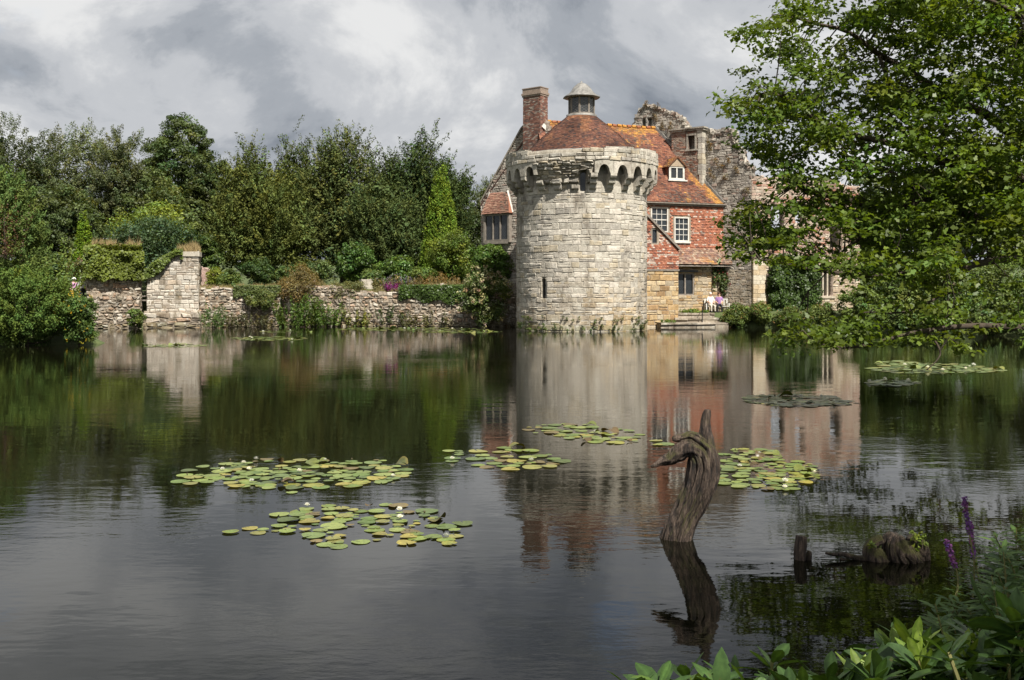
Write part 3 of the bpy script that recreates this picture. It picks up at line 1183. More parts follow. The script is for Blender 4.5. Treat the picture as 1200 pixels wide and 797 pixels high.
# main roof
roof = house.part('roof', sheet([EF0, EF1, RG1, RG0], 0.12), TILE, col=(0.09, 0.05, 0.04))
house.part('roof_tiles', tile_slope(EF0, EF1, RG0, RG1, P_ROOF, (3, 3.5, 2, 2.5, 0.6), lich=lambda t, s_: max(0.62 * max(0, (t - 0.80) / 0.2), 0.66 * max(0, 1 - (1 - s_) * 7.0) * (t < 0.45), 0.40 * (s_ > 0.7) * (t > 0.3) * (t < 0.55), 0.22), seed=21), TILE, roof, kind='stuff')
rb = house.part('rear_roof', sheet([EB0, EB1, RG1, RG0], 0.12), TILE, col=(0.09, 0.05, 0.04))
house.part('roof_tiles', tile_slope(EB0, EB1, RG0, RG1, P_ROOF, (3, 3, 2, 2, 1), wid=0.3, gauge=0.24, seed=31), TILE, rb, kind='stuff')
# ridge tiles
for k in range(24):
    a = RG0 + (RG1 - RG0) * (k / 24 + 0.004) + np.array([0, 0, 0.03 + rng.normal(0, 0.012)])
    b_ = RG0 + (RG1 - RG0) * ((k + 1) / 24 - 0.004) + np.array([0, 0, 0.03 + rng.normal(0, 0.012)])
    c = np.array((0.42, 0.20, 0.04)) if rng.random() < 0.6 else np.array((0.26, 0.10, 0.05))
    house.part('ridge_tile', sweep(np.linspace(a, b_, 2), [0.13, 0.12], 8), TILE, roof, col=c)
# lead flashing up the abutment with the ruin
fl0, fl1 = EF1 + np.array([0, 0, 0.06]), RG1 + np.array([0, 0, 0.10])
house.part('lead_flashing', bar(fl0, fl1, 0.16, 0.20), LEAD)

# main wall core and openings
op_sash1 = main.rect(763, 783, 243, 272)
op_sash2 = main.rect(790.5, 807.5, 254.5, 283)
op_ground = main.rect(793, 813.5, 320, 346)
for o in (op_sash1, op_sash2, op_ground):
    pass
ops = [op_sash1, op_sash2, op_ground]
mlen = 3.2 + 6.27
h_inside = lambda u, v: ~np.any([(u > o[0]) & (u < o[1]) & (v > o[2]) & (v < o[3]) for o in ops], axis=0)


def panel_wall(S, u0, u1, v0, v1, ops, thick, d0=0.0):
    us = sorted(set([u0, u1] + [o[k] for o in ops for k in (0, 1)]))
    vs_ = sorted(set([v0, v1] + [o[k] for o in ops for k in (2, 3)]))
    us = [u for u in us if u0 <= u <= u1]; vs_ = [v for v in vs_ if v0 <= v <= v1]
    U, V_ = np.meshgrid(us, vs_, indexing='ij')
    fr, bk = S(U, V_, d0).reshape(-1, 3), S(U, V_, d0 - thick).reshape(-1, 3)
    nv, n = len(vs_), U.size
    hole = lambda i, j: not (0 <= i < len(us) - 1 and 0 <= j < nv - 1) or any(o[0] <= (us[i] + us[i + 1]) / 2 <= o[1] and o[2] <= (vs_[j] + vs_[j + 1]) / 2 <= o[3] for o in ops)
    Fc = []
    for i in range(len(us) - 1):
        for j in range(nv - 1):
            if hole(i, j):
                continue
            a, b_, c, d = i * nv + j, (i + 1) * nv + j, (i + 1) * nv + j + 1, i * nv + j + 1
            Fc += [(a, b_, c, d), (n + d, n + c, n + b_, n + a)]
            for (h_, e0, e1) in ((hole(i, j - 1), a, b_), (hole(i + 1, j), b_, c), (hole(i, j + 1), c, d), (hole(i - 1, j), d, a)):
                if h_:
                    Fc.append((e0, n + e0, n + e1, e1))
    return np.concatenate([fr, bk]), Fc


h_wall = house.part('wall', panel_wall(main, 0, mlen, 0.4, ZE - 0.05, ops, 0.4), MORTAR, col=(0.36, 0.30, 0.24))
# ground-floor stonework
P = []
for a, b_, c, d in courses(2.5, mlen, 0.5, 4.45, (0.16, 0.30), (0.25, 0.7), openings=[op_ground], rag=0.2):
    P.append(stone_piece(main, a, b_, c, d, pick(P_OCHRE, (2, 1, 2, 1, 4)) * rng.uniform(0.75, 1.12), 0.03, 0.035, 0.03, 0.02))
house.pieces('stone', 'masonry', P, OCHRE, h_wall, 60, 60)


def hung_tiles(S, u0, u1, v0, v1, openings, pal, w, wid=0.165, gauge=0.115, top=None, pale=0.1, seed=3):
    P = []
    rows = int((v1 - v0) / gauge)
    for i in range(rows):
        v = v0 + i * gauge
        off = 0.5 * (i % 2)
        n = int((u1 - u0) / wid)
        rowpale = rng.random() < pale
        lift = rng.normal(0, 0.008)
        for k in range(n + 1):
            a, b_ = u0 + (k - off) * wid + .004, u0 + (k - off + 1) * wid - .004
            a, b_ = max(a, u0), min(b_, u1)
            if b_ - a < 0.03:
                continue
            if any(a < o[1] and b_ > o[0] and v < o[3] and v + gauge > o[2] for o in openings):
                continue
            if top is not None and v + gauge * .6 > top((a + b_) / 2):
                continue
            h = 0.045 + lift + rng.normal(0, 0.007)
            vj = v + rng.normal(0, 0.006)
            V = S(np.array([a, b_, b_, a, a, b_]), np.array([vj, vj, v + gauge * 1.25, v + gauge * 1.25, vj, vj]), np.array([h, h, .012, .012, 0, 0]))
            c = pick(pal, w) * rng.uniform(0.8, 1.2)
            if rowpale and rng.random() < 0.6:
                c = c * 0.3 + np.array((0.42, 0.36, 0.30)) * 0.75
            P.append((V, [(0, 1, 2, 3), (4, 5, 1, 0), (0, 3, 4), (1, 5, 2)], c))
    cen = np.array([p[0].mean(0) for p in P])
    n1 = vnoise(cen * np.array((1.2, 1.2, 2.6)), seed)
    P2 = []
    for i, p in enumerate(P):
        c = p[2]
        if n1[i] > 0.80 - pale * 0.45 and rng.random() < 0.6:
            c = c * 0.5 + np.array((0.40, 0.34, 0.28)) * 0.5
        elif n1[i] < 0.2:
            c = c * 0.65
        P2.append((p[0], p[1], c))
    return join(P2)


pad = 0.06
ops_t = [(o[0] - pad, o[1] + pad, o[2] - pad, o[3] + pad) for o in (op_sash1, op_sash2)]
house.part('hung_tiles', hung_tiles(main, 2.2, mlen, 4.6, ZE - 0.08, ops_t, P_HUNG, (4, 3, 3, 1, 0.35), pale=0.08, seed=41), TILE, h_wall, kind='stuff')
house.part('corner_board', sbox(main, mlen + .002, mlen + .10, 5.3, ZE - 0.1, -0.1, 0.06), PAINT)
house.part('eave_board', join([sbox(main, 2.0, mlen + .12, ZE - 0.22, ZE - 0.09, 0.06, 0.14), sbox(main, 2.0, mlen + .2, ZE - 0.09, ZE - 0.02, 0.06, 0.27)]), OAKWOOD)
house_window(house, main, op_sash1, ('sash', 3, 4), PAINT, 0.06)
house_window(house, main, op_sash2, ('sash', 3, 4), PAINT, 0.06)
house.part('window_sill', sbox(main, op_sash2[0] - .08, op_sash2[1] + .08, op_sash2[2] - .12, op_sash2[2] - .005, -0.05, 0.13), PAINT)
house_window(house, main, op_ground, ('lead', 2), OAKWOOD, 0.12, fw=0.09)
house.part('hood_mould', join([sbox(main, op_ground[0] - .18, op_ground[1] + .22, op_ground[3] + .06, op_ground[3] + .20, 0, 0.16), sbox(main, op_ground[0] - .18, op_ground[0] - .06, op_ground[3] - .14, op_ground[3] + .058, 0, 0.14)]), LEADDK)
# tiled skirt roof over the ground floor
su0, su1 = main.uv(790, 300)[0], main.uv(852, 300)[0]
sk0, sk1 = main(su0, 4.30, 0.62), main(su1 + .1, 4.30, 0.62)
sk2, sk3 = main(su1 - .02, 5.42, 0.05), main(su0, 5.42, 0.05)
skr = house.part('skirt_roof', sheet([sk0, sk1, sk2, sk3], 0.08), TILE, col=(0.1, 0.07, 0.05))
house.part('roof_tiles', tile_slope(sk0, sk1, sk3, sk2, [(0.22, 0.12, 0.08), (0.26, 0.17, 0.12), (0.17, 0.10, 0.08), (0.30, 0.22, 0.16)], (2, 2, 2, 1), lich=lambda t, s_: 0.25, seed=51), TILE, skr, kind='stuff')
house.part('skirt_eave_board', sbox(main, su0, su1 + .08, 4.14, 4.24, 0.40, 0.56), OAKWOOD)

# lean-to beside the tower
lw = Wall(W0 + ND * 1.6 - UD * 3.4, W0 + ND * 1.6 + UD * 1.75, 0.0)
ll = lw.len
lu757, lv757 = lw.uv(757, 250)
lu797, lv797 = lw.uv(797, 292)
slope = (lv797 - lv757) / (lu797 - lu757)
ltop = lambda u: lv797 + slope * (u - lu797)
op_l = lw.rect(764, 770.5, 268, 285.5)
V = []
lt_poly = [(0, 0), (ll, 0), (ll, ltop(ll)), (0, ltop(0))]
lcore = voxel_wall(lw, 0, ll, -0.6, ltop(0) - 0.1, lambda u, v: (v < ltop(u) - 0.12) & ~((u > op_l[0]) & (u < op_l[1]) & (v > op_l[2]) & (v < op_l[3])), 0.35, 0.08, 0.08, 0.0)
l_wall = house.part('lean_to_wall', lcore, MORTAR, col=(0.40, 0.33, 0.26))
house.part('hung_tiles', hung_tiles(lw, 1.2, ll + 0.02, 3.92, ltop(1.2), [(op_l[0] - .05, op_l[1] + .05, op_l[2] - .05, op_l[3] + .05)], P_HUNG, (3, 3, 2, 2, 1.5), top=lambda u: ltop(u) - 0.05, pale=0.28, seed=61), TILE, l_wall, kind='stuff')
house.part('drip_board', sbox(lw, 1.0, ll + .04, 3.80, 3.90, 0, 0.09), OAKWOOD)
P = []
for a, b_, c, d in courses(1.0, ll, -0.2, 3.78, (0.22, 0.40), (0.35, 0.85), rag=0.12):
    P.append(stone_piece(lw, a, b_, c, d, pick(P_OCHRE, (3, 2, 2, 1.5, 1)) * rng.uniform(0.85, 1.15), 0.03, 0.04, 0.035, 0.016))
house.pieces('stone', 'lean_to_masonry', P, OCHRE, l_wall, 80, 60)
# side wall back to the house
sw_ = Wall(lw(ll, 0)[:2] - ND * 0.36, lw(ll, 0)[:2] - ND * 1.59, 0.0, flip=False)
house.part('lean_to_side', panel_wall(sw_, 0, sw_.len, -0.4, ltop(ll) - .12, [], 0.3), OCHRE, col=(0.40, 0.30, 0.2))
house_window(house, lw, op_l, ('lead', 1), OAKWOOD, 0.08, fw=0.05)
r0, r1 = lw(0.6, ltop(0.6), 0.14), lw(ll + .12, ltop(ll + .12), 0.14)
r2, r3 = lw(ll + .12, ltop(ll + .12), -1.58), lw(0.6, ltop(0.6), -1.58)
lr = house.part('lean_to_roof', sheet([r0, r1, r2, r3], 0.1), TILE, col=(0.1, 0.06, 0.05))
house.part('roof_tiles', tile_slope(r1, r2, r0, r3, P_ROOF, (2, 2, 2, 2, 1), seed=71), TILE, lr, kind='stuff')
house.part('verge_board', bar(lw(0.7, ltop(0.7) - .07, 0.13), lw(ll + .1, ltop(ll + .1) - .07, 0.13), 0.05, 0.14), OAKWOOD)

# dormer
rn = unit(np.cross(EF1 - EF0, RG0 - EF0)); rn = rn if rn[2] > 0 else -rn
ray = np.array([(793.0 - CX) / F, 1.0, (HY - 211.5) / F])
tt = np.dot(EF0 - np.array([0, 0, CAMZ]), rn) / np.dot(ray, rn)
DP = np.array([0, 0, CAMZ]) + ray * tt
dw = Wall(DP[:2] - UD * 0.62 + ND * 0.03, DP[:2] + UD * 0.62 + ND * 0.03, DP[2])
dh, da = 0.98, 1.68
dl = dw.len
op_d = (0.09, dl - 0.09, 0.10, dh - 0.04)
dorm = house.part('dormer', join([sbox(dw, 0, dl, -0.12, 0.10, -0.25, 0.03), sbox(dw, 0, 0.09, 0.10, dh, -0.2, 0), sbox(dw, dl - .09, dl, 0.10, dh, -0.2, 0), sbox(dw, 0.09, dl - .09, dh - .04, dh, -0.2, 0)]), PAINT)
house_window(house, dw, op_d, ('lead', 2), PAINT, 0.03, fw=0.06, parent=dorm)
ped = np.concatenate([dw(np.array([-.12, dl + .12, dl / 2]), np.array([dh, dh, da - .02]), 0.05), dw(np.array([-.12, dl + .12, dl / 2]), np.array([dh, dh, da - .02]), -0.1)])
house.part('dormer_pediment', (ped, [(0, 1, 2), (5, 4, 3), (0, 3, 4, 1), (1, 4, 5, 2), (2, 5, 3, 0)]), TILE, dorm, col=(0.36, 0.28, 0.20))
house.part('dormer_sill', sbox(dw, -0.14, dl + .14, -0.06, 0.03, 0.032, 0.16), PAINT, dorm)
bk_r = da / 1.29 + 0.2
bk_e = dh / 1.29 + 0.1
for sg in (0, 1):
    uu = -0.18 if sg == 0 else dl + .18
    e0, e1 = dw(uu, dh - 0.05, 0.14), dw(uu, dh - 0.05, -bk_e)
    g0, g1 = dw(dl / 2, da, 0.14), dw(dl / 2, da, -bk_r)
    q = [e0, e1, g1, g0]
    s2 = house.part('dormer_slope', sheet(q, 0.05), TILE, dorm, col=(0.16, 0.07, 0.04))
    G = tile_slope(e0, e1, g0, g1, P_ROOF, (3, 3, 2, 2, 1), lich=lambda t, s_: 0.36, seed=81 + sg)
    house.part('dormer_tiles', G, TILE, dorm, kind='stuff')
    uc = 0.0 if sg == 0 else dl
    ck = np.array([dw(uc, 0, -.02), dw(uc, dh, -.02), dw(uc, dh, -bk_e), dw(uc, dh * .5, -bk_e * .45)])
    house.part('dormer_cheek', (np.concatenate([ck, ck + np.append(UD * (0.06 if sg == 0 else -0.06), 0)]), BOXF), TILE, dorm, col=(0.24, 0.09, 0.05))

# west gable, in shade, with chimney and oriel
gw = Wall((3.2, 70.85), (-2.35, 75.25), 0.0, flip=True)
if gw.n[1] > 0:
    gw.n = -gw.n
gpoly = np.array([gw.uv(x, y) for x, y in ((644, 152), (640, 143), (617, 143), (611.5, 151), (597, 178), (563.5, 239), (563.5, 330), (644, 330))])
op_o = gw.rect(571, 599, 252, 282)
gu = (gpoly[:, 0].min(), gpoly[:, 0].max())
gcore = voxel_wall(gw, gu[0], gu[1], 0.5, gpoly[:, 1].max(), lambda u, v: (in_poly(gpoly, u, v) | ((v < 3.2) & (u < gw.len))) & ~((u > op_o[0]) & (u < op_o[1]) & (v > op_o[2]) & (v < op_o[3])), 0.4, 0.13, 0.13, 0.015)
g_wall = house.part('gable_wall', gcore, RUIN, col=(0.24, 0.20, 0.17))
P = []
for a, b_, c, d in courses(gu[0], gu[1], 2.0, gpoly[:, 1].max(), (0.12, 0.22), (0.2, 0.5), openings=[op_o], skip=lambda u, v: not in_poly(gpoly, np.array([u + 0.0]), np.array([v + 0.12]))[0]):
    P.append(stone_piece(gw, a, b_, c, d, pick(P_RUIN, (2, 1, 2, 2, 1.5)) * rng.uniform(0.8, 1.3), 0.03, 0.03, 0.03, 0.02))
house.part('masonry', join(P), RUIN, g_wall, kind='stuff')
cop = [gw.uv(618, 144), gw.uv(611, 151), gw.uv(563, 238)]
for i in range(2):
    house.part('gable_coping', bar(gw(cop[i][0], cop[i][1] + .05, -0.2), gw(cop[i + 1][0], cop[i + 1][1] + .05, -0.2), 0.5, 0.12), RUIN, col=(0.3, 0.27, 0.23))
# oriel window with its little hipped roof
oz0, oz1 = op_o[2], op_o[3]
ou0, ou1 = op_o[0] - 0.08, op_o[1] + 0.08
od = 0.34
o_fr = [sbox(gw, ou0, ou0 + .12, oz0 - .15, oz1 + .1, 0.02, od), sbox(gw, ou1 - .12, ou1, oz0 - .15, oz1 + .1, 0.02, od), sbox(gw, ou0 + .12, ou1 - .12, oz0 - .25, oz0, 0.02, od), sbox(gw, ou0 + .12, ou1 - .12, oz1, oz1 + .1, 0.02, od)]
ori = house.part('oriel_window', join(o_fr), OAKWOOD)
ow = Wall(gw(0, 0, od - .02)[:2], gw(1, 0, od - .02)[:2], 0.0)
ow.n = gw.n
house_window(house, ow, (ou0 + .12, ou1 - .12, oz0, oz1), ('lead', 3), OAKWOOD, 0.05, parent=ori, fw=0.06)
tz = gw.uv(584, 224)[1]
e0, e1 = gw(ou0 - .1, oz1 + .08, od + .14), gw(ou1 + .1, oz1 + .08, od + .14)
g0, g1 = gw(ou0 + .35, tz - 0.1, 0.03), gw(ou1 - .35, tz - 0.1, 0.03)
orf = house.part('oriel_roof', sheet([e0, e1, g1, g0], 0.08), TILE, col=(0.2, 0.1, 0.07))
house.part('roof_tiles', tile_slope(e0, e1, g0, g1, [(0.25, 0.13, 0.09), (0.22, 0.11, 0.08), (0.29, 0.17, 0.12)], (1, 1, 1), seed=91), TILE, orf, kind='stuff')
for (ea, ga, w_) in ((e0, g0, gw(ou0 - .1, oz1 + .08, 0.02)), (e1, g1, gw(ou1 + .1, oz1 + .08, 0.02))):
    house.part('oriel_hip', (np.array([ea, w_, ga, ea + [0, 0, .04], w_ + [0, 0, .04], ga + [0, 0, .04]]), [(0, 1, 2), (5, 4, 3), (0, 3, 4, 1), (1, 4, 5, 2), (2, 5, 3, 0)]), TILE, orf, col=(0.3, 0.13, 0.08))
    house.part('oriel_flashing', bar(w_ + np.append(gw.n * .03, .06), ga + np.append(gw.n * .03, .08), 0.07, 0.12), PAINT, orf)

# chimney
GD = unit(np.array([-0.79, 0.61]))
GP = unit(np.array([0.61, 0.79]))
cc0 = np.array([1.98, 71.25])
chz0, chz1 = 12.2, 16.68
cA, cB = 1.52, 0.86


def stack_faces(off, z0, z1):
    c0 = cc0 - GD * off - GP * off
    a_, b2 = cA + 2 * off, cB + 2 * off
    q = [c0, c0 + GD * a_, c0 + GD * a_ + GP * b2, c0 + GP * b2]
    V = np.array([(*p, z) for z in (z0, z1) for p in q])
    return V, BOXF


ch = house.part('chimney', stack_faces(0, chz0, chz1 - 0.62), BRICK, col=(0.20, 0.13, 0.10))
for off, z0, z1 in ((0.05, chz1 - .62, chz1 - .50), (0.09, chz1 - .50, chz1 - .36), (0.03, chz1 - .36, chz1 - 0.06), (0.06, chz1 - 0.06, chz1)):
    house.part('chimney_cap', stack_faces(off, z0 + .001, z1), BRICK, ch, col=(0.26, 0.20, 0.16))
P = []
for (a, dvec, L_, nvec) in ((cc0, GD, cA, -GP), (cc0, GP, cB, -GD)):
    fwl = Wall(a, a + dvec * L_, chz0)
    fwl.n = nvec
    i = 0
    v = 0.0
    while v < chz1 - .62 - chz0 - .07:
        u = -0.11 * (i % 2)
        while u < L_:
            a_, b2 = max(u, 0), min(u + 0.215, L_)
            if b2 - a_ > 0.04:
                c = pick([(0.20, 0.095, 0.07), (0.16, 0.08, 0.062), (0.24, 0.13, 0.098), (0.12, 0.08, 0.07), (0.29, 0.24, 0.20)]) * rng.uniform(0.8, 1.2)
                V = fwl(np.array([a_ + .007, b2 - .007, b2 - .007, a_ + .007] * 2), np.array([v + .006, v + .006, v + .068, v + .068] * 2), np.array([0.014 + rng.normal(0, .004)] * 4 + [0] * 4))
                P.append((V, BOXF[:1] + BOXF[2:], c))
            u += 0.222
        v += 0.075
        i += 1
house.part('brickwork', join(P), BRICK, ch, kind='stuff')
house.part('chimney_flashing', bar((*(cc0 + GP * 0.2 - GD * .06), 14.0), (*(cc0 + GP * 1.1 - GD * .3), 13.4), 0.08, 0.3), PAINT, ch)
# rear and end closing walls (not seen from here, keep the house a closed volume)
house.part('rear_wall', panel_wall(Wall(EB1[:2], EB0[:2], 0.0), 0.3, np.linalg.norm(EB1[:2] - EB0[:2]) - .3, 0.8, 8.7, [], 0.4, -0.3), RUIN, col=(0.3, 0.26, 0.22))

# ================================================================ RUINED RANGE behind and beside the house
ruin = Thing('ruined_range', 'roofless grey stone ruin with ragged gable tops and empty windows next to the house', 'ruin', (16.5, 72, 1.0))
CD = unit(np.array([0.806, -0.592]))
CP = EF1[:2] + np.append(np.array([0.0]), 0)[:0].sum() * 0      # through the verge of the house roof
CP = EF1[:2] + CD * 0.0 + np.array([0.16, 0.12])
cw = Wall(CP - CD * 8.0, CP + CD * 2.0, 0.0, flip=False)
if cw.n[1] > 0:
    cw.n = -cw.n
prof_px = [(741, 240), (742, 152), (746, 137), (750, 129), (757, 124), (763, 123.5), (768, 127), (773, 127), (777, 131), (784, 131), (790, 134), (797, 138), (801, 144), (804, 152), (815, 156), (824, 153), (829, 152), (834, 153), (836, 160), (842, 173),
           (842, 153), (857.5, 152), (859, 171), (866, 174), (868, 179), (869.5, 192), (876, 194), (880.5, 197), (880.5, 372), (741, 372)]
cpoly = np.array([cw.uv(x, y) for x, y in prof_px])
c_ops = [cw.rect(752, 756.8, 139, 149), cw.rect(758.6, 763.5, 138, 149)]
c_in = lambda u, v: in_poly(cpoly, u, v) & ~np.any([(u > o[0]) & (u < o[1]) & (v > o[2]) & (v < o[3]) for o in c_ops], axis=0)
cu0, cu1, cv1 = cpoly[:, 0].min(), cpoly[:, 0].max(), cpoly[:, 1].max()
c_wall = ruin.part('cross_wall', voxel_wall(cw, cu0, cu1, 0.4, cv1, c_in, 0.75, 0.13, 0.13, 0.035), RUIN, col=(0.31, 0.285, 0.26))
P = []
for a, b_, c, d in courses(cu0, cu1, 0.5, cv1, (0.13, 0.26), (0.2, 0.55), openings=c_ops, rag=0.25, skip=lambda u, v: not in_poly(cpoly, np.array([u]), np.array([v + .05]))[0]):
    um, vm = (a + b_) / 2, (c + d) / 2
    col = pick(P_RUIN, (3, 2, 3, 1.5, 2)) * rng.uniform(0.75, 1.25)
    if vm < 4 and um > cu1 - 2.6:
        col = col * 0.4 + np.array((0.36, 0.30, 0.22)) * 0.6
    P.append(stone_piece(cw, a, b_, c, d, col, 0.02, 0.03, 0.03, 0.025))
ruin.pieces('stone', 'masonry', P, RUIN, c_wall, 20, 60)
# rubble crest stones along the broken tops
P = []
for i in range(1, len(prof_px) - 3):
    (x0, y0), (x1, y1) = prof_px[i], prof_px[i + 1]
    n = int(math.hypot(x1 - x0, y1 - y0) / 3) + 1
    for k in range(n):
        f = (k + 0.5) / n
        u, v = cw.uv(x0 + (x1 - x0) * f, y0 + (y1 - y0) * f)
        for dd in (-0.05, -0.35, -0.62):
            s_ = rng.uniform(0.07, 0.17)
            V = sbox(cw, u - s_, u + s_, v - s_ * .8, v + s_ * .6, dd - .15, dd + .12)[0]
            P.append((V + rng.normal(0, 0.05, V.shape), BOXF, pick(P_RUIN) * rng.uniform(0.7, 1.3)))
ruin.part('rubble_crest', join(P), RUIN, c_wall, kind='stuff')
# projecting bay with cornice
bw = Wall(cw(0, 0, 0.55)[:2], cw(cw.len, 0, 0.55)[:2], 0.0)
bw.n = cw.n
b_op = bw.rect(806.5, 814.5, 159, 175)
bu0, bv1 = bw.uv(787, 154)
bu1, _ = bw.uv(823, 150)
bv0 = bw.uv(800, 225)[1]
zc = bw.uv(806, 154)[1]
bay = ruin.part('bay_wall', panel_wall(bw, bu0, bu1, bv0 - 1, zc, [b_op], 0.50), RUIN, col=(0.26, 0.18, 0.15))
P = []
for a, b_, c, d in courses(bu0, bu1 - 0.0, bv0 - .8, zc, (0.09, 0.14), (0.2, 0.35), openings=[b_op]):
    P.append(stone_piece(bw, a, b_, c, d, pick([(0.27, 0.14, 0.10), (0.30, 0.22, 0.18), (0.24, 0.20, 0.17), (0.33, 0.27, 0.22)]) * rng.uniform(0.8, 1.2), 0.02, 0.02, 0.02, 0.012))
ruin.part('masonry', join(P), RUIN, bay, kind='stuff')
ruin.part('cornice', join([sbox(bw, bu0 - .12, bu1 + .14, zc + .002, zc + .14, -0.5, 0.10), sbox(bw, bu0 - .2, bu1 + .2, zc + .142, zc + .24, -0.55, 0.18)]), STONE, bay, col=(0.34, 0.31, 0.27))
ruin.part('window_surround', join([sbox(bw, b_op[0] - .12, b_op[0], b_op[2], b_op[3], -0.3, 0.06), sbox(bw, b_op[1], b_op[1] + .12, b_op[2], b_op[3], -0.3, 0.06), sbox(bw, b_op[0] - .12, b_op[1] + .12, b_op[3], b_op[3] + .14, -0.3, 0.07), sbox(bw, b_op[0] - .22, b_op[1] + .22, b_op[2] - .12, b_op[2], -0.3, 0.12)]), STONE, bay, col=(0.36, 0.33, 0.29))
qs = []
v = bv0 - .5
while v < zc:
    h = rng.uniform(0.28, 0.45)
    l = rng.uniform(0.2, 0.42)
    qs.append((sbox(bw, bu1 - l, bu1 + .03, v + .01, min(v + h, zc) - .01, -0.52, 0.05)[0], BOXF, pick(P_TOWER) * rng.uniform(0.8, 1.05)))
    v += h
for q_ in qs:
    ruin.part('quoin', q_, STONE, bay)

# sunlit front wall of the ruin
c_end = cw(cw.uv(880.5, 300)[0], 0, 0)[:2]
fwr = Wall(c_end + CD * 0.02, c_end + unit(np.array([0.95, 0.31])) * 8.9, 0.0)
fl = fwr.len
f_ops = [fwr.rect(903, 919, 240, 291), fwr.rect(955, 976, 312, 347), fwr.rect(932, 944, 236, 262), fwr.rect(972, 986, 240, 290)]
arch_o = f_ops[0]
ftop = lambda u: 10.9 - 0.35 * vnoise(np.stack([np.ravel(u) * 1.3, 0 * np.ravel(u), 0 * np.ravel(u)], 1), 5).reshape(np.shape(u)) * 2 - 0.06 * u


def f_in(u, v):
    m = v < ftop(u)
    for k, o in enumerate(f_ops):
        cu, w = (o[0] + o[1]) / 2, (o[1] - o[0]) / 2
        if k in (0, 3):
            spr = o[3] - w * 0.8
            m &= ~((np.abs(u - cu) < w) & (v > o[2]) & (v < spr)) & ~((((u - cu) / w) ** 2 + ((v - spr) / (w * 0.8)) ** 2 < 1) & (v >= spr))
        else:
            m &= ~((u > o[0]) & (u < o[1]) & (v > o[2]) & (v < o[3]))
    return m


f_wall = ruin.part('front_wall', voxel_wall(fwr, 0, fl, 0.4, 11.2, f_in, 0.7, 0.12, 0.12, 0.02), RUIN, col=(0.40, 0.32, 0.27))
P = []
for a, b_, c, d in courses(0, fl, 0.5, 11.2, (0.14, 0.26), (0.22, 0.6), openings=f_ops, rag=0.2, skip=lambda u, v: v + .1 > ftop(np.array([u]))[0]):
    um, vm = (a + b_) / 2, (c + d) / 2
    if vm < 4.6 + 0.5 * math.sin(um * 1.3):
        col = pick([(0.52, 0.43, 0.32), (0.46, 0.37, 0.26), (0.55, 0.48, 0.39), (0.42, 0.33, 0.25)])
    else:
        col = pick(P_PINK, (3, 2, 3, 1.5, 2))
    P.append(stone_piece(fwr, a, b_, c, d, col * rng.uniform(0.82, 1.12), 0.03, 0.03, 0.03, 0.02))
ruin.pieces('stone', 'masonry', P, RUIN, f_wall, 30, 60)
mo = f_ops[1]
ruin.part('mullion', join([sbox(fwr, mo[0] + (mo[1] - mo[0]) * k / 4 - .06, mo[0] + (mo[1] - mo[0]) * k / 4 + .06, mo[2], mo[3], -0.35, -0.1) for k in (1, 2, 3)] + [sbox(fwr, mo[0] - .15, mo[1] + .15, mo[3] + .002, mo[3] + .16, -0.4, 0.1), sbox(fwr, mo[0] - .15, mo[1] + .15, mo[2] - .16, mo[2] - .002, -0.4, 0.1)]), STONE, f_wall, col=(0.46, 0.40, 0.33))
# pale corner pier
pr = fwr.rect(881, 896, 300, 366)
P = []
v = 0.5
while v < pr[3]:
    h = rng.uniform(0.24, 0.36)
    l = pr[1] - rng.uniform(0, 0.12)
    m_ = rng.uniform(0.3, 0.7) * l
    for (a, b_) in ((0.0, m_), (m_, l)):
        P.append((sbox(fwr, a + .008, b_ - .008, v + .008, v + h - .008, 0.0, 0.22 + rng.normal(0, .012))[0], BOXF, pick([(0.56, 0.46, 0.34), (0.50, 0.40, 0.27), (0.58, 0.52, 0.42)]) * rng.uniform(0.9, 1.08)))
    v += h
pier = ruin.part('corner_pier', sbox(fwr, 0.02, pr[1] - .14, 0.4, pr[3], 0.0, 0.18), MORTAR, col=(0.45, 0.38, 0.30))
ruin.pieces('stone', 'masonry', P, STONE, pier, 60, 30)
# return wall at the far end
rw_ = Wall(fwr(fl - .02, 0, -0.72)[:2], fwr(fl - .02, 0, -0.72)[:2] + unit(np.array([-0.31, 0.95])) * 5, 0.0)
if rw_.n[0] < 0:
    rw_.n = -rw_.n
ruin.part('return_wall', voxel_wall(rw_, 0, 5, 0.6, 10, lambda u, v: v < 9.6 - 0.9 * u + np.sin(u * 3) * .3, 0.6, 0.3, 0.3, 0.05), RUIN, col=(0.38, 0.31, 0.26))

# ================================================================ QUAY STEPS below the house
quay = Thing('quay_steps', 'low worn stone landing steps at the water below the house door', 'steps', (12.0, 69.0, 0.0))
qw = Wall((9.2, 68.05), (15.4, 69.05), 0.0)
P = []
for (d0, d1, z0, z1, u0, u1) in ((-1.0, 0.35, -0.5, 0.33, 0.6, 5.3), (-2.4, -0.75, 0.0, 0.62, 1.9, 5.1), (-3.4, -1.15, 0.3, 0.94, 2.1, 4.9)):
    u = u0
    while u < u1 - .1:
        l = min(rng.uniform(0.9, 1.6), u1 - u)
        for (za, zb, o) in ((z0, z1 - .12, 0.0), (z1 - .118, z1, 0.06)):
            V = sbox(qw, u + .01, u + l - .01, za, zb, d0, d1 + o + rng.normal(0, .02))[0]
            P.append((V + rng.normal(0, 0.008, V.shape), BOXF, pick([(0.34, 0.30, 0.24), (0.30, 0.26, 0.21), (0.38, 0.33, 0.27)]) * rng.uniform(.85, 1.1)))
        u += l
quay.pieces('stone_slab', 'masonry', P, STONE, None, 60, 5)
mp = Thing('mooring_post', 'thin dark iron handrail post on the stone landing steps', 'post', at(823, 378, 69.0))
pb = at(823, 378, 69.0)
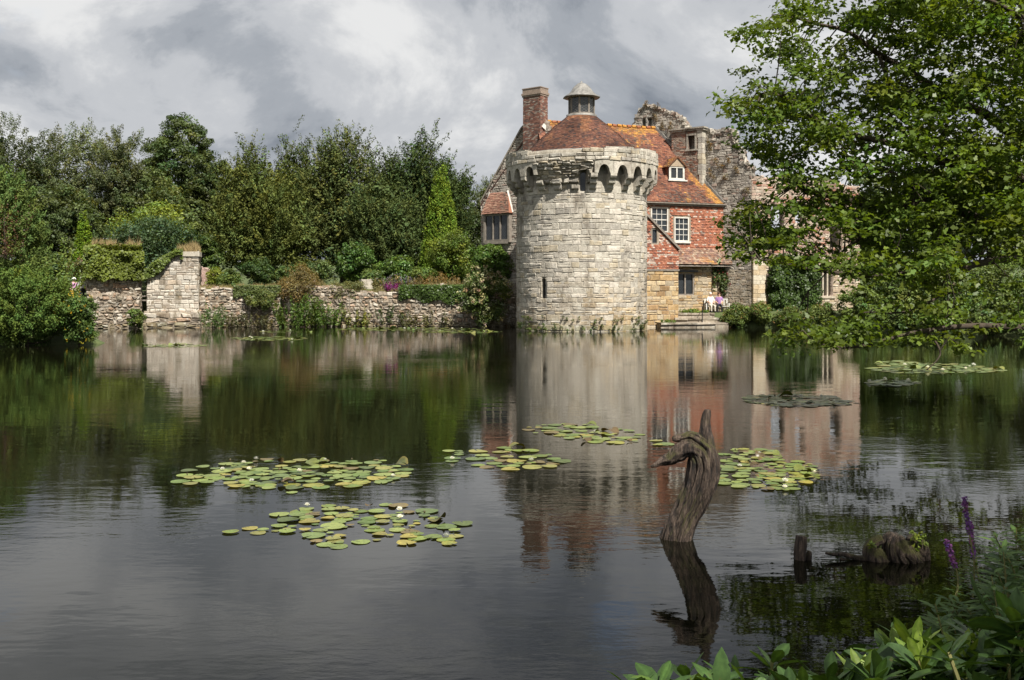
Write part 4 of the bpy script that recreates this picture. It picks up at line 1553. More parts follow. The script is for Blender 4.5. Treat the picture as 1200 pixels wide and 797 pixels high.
mp.part('post', sweep([pb + [0, 0, -.1], pb + [0, 0, 1.05]], [0.035, 0.03], 8), IRON)
mp.part('rail', sweep(spline([pb + [0, 0, 1.05], pb + [0.25, 0.5, 1.25], pb + [0.6, 1.3, 1.3]], 8), [0.025] * 8, 6), IRON)
mp.part('post', sweep([pb + [0.6, 1.3, 0.4], pb + [0.6, 1.3, 1.3]], [0.03, 0.03], 8), IRON)

# ================================================================ MOAT WALLS on the garden side
def rubble_wall(name, label, p0, p1, top_px=None, top=None, thick=0.7, h=(0.14, 0.30), l=(0.16, 0.46), limit=150, pal=P_RUBBLE, wts=(3, 2, 3, 1.5, 1.5, 2), proud=0.08, ledge=None, ragtop=0.12, gap=0.05, jit=0.042):
    S = Wall(p0, p1, 0.0)
    T = Thing(name, label, 'wall', (*((np.array(p0) + np.array(p1)) / 2), 0.0))
    tp = top if top is not None else (lambda u: np.interp(u, *np.array([S.uv(x, y) for x, y in top_px]).T))
    topf = lambda u: tp(u) + (vnoise(np.stack([np.ravel(u) * 1.7, np.ravel(u) * 0 + 3, 0 * np.ravel(u)], 1), 8).reshape(np.shape(u)) - 0.5) * 2 * ragtop
    mx = float(np.max(tp(np.linspace(0, S.len, 60)))) + 0.3
    c = T.part('core', voxel_wall(S, 0, S.len, -0.8, mx, lambda u, v: v < topf(u) - .03, thick, 0.2, 0.15, 0.03), MORTAR, col=(0.26, 0.22, 0.17))
    P = []
    for a, b_, v0, v1 in courses(0, S.len, -0.3, mx, h, l, rag=0.25, skip=lambda u, v: v > topf(np.array([u]))[0]):
        col = pick(pal, wts) * rng.uniform(0.7, 1.15)
        if v0 < 0.15:
            col = col * np.array((0.62, 0.62, 0.5))
        P.append(stone_piece(S, a, b_, v0, v1, col, gap, proud, 0.05, jit))
    T.pieces('stone', 'masonry', P, RUBBLE, c, limit, 12)
    # top stones
    P = []
    u = 0.0
    while u < S.len:
        ll_ = rng.uniform(0.3, 0.6)
        tz_ = float(topf(np.array([u + ll_ / 2]))[0])
        for dd in (-thick * 0.95, -thick * 0.5):
            V = sbox(S, u + .02, min(u + ll_, S.len) - .02, tz_ - .18, tz_ + .02 + rng.uniform(0, .06), dd, dd + thick * 0.48)[0]
            P.append((V + rng.normal(0, 0.025, V.shape), BOXF, pick(pal, wts) * rng.uniform(.7, 1.1)))
        u += ll_
    T.part('top_stones', join(P), RUBBLE, c, kind='stuff')
    return T, S, topf


L1a, L1b = at(101, 385, 66.6)[:2], at(166, 385, 67.9)[:2]
wl1, S1, top1 = rubble_wall('garden_wall', 'whitish rubble wall under a thick ivy cap beside the narrow railed opening', L1a, L1b, top=lambda u: 4.7 + 0 * np.asarray(u, float), h=(0.18, 0.34), l=(0.2, 0.5), wts=(2, 1, 3, 0.7, 1, 4))
# projecting plinth of that wall
wlp, _, _ = rubble_wall('wall_plinth', 'low projecting rubble plinth at the water below the ivy-capped wall', at(102, 385, 66.15)[:2], at(163, 385, 67.45)[:2], top=lambda u: 2.25 + 0 * np.asarray(u, float), thick=0.4, h=(0.14, 0.28), l=(0.18, 0.45), wts=(3, 3, 2, 2, 2, 1))
# stub pillar
Pa, Pb_ = at(172, 380, 68.0)[:2], at(233, 380, 68.6)[:2]
SP = Wall(Pa, Pb_, 0.0)
ptop = np.array([SP.uv(x, y) for x, y in ((172, 321), (180, 313), (196, 303), (207, 297.5), (233, 296))])
wlpil, SPl, toppil = rubble_wall('wall_stub', 'tall pale stone wall stub with sloping top and grassy crest beside the moat', Pa, Pb_, top=lambda u: np.interp(u, ptop[:, 0], ptop[:, 1]), thick=1.6, h=(0.16, 0.34), l=(0.2, 0.65), pal=[(0.50, 0.45, 0.39), (0.45, 0.39, 0.33), (0.56, 0.52, 0.46), (0.38, 0.33, 0.28), (0.48, 0.40, 0.32), (0.60, 0.56, 0.50)], wts=(3, 1.5, 3, 0.8, 1.5, 3), proud=0.035, ragtop=0.05, gap=0.025, jit=0.015)
wlpil.part('coping_stone', sbox(SPl, ptop[3, 0] - .1, SPl.len + .05, ptop[4, 1] - .26, ptop[4, 1] + .06, -1.3, 0.10), STONE, col=(0.46, 0.42, 0.36))
wlb, _, _ = rubble_wall('stub_footing', 'broad stone footing step carrying the pale wall stub in the water', at(168, 383, 67.55)[:2], at(235, 383, 68.2)[:2], top=lambda u: CAMZ - (366 - HY) / F * 67.8 + 0 * np.asarray(u, float), thick=0.5, h=(0.25, 0.4), l=(0.4, 1.0), wts=(3, 2, 2, 2, 2, 1), ragtop=0.04)
wl2, S2, top2 = rubble_wall('garden_wall', 'overgrown rubble moat wall between the pale stub and the fern-filled gap', at(234, 382, 69.0)[:2], at(329, 382, 70.3)[:2], top=lambda u: 2.62 + 0 * np.asarray(u, float))
wl3, S3, top3 = rubble_wall('garden_wall', 'long rubble retaining wall hung with ivy running up to the round tower', at(331, 382, 70.9)[:2], (0.8, 69.6), top=lambda u: 2.55 + 0.25 * np.sin(np.asarray(u, float) * 0.7), limit=220, wts=(3, 3, 2, 2, 2.5, 1))
# rail across the narrow opening between the wall and the stub
rail = Thing('gap_railing', 'small grey timber railing across the opening between ivy wall and stub', 'railing', at(169, 355, 68.3))
for y in (342, 347, 352):
    rail.part('rail', bar(at(164, y, 68.35), at(173.5, y, 68.35), 0.06, 0.09), OAKWOOD)
rail.part('post', bar(at(165.5, 360, 68.42), at(165.5, 334, 68.42), 0.09, 0.09), OAKWOOD)
gwb = Thing('brick_wall', 'low weathered pinkish brick garden wall seen behind the stub beside bright shrubs', 'wall', at(243, 325, 77))
S_ = Wall(at(228, 325, 77)[:2], at(256, 325, 78)[:2], 2.4)
bc = gwb.part('core', voxel_wall(S_, 0, S_.len, 0, 2.1, lambda u, v: v < 2.0 - 0.25 * u, 0.3, 0.15, 0.1, 0.01), BRICK, col=(0.34, 0.25, 0.21))
P = []
for a, b_, c, d in courses(0, S_.len, 0.4, 2.0, (0.075, 0.08), (0.2, 0.24), skip=lambda u, v: v > 1.95 - .25 * u):
    P.append(stone_piece(S_, a, b_, c, d, pick([(0.36, 0.24, 0.21), (0.40, 0.29, 0.25), (0.30, 0.2, 0.17)]), 0.012, 0.015, 0.01, 0.003))
gwb.part('brickwork', join(P), BRICK, bc, kind='stuff')
sb = Thing('stone_block', 'single squared pale stone block on the retaining wall among dry perennials', 'stone', at(431, 337, 72.5))
V = sbox(Wall(at(424, 337, 72.4)[:2], at(438, 337, 72.8)[:2], 2.5), 0, 0.85, 0, 0.72, -0.5, 0)[0]
sb.part('block', (V + rng.normal(0, .03, V.shape), BOXF), RUBBLE, col=(0.5, 0.46, 0.4))

# ================================================================ VEGETATION builders
def rand_dirs(n, r=rng, up=0.0):
    d = r.normal(0, 1, (n, 3))
    d[:, 2] += up
    return unit(d)


def lobed(c, rx, ry, rz, nl, ncl, r, lob=(0.30, 0.46), up=0.35, keep=0.78):
    """cluster centres on the surfaces of many overlapping lobes"""
    d = rand_dirs(nl, r, 0.15)
    L = c + d * np.array([rx, ry, rz]) * (0.70 * np.sqrt(r.random(nl)))[:, None]
    lr = np.array([rx, ry, rz])[None, :].min() * r.uniform(*lob, nl) * 1.15
    k = r.integers(0, nl, ncl * 2)
    dd = rand_dirs(len(k), r, up)
    P = L[k] + dd * lr[k][:, None] * r.uniform(0.75, 1.08, len(k))[:, None]
    dist = np.linalg.norm(P[:, None, :] - L[None], axis=2) / lr[None]
    dist[np.arange(len(k)), k] = 9
    ok = dist.min(1) > keep
    P, dd = P[ok][:ncl], dd[ok][:ncl]
    return P, dd


def limbs(base, top, r0, targets, r, nseg=8, thin=0.2):
    """tapered trunk with limbs reaching to the target points, one mesh"""
    path = spline([base, base + (top - base) * 0.35 + r.normal(0, r0 * .8, 3) * [1, 1, 0], base + (top - base) * 0.7 + r.normal(0, r0, 3) * [1, 1, 0], top], nseg)
    rad = r0 * np.linspace(1, 0.15, nseg)
    rad[0] *= 1.35
    G = [(*sweep(path, rad, 8), None)]
    for t in targets:
        f = np.clip((t[2] - base[2]) / (top[2] - base[2] + 1e-6) * 0.55 + 0.05, 0.15, 0.85)
        s0 = path[int(f * (nseg - 1))]
        midp = (s0 + t) / 2 + np.array([0, 0, -0.08 * np.linalg.norm(t - s0)]) + r.normal(0, 0.12, 3)
        pp = spline([s0, midp, t], 6)
        rr = r0 * (1 - f) * np.linspace(0.55, 0.06, 6)
        G.append((*sweep(pp, np.maximum(rr, 0.012), 5), None))
    return join(G)


def tree(name, label, px, topy, hw, Y, kind, col, group=None, cat='tree', leaf=0.26, ncl=330, per=85, dens=1.0, zb=None, seed=None, cvar=0.22, low=0.0, mat=None, aspect=0.55):
    r = np.random.default_rng(seed if seed is not None else abs(hash((px, topy, hw))) % 99991)
    x = (px - CX) / F * Y
    zb = float(ground_z(np.array([x]), np.array([Y]))[0]) if zb is None else zb
    base = np.array([x, Y, zb])
    topz = CAMZ + (HY - topy) / F * Y
    h = topz - zb
    rx = hw / F * Y
    T = Thing(name, label, cat, base, group)
    col = np.array(col) * 1.22
    leaf, per = leaf * 0.78, int(per * 1.4)
    if kind == 'yew':
        per, leaf = int(per * 0.58), leaf * 1.2
    if kind == 'cone':
        per, leaf = int(per * 0.6), leaf * 1.15
    if kind == 'broad':
        c = base + [0, 0, h * (0.54 + low)]
        P, D = lobed(c, rx, rx * 0.9, h * 0.46, 30, int(ncl * dens * 1.25), r)
        sc = rx * 0.095 + 0.2
        G = foliage(P, D, 0.0, r.uniform(0.7, 1.35, len(P)) * sc, per, leaf, aspect, col, cvar, 0.18, up=0.5, r=r, flat=0.7)
    elif kind == 'feather':
        c = base + [0, 0, h * 0.52]
        P, D = lobed(c, rx, rx * 0.85, h * 0.48, 30, int(ncl * dens), r, up=0.6)
        D = unit(D * 0.7 + np.array([0, 0, 0.25]))
        G = foliage(P - D * 0.4, D, r.uniform(0.8, 1.9, len(P)), rx * 0.06 + 0.2, per, leaf * 0.85, 0.4, col, cvar, 0.2, up=0.35, r=r, along=0.3)
    elif kind == 'yew':
        npl = 22
        Ps, Ds, Ls = [], [], []
        for k in range(npl):
            a, f = r.uniform(0, 2 * math.pi), math.sqrt(r.random())
            tip = base + np.array([math.cos(a) * rx * f * 0.88, math.sin(a) * rx * f * 0.8, h * (1 - 0.42 * f * f) * r.uniform(0.84, 1.0)])
            m = int(ncl * 1.35 * dens / npl * (0.7 + 0.6 * f))
            t = r.uniform(0.12, 0.97, m) ** 0.62
            org = base + np.array([0, 0, h * 0.05])
            ctrl = np.array([tip[0], tip[1], base[2] + (tip[2] - base[2]) * 0.42])
            p = (1 - t)[:, None] ** 2 * org + 2 * (t * (1 - t))[:, None] * ctrl + (t ** 2)[:, None] * tip
            ang = r.uniform(0, 2 * math.pi, m)
            outw = np.stack([np.cos(ang), np.sin(ang), 0 * ang], 1)
            rr = (1 - t) * rx * 0.34 + 0.15
            p = p + outw * (rr * r.uniform(0.3, 1.0, m))[:, None]
            p[:, 2] = np.maximum(p[:, 2], base[2] + 0.2)
            d = unit(outw * (1.15 - 0.75 * t)[:, None] + np.array([0, 0, 0.75]) + r.normal(0, 0.15, (m, 3)))
            Ps.append(p); Ds.append(d); Ls.append(r.uniform(1.0, 2.3, m) * (0.7 + 0.35 * t))
        P, D, Ln = np.concatenate(Ps), np.concatenate(Ds), np.concatenate(Ls)
        G = foliage(P, D, Ln, 0.34, per, leaf, 0.34, col, cvar * 1.1, 0.2, up=0.25, r=r, along=0.6)
    elif kind == 'cone':
        m = int(ncl * dens)
        t = 1 - np.sqrt(r.random(m))
        a = r.uniform(0, 2 * math.pi, m)
        rr = rx * np.clip((1 - t) ** 0.75 * (0.55 + 0.45 * np.minimum(1, t / 0.12 + 0.4)), 0.02, 1) * r.uniform(0.72, 1.02, m)
        outw = np.stack([np.cos(a), np.sin(a), 0 * a], 1)
        P = base + outw * rr[:, None] + np.stack([0 * t, 0 * t, t * h * 0.97], 1)
        D = unit(outw * 0.55 + np.array([0, 0, 1.0]))
        G = foliage(P, D, 0.16 * rx + 0.18, 0.07 * rx + 0.12, per, leaf, 0.5, col, cvar, 0.15, up=0.2, r=r, along=0.4)
    if kind in ('broad', 'feather', 'yew'):
        ni = int(190 * dens * min(1.0, rx / 4.0))
        dI = rand_dirs(ni, r)
        cI = base + [0, 0, h * (0.46 if kind == 'yew' else 0.52)] + dI * np.array([rx, rx * 0.85, h * (0.46 if kind == 'yew' else 0.42)]) * ((0.82 if kind == 'yew' else 0.76) * r.random(ni) ** 0.4)[:, None]
        G2 = foliage(cI, dI, 0.0, rx * 0.12 + 0.35, 46, leaf * 1.3, 0.55, col * 0.95, cvar, 0.2, up=0.4, r=r)
        gl = [G, G2]
        if kind == 'yew':
            m = 150
            a = r.uniform(0, 2 * math.pi, m)
            f = r.uniform(0.55, 1.0, m)
            zf = r.random(m) * 0.42
            cS = base + np.stack([np.cos(a) * rx * f * (1 - .35 * zf), np.sin(a) * rx * .9 * f * (1 - .35 * zf), zf * h + 0.2], 1)
            dS = unit(np.stack([np.cos(a), np.sin(a), 0.35 + 0 * a], 1) + r.normal(0, .2, (m, 3)))
            gl.append(foliage(cS, dS, r.uniform(0.7, 1.4, m), 0.5, per, leaf, 0.36, col, cvar, 0.2, up=0.3, r=r, along=0.5))
        G = merge_leaves(gl)
    tg = P[r.choice(len(P), min(14, len(P)), replace=False)]
    T.part('trunk', limbs(base - [0, 0, .2], base + [0, 0, h * 0.62], max(0.06, min(0.42, rx * 0.1)), tg, r), BARK)
    T.part('crown', G, mat or (NEEDLE if kind in ('yew', 'cone') else LEAF))
    return T


def shrub(name, label, x0, x1, ytop, ybot, Y, col, kind='lobe', group=None, cat='shrub', leaf=0.16, ncl=90, per=60, depth=None, seed=None, mat=None, aspect=0.55, extra=None, cvar=0.2, zb=None, nl=12):
    """bushy plant filling picture columns x0..x1, rows ytop..ybot at distance Y"""
    r = np.random.default_rng(seed if seed is not None else abs(int(x0 * 7919 + ytop * 104729 + Y * 13)) % 99991)
    px = (x0 + x1) / 2
    base = at(px, ybot, Y)
    if zb is not None:
        base[2] = zb
    h = CAMZ + (HY - ytop) / F * Y - base[2]
    rx = (x1 - x0) / 2 / F * Y
    ry = depth or rx * 0.75
    T = Thing(name, label, cat, base, group)
    c = base + [0, 0, h * 0.5]
    col = np.array(col) * 1.3
    if kind == 'lobe':
        P, D = lobed(c, rx, ry, h * 0.5, nl, ncl, r, lob=(0.34, 0.5), keep=0.7)
        P[:, 2] = np.maximum(P[:, 2], base[2] + 0.05)
        G = foliage(P, D, 0.0, min(rx, h) * 0.17 + 0.08, per, leaf, aspect, col, cvar, 0.18, up=0.45, r=r, flat=0.75)
    elif kind == 'plume':      # upright rounded conifer sprays
        d = rand_dirs(ncl, r, 0.15)
        P = c + d * np.array([rx, ry, h * 0.5]) * r.uniform(0.62, 0.95, ncl)[:, None]
        P[:, 2] = np.maximum(P[:, 2], base[2] + 0.1)
        D = unit(d * [1, 1, 0.6] + [0, 0, 0.75])
        G = foliage(P - D * 0.15, D, 0.42 + 0.16 * min(rx, h), 0.2 + 0.05 * min(rx, h), per, leaf, aspect, col, cvar, 0.12, up=0.15, r=r, along=0.5)
    elif kind == 'stalk':      # loose upright stems
        a = r.uniform(0, 1, (ncl, 2)) - 0.5
        P = base + np.stack([a[:, 0] * 2 * rx, a[:, 1] * 2 * ry, 0 * a[:, 0]], 1)
        D = unit(np.stack([a[:, 0] * 0.7, a[:, 1] * 0.5, np.ones(ncl)], 1) + r.normal(0, 0.12, (ncl, 3)))
        G = foliage(P, D, h * r.uniform(0.55, 1.0, ncl) * (1 - 0.8 * a[:, 0] ** 2), 0.10 + 0.05 * rx, per, leaf, aspect, col, cvar, 0.2, up=0.3, r=r, along=0.35)
    k = r.choice(len(P), min(9, len(P)), replace=False)
    T.part('stem', limbs(base - [0, 0, .1], base + [0, 0, h * 0.6], max(0.025, rx * 0.05), P[k], r, 6), BARK)
    T.part('foliage', G, mat or LEAF)
    if extra:
        for (nm, n, ecol, es, ncluster) in extra:
            wq = np.clip((c[1] - P[:, 1]) / ry + 0.5, 0.02, 2) * np.clip((P[:, 2] - c[2]) / h + 0.7, 0.05, 2)
            cen = P[r.choice(len(P), min(n, len(P)), replace=False, p=wq / wq.sum())]
            away = unit(cen - c)
            cen = cen + away * (min(rx, h) * 0.17 + 0.12) + np.array([0, -0.1, 0.05])
            T.part(nm, foliage(cen, away, 0.0, es * 1.6, ncluster, es, 0.9, ecol, 0.12, 0.12, up=0.6, r=r), PETAL)
    return T


def ivy_on(S, inside, u0, u1, v0, v1, n, size, col, r, d=(0.05, 0.2), cvar=0.2):
    u, v = r.uniform(u0, u1, n), r.uniform(v0, v1, n)
    m = inside(u, v)
    u, v = u[m], v[m]
    n = len(u)
    lump = vnoise(np.stack([u * 1.6, v * 1.6, 0 * u], 1), 4)
    dd = r.uniform(d[0], d[1], n) * (0.5 + lump)
    C = S(u, v, dd)
    N = np.concatenate([np.broadcast_to(S.n, (n, 2)), np.full((n, 1), 0.45)], 1) + r.normal(0, 0.5, (n, 3))
    A = r.normal(0, 1, (n, 3)) - [0, 0, 0.8]
    s_ = size * r.uniform(0.6, 1.3, n)
    v_ = np.clip(1 + r.normal(0, cvar, n) + (lump - 0.5) * 0.5, 0.4, 1.9)
    return leaf_quads(C, N, A, s_, s_ * 0.85, np.asarray(col)[None, :] * v_[:, None])


def grass_blades(C, h, w, col, r, lean=0.35):
    n = len(C)
    N = r.normal(0, 1, (n, 3)) * [1, 1, 0.15] + [0, -0.3, 0]
    A = np.stack([r.normal(0, lean, n), r.normal(0, lean, n), np.ones(n)], 1)
    hh = h * r.uniform(0.2, 1.6, n) * (0.35 + 1.3 * vnoise(C * [2.2, 2.2, 0], 17))
    c = np.asarray(col)[None, :] * np.clip(1 + r.normal(0, 0.2, n), 0.4, 1.7)[:, None]
    return leaf_quads(C + np.stack([0 * hh, 0 * hh, hh * 0.5], 1) + A * 0, N, A, hh, np.full(n, w), c, 0.02)


# ---------------------------------------------------------------- background trees
OLIVE, DKG, MID, GRY, BRT = (0.080, 0.096, 0.026), (0.05, 0.068, 0.022), (0.075, 0.105, 0.028), (0.092, 0.108, 0.045), (0.115, 0.16, 0.025)
G_BACK = 'trees behind the garden wall'
tree('alder_tree', 'tall grey-green feathery tree with broad crown standing behind the wall gap trees', 88, 121, 62, 93, 'feather', GRY, G_BACK, ncl=400, per=76, seed=1)
tree('alder_tree', 'grey-green feathery tree edging the woodland beside the dark spire conifer', 22, 133, 58, 90, 'feather', (0.07, 0.088, 0.03), G_BACK, ncl=380, per=85, seed=2)
tree('alder_tree', 'slender pale feathery tree between the broad alder and the dark round-crowned tree', 143, 134, 36, 91, 'feather', (0.085, 0.10, 0.042), G_BACK, ncl=260, per=80, seed=3)
tree('spire_conifer', 'dark narrow spire conifer poking above the woodland canopy', -4, 103, 16, 104, 'cone', (0.022, 0.036, 0.016), G_BACK, ncl=160, per=40, leaf=0.35, seed=4)
tree('oak_tree', 'dark round-crowned deciduous tree rising behind the olive yews', 214, 126, 54, 101, 'broad', (0.06, 0.085, 0.024), G_BACK, ncl=400, per=95, leaf=0.3, seed=105)
tree('maple_tree', 'mid-green rounded tree filling the dip beside the dark round-crowned tree', 250, 163, 38, 95, 'broad', (0.06, 0.08, 0.024), G_BACK, ncl=190, per=82, leaf=0.3, seed=6)
tree('chestnut_tree', 'shaded dark green tree low behind the flat-topped bright shrub', 190, 205, 62, 92, 'broad', (0.068, 0.092, 0.03), G_BACK, ncl=190, per=80, leaf=0.3, seed=7)
tree('yew_tree', 'broad olive yew with two pointed tops spreading over the overgrown wall', 303, 163, 62, 84, 'yew', OLIVE, G_BACK, ncl=820, per=52, leaf=0.26, seed=8)
tree('yew_tree', 'tallest olive yew with spiky top in the middle of the row', 402, 134, 52, 89, 'yew', (0.082, 0.10, 0.032), G_BACK, ncl=800, per=50, leaf=0.26, seed=9)
tree('yew_tree', 'small olive yew with ragged top joining the two broad yews', 345, 148, 34, 91, 'yew', (0.074, 0.092, 0.026), G_BACK, ncl=460, per=48, leaf=0.26, seed=10)
tree('yew_tree', 'dense dark green yew standing behind the bright conical cypress', 494, 140, 60, 90, 'yew', (0.058, 0.083, 0.026), G_BACK, ncl=900, per=52, leaf=0.26, seed=11)
tree('yew_tree', 'dark lower yew filling the shade between olive yew and dense yew', 448, 190, 40, 84, 'yew', (0.058, 0.078, 0.026), G_BACK, ncl=480, per=48, leaf=0.26, seed=12)
tree('copper_beech', 'sliver of dark purple foliage showing between the two tall yews', 461, 152, 14, 100, 'broad', (0.05, 0.028, 0.03), G_BACK, ncl=70, per=70, leaf=0.26, seed=13)
tree('ash_tree', 'distant olive tree showing between the dense yew and the house gable', 572, 196, 28, 108, 'feather', (0.07, 0.085, 0.03), G_BACK, ncl=150, per=70, seed=14)
tree('ash_tree', 'shaded distant tree low beside the house gable', 545, 235, 34, 100, 'broad', DKG, G_BACK, ncl=110, per=70, seed=15)
tree('holly_tree', 'shadowy evergreen low behind the small bright cypress', 60, 215, 58, 84, 'broad', DKG, G_BACK, ncl=200, per=75, leaf=0.3, seed=16)
G_R = 'trees on the far bank beyond the ruin'
for i, (px, ty, hw, Y, c_, lb) in enumerate(((1022, 188, 54, 96, MID, 'sunlit green tree directly behind the end of the ruined front wall'), (1092, 172, 60, 92, (0.08, 0.11, 0.026), 'bright broad tree on the far bank seen through the overhanging oak'),
                                             (1165, 150, 62, 98, MID, 'tall green tree on the far bank behind the oak limbs'), (1235, 170, 52, 84, (0.055, 0.075, 0.022), 'dark green tree on the far bank behind the thick oak bough'), (955, 228, 30, 104, DKG, 'dark tree standing behind the ruin window openings'),
                                             (1310, 120, 80, 78, MID, 'large tree on the far bank where the shore curves behind the oak'))):
    tree('broadleaf_tree', lb, px, ty, hw, Y, 'broad', c_, G_R, ncl=95, per=66, leaf=0.42, seed=30 + i)
# conical cypresses
tree('cypress_tree', 'bright green conical cypress standing before the dense dark yew', 517, 191, 27, 79, 'cone', (0.13, 0.19, 0.024), None, ncl=1700, per=34, leaf=0.16, seed=40, cvar=0.16)
tree('cypress_tree', 'small bright yellow-green cypress cone behind the ivy-capped wall', 98.5, 247, 15, 78, 'cone', (0.125, 0.19, 0.018), None, ncl=800, per=32, leaf=0.14, seed=41, cvar=0.14, zb=2.5)

# far wood closing the view behind the gaps
r = np.random.default_rng(77)
n = 450
cen = np.stack([r.uniform(-150, 190, n), r.uniform(135, 165, n), r.uniform(3, 17, n)], 1)
cen[:, 2] *= 0.6 + 0.5 * vnoise(np.stack([cen[:, 0] * 0.08, 0 * cen[:, 0], 0 * cen[:, 0]], 1), 2)
wood = link('far_wood', mk('far_wood', *(lambda g: (g[0], g[1], LEAF, g[2]))(foliage(cen, rand_dirs(n, r), 0.0, 3.0, 48, 1.0, 0.7, (0.045, 0.062, 0.022), 0.25, 0.2, r=r))))
tag(wood, 'far woodland closing the view behind the garden trees', 'woodland', kind='stuff')

# ---------------------------------------------------------------- shrubs by the garden and walls
shrub('spreading_juniper', 'lumpy juniper on the bank past the tufted conifer', -120, 2, 330, 412, 46.4, (0.058, 0.10, 0.026), 'plume', leaf=0.13, ncl=160, per=50, cat='conifer', mat=NEEDLE, aspect=0.42, depth=2.2, seed=49)
shrub('spreading_juniper', 'lumpy mid-green juniper spreading down to the water at the bank corner', -16, 78, 320, 411, 46.2, (0.074, 0.112, 0.024), 'plume', leaf=0.13, ncl=420, per=80, cat='conifer', mat=NEEDLE, aspect=0.42, depth=2.2, seed=50)
shrub('dwarf_cypress', 'tall tufted green conifer standing above the spreading juniper', -30, 46, 196, 345, 49.5, (0.088, 0.125, 0.034), 'plume', leaf=0.13, ncl=560, per=72, cat='conifer', mat=NEEDLE, aspect=0.42, depth=2.0, seed=51, zb=1.0)
shrub('red_shrub', 'rusty red-leaved shrub tips showing through the tufted conifer', -14, 26, 212, 300, 47.4, (0.10, 0.05, 0.028), 'stalk', leaf=0.11, ncl=26, per=30, seed=52, depth=0.8)
shrub('potentilla_bush', 'leafy bush dotted with yellow flowers at the water next to the juniper', 66, 119, 343, 409, 46.6, (0.075, 0.12, 0.026), 'lobe', leaf=0.11, ncl=150, per=70, seed=53, extra=[('blossom', 46, (0.55, 0.37, 0.03), 0.045, 8)])
shrub('arching_shrub', 'loose arching green shrub between tufted conifer and ivy-capped wall', 30, 74, 268, 372, 55, (0.085, 0.12, 0.03), 'stalk', leaf=0.16, ncl=120, per=46, seed=54, zb=1.2)
shrub('laurel_bush', 'dull green bush filling the bank below the small cypress', 34, 80, 290, 350, 68.5, (0.055, 0.08, 0.024), 'lobe', leaf=0.17, ncl=130, per=60, seed=55)
shrub('flat_topped_shrub', 'wide flat-topped bright green shrub below the dark round-crowned tree', 112, 236, 237, 300, 86, (0.115, 0.15, 0.024), 'lobe', leaf=0.22, ncl=240, per=62, depth=3.0, seed=56, zb=3.0, nl=26)
shrub('rhododendron', 'spreading bluish dark green evergreen behind the pale wall stub', 108, 244, 257, 310, 80, (0.04, 0.068, 0.03), 'lobe', leaf=0.2, ncl=230, per=66, depth=2.5, seed=57, zb=2.7, nl=26)
shrub('boxy_shrub', 'rounded dark bush behind the ivy cap next to the small cypress', 103, 150, 254, 310, 77, (0.046, 0.07, 0.016), 'lobe', leaf=0.17, ncl=110, per=60, seed=58, zb=2.6)
for i, (x0, x1, yt, Y, c_, lb) in enumerate(((248, 284, 318, 73.5, (0.085, 0.12, 0.03), 'low leafy border plant between golden shrub and rounded dark shrub'), (318, 352, 309, 75, (0.06, 0.095, 0.026), 'mid-green border shrub behind the russet twiggy bush'), (350, 392, 304, 76, (0.07, 0.10, 0.03), 'leafy border shrub between russet bush and glossy laurel'), (420, 452, 312, 75, (0.08, 0.115, 0.03), 'small leafy border shrub at the foot of the tall laurel'), (478, 512, 306, 75.5, (0.075, 0.11, 0.028), 'border shrub between low laurel and lime-green bush'))):
    shrub('border_shrub', lb, x0, x1, yt, 342, Y, c_, 'lobe', leaf=0.15, ncl=90, per=56, seed=170 + i, zb=2.4, group='border shrubs along the garden wall')
shrub('golden_shrub', 'yellow-green shrub beside the low pinkish brick wall', 234, 270, 314, 345, 74, (0.13, 0.15, 0.022), 'lobe', leaf=0.14, ncl=70, per=55, seed=59, zb=2.5)
shrub('bay_shrub', 'rounded dark green shrub under the olive yew near the overgrown wall', 276, 324, 303, 345, 75.5, (0.05, 0.082, 0.02), 'lobe', leaf=0.16, ncl=110, per=60, seed=60, zb=2.5)
shrub('elder_shrub', 'mid-green leafy shrub under the broad olive yew by the wall stub', 222, 262, 268, 330, 81, (0.065, 0.10, 0.022), 'lobe', leaf=0.2, ncl=110, per=60, seed=61, zb=2.7)
shrub('spiraea_bush', 'russet-tinged twiggy bush spilling over the retaining wall', 316, 386, 312, 362, 71.2, (0.135, 0.10, 0.035), 'lobe', leaf=0.11, ncl=170, per=60, seed=62, nl=16, depth=1.3)
shrub('laurel_bush', 'glossy green laurel under the tallest olive yew', 382, 442, 286, 345, 76.5, (0.055, 0.10, 0.022), 'lobe', leaf=0.2, ncl=140, per=60, mat=LEAFG, seed=63, zb=2.5)
shrub('laurel_bush', 'low glossy green laurel between taller laurel and conical cypress', 434, 496, 300, 345, 77.5, (0.06, 0.105, 0.022), 'lobe', leaf=0.2, ncl=130, per=60, mat=LEAFG, seed=64, zb=2.5)
shrub('acer_bush', 'bright lime-green bush at the foot of the conical cypress', 498, 566, 266, 345, 76, (0.12, 0.165, 0.026), 'lobe', leaf=0.16, ncl=190, per=60, seed=65, zb=2.4, nl=18)
shrub('viburnum_bush', 'fresh green tall bush growing under the oriel window', 545, 604, 281, 350, 74, (0.07, 0.12, 0.022), 'lobe', leaf=0.17, ncl=190, per=62, seed=66, zb=2.2, nl=18, extra=[('blossom', 7, (0.62, 0.42, 0.40), 0.08, 8)])
shrub('fern_bush', 'dark leafy bush pressed between retaining wall end and tower', 572, 606, 312, 380, 70.6, (0.04, 0.075, 0.018), 'lobe', leaf=0.16, ncl=120, per=60, seed=67, zb=0.2)
shrub('hydrangea_bush', 'large bush with cream flower heads overhanging the water beside the tower', 536, 603, 322, 385, 68.0, (0.08, 0.11, 0.028), 'lobe', leaf=0.14, ncl=210, per=60, seed=68, zb=0.1, nl=20, depth=1.4, extra=[('flower_head', 100, (0.42, 0.39, 0.2), 0.11, 14), ('pink_flower_head', 24, (0.40, 0.25, 0.2), 0.10, 12)])
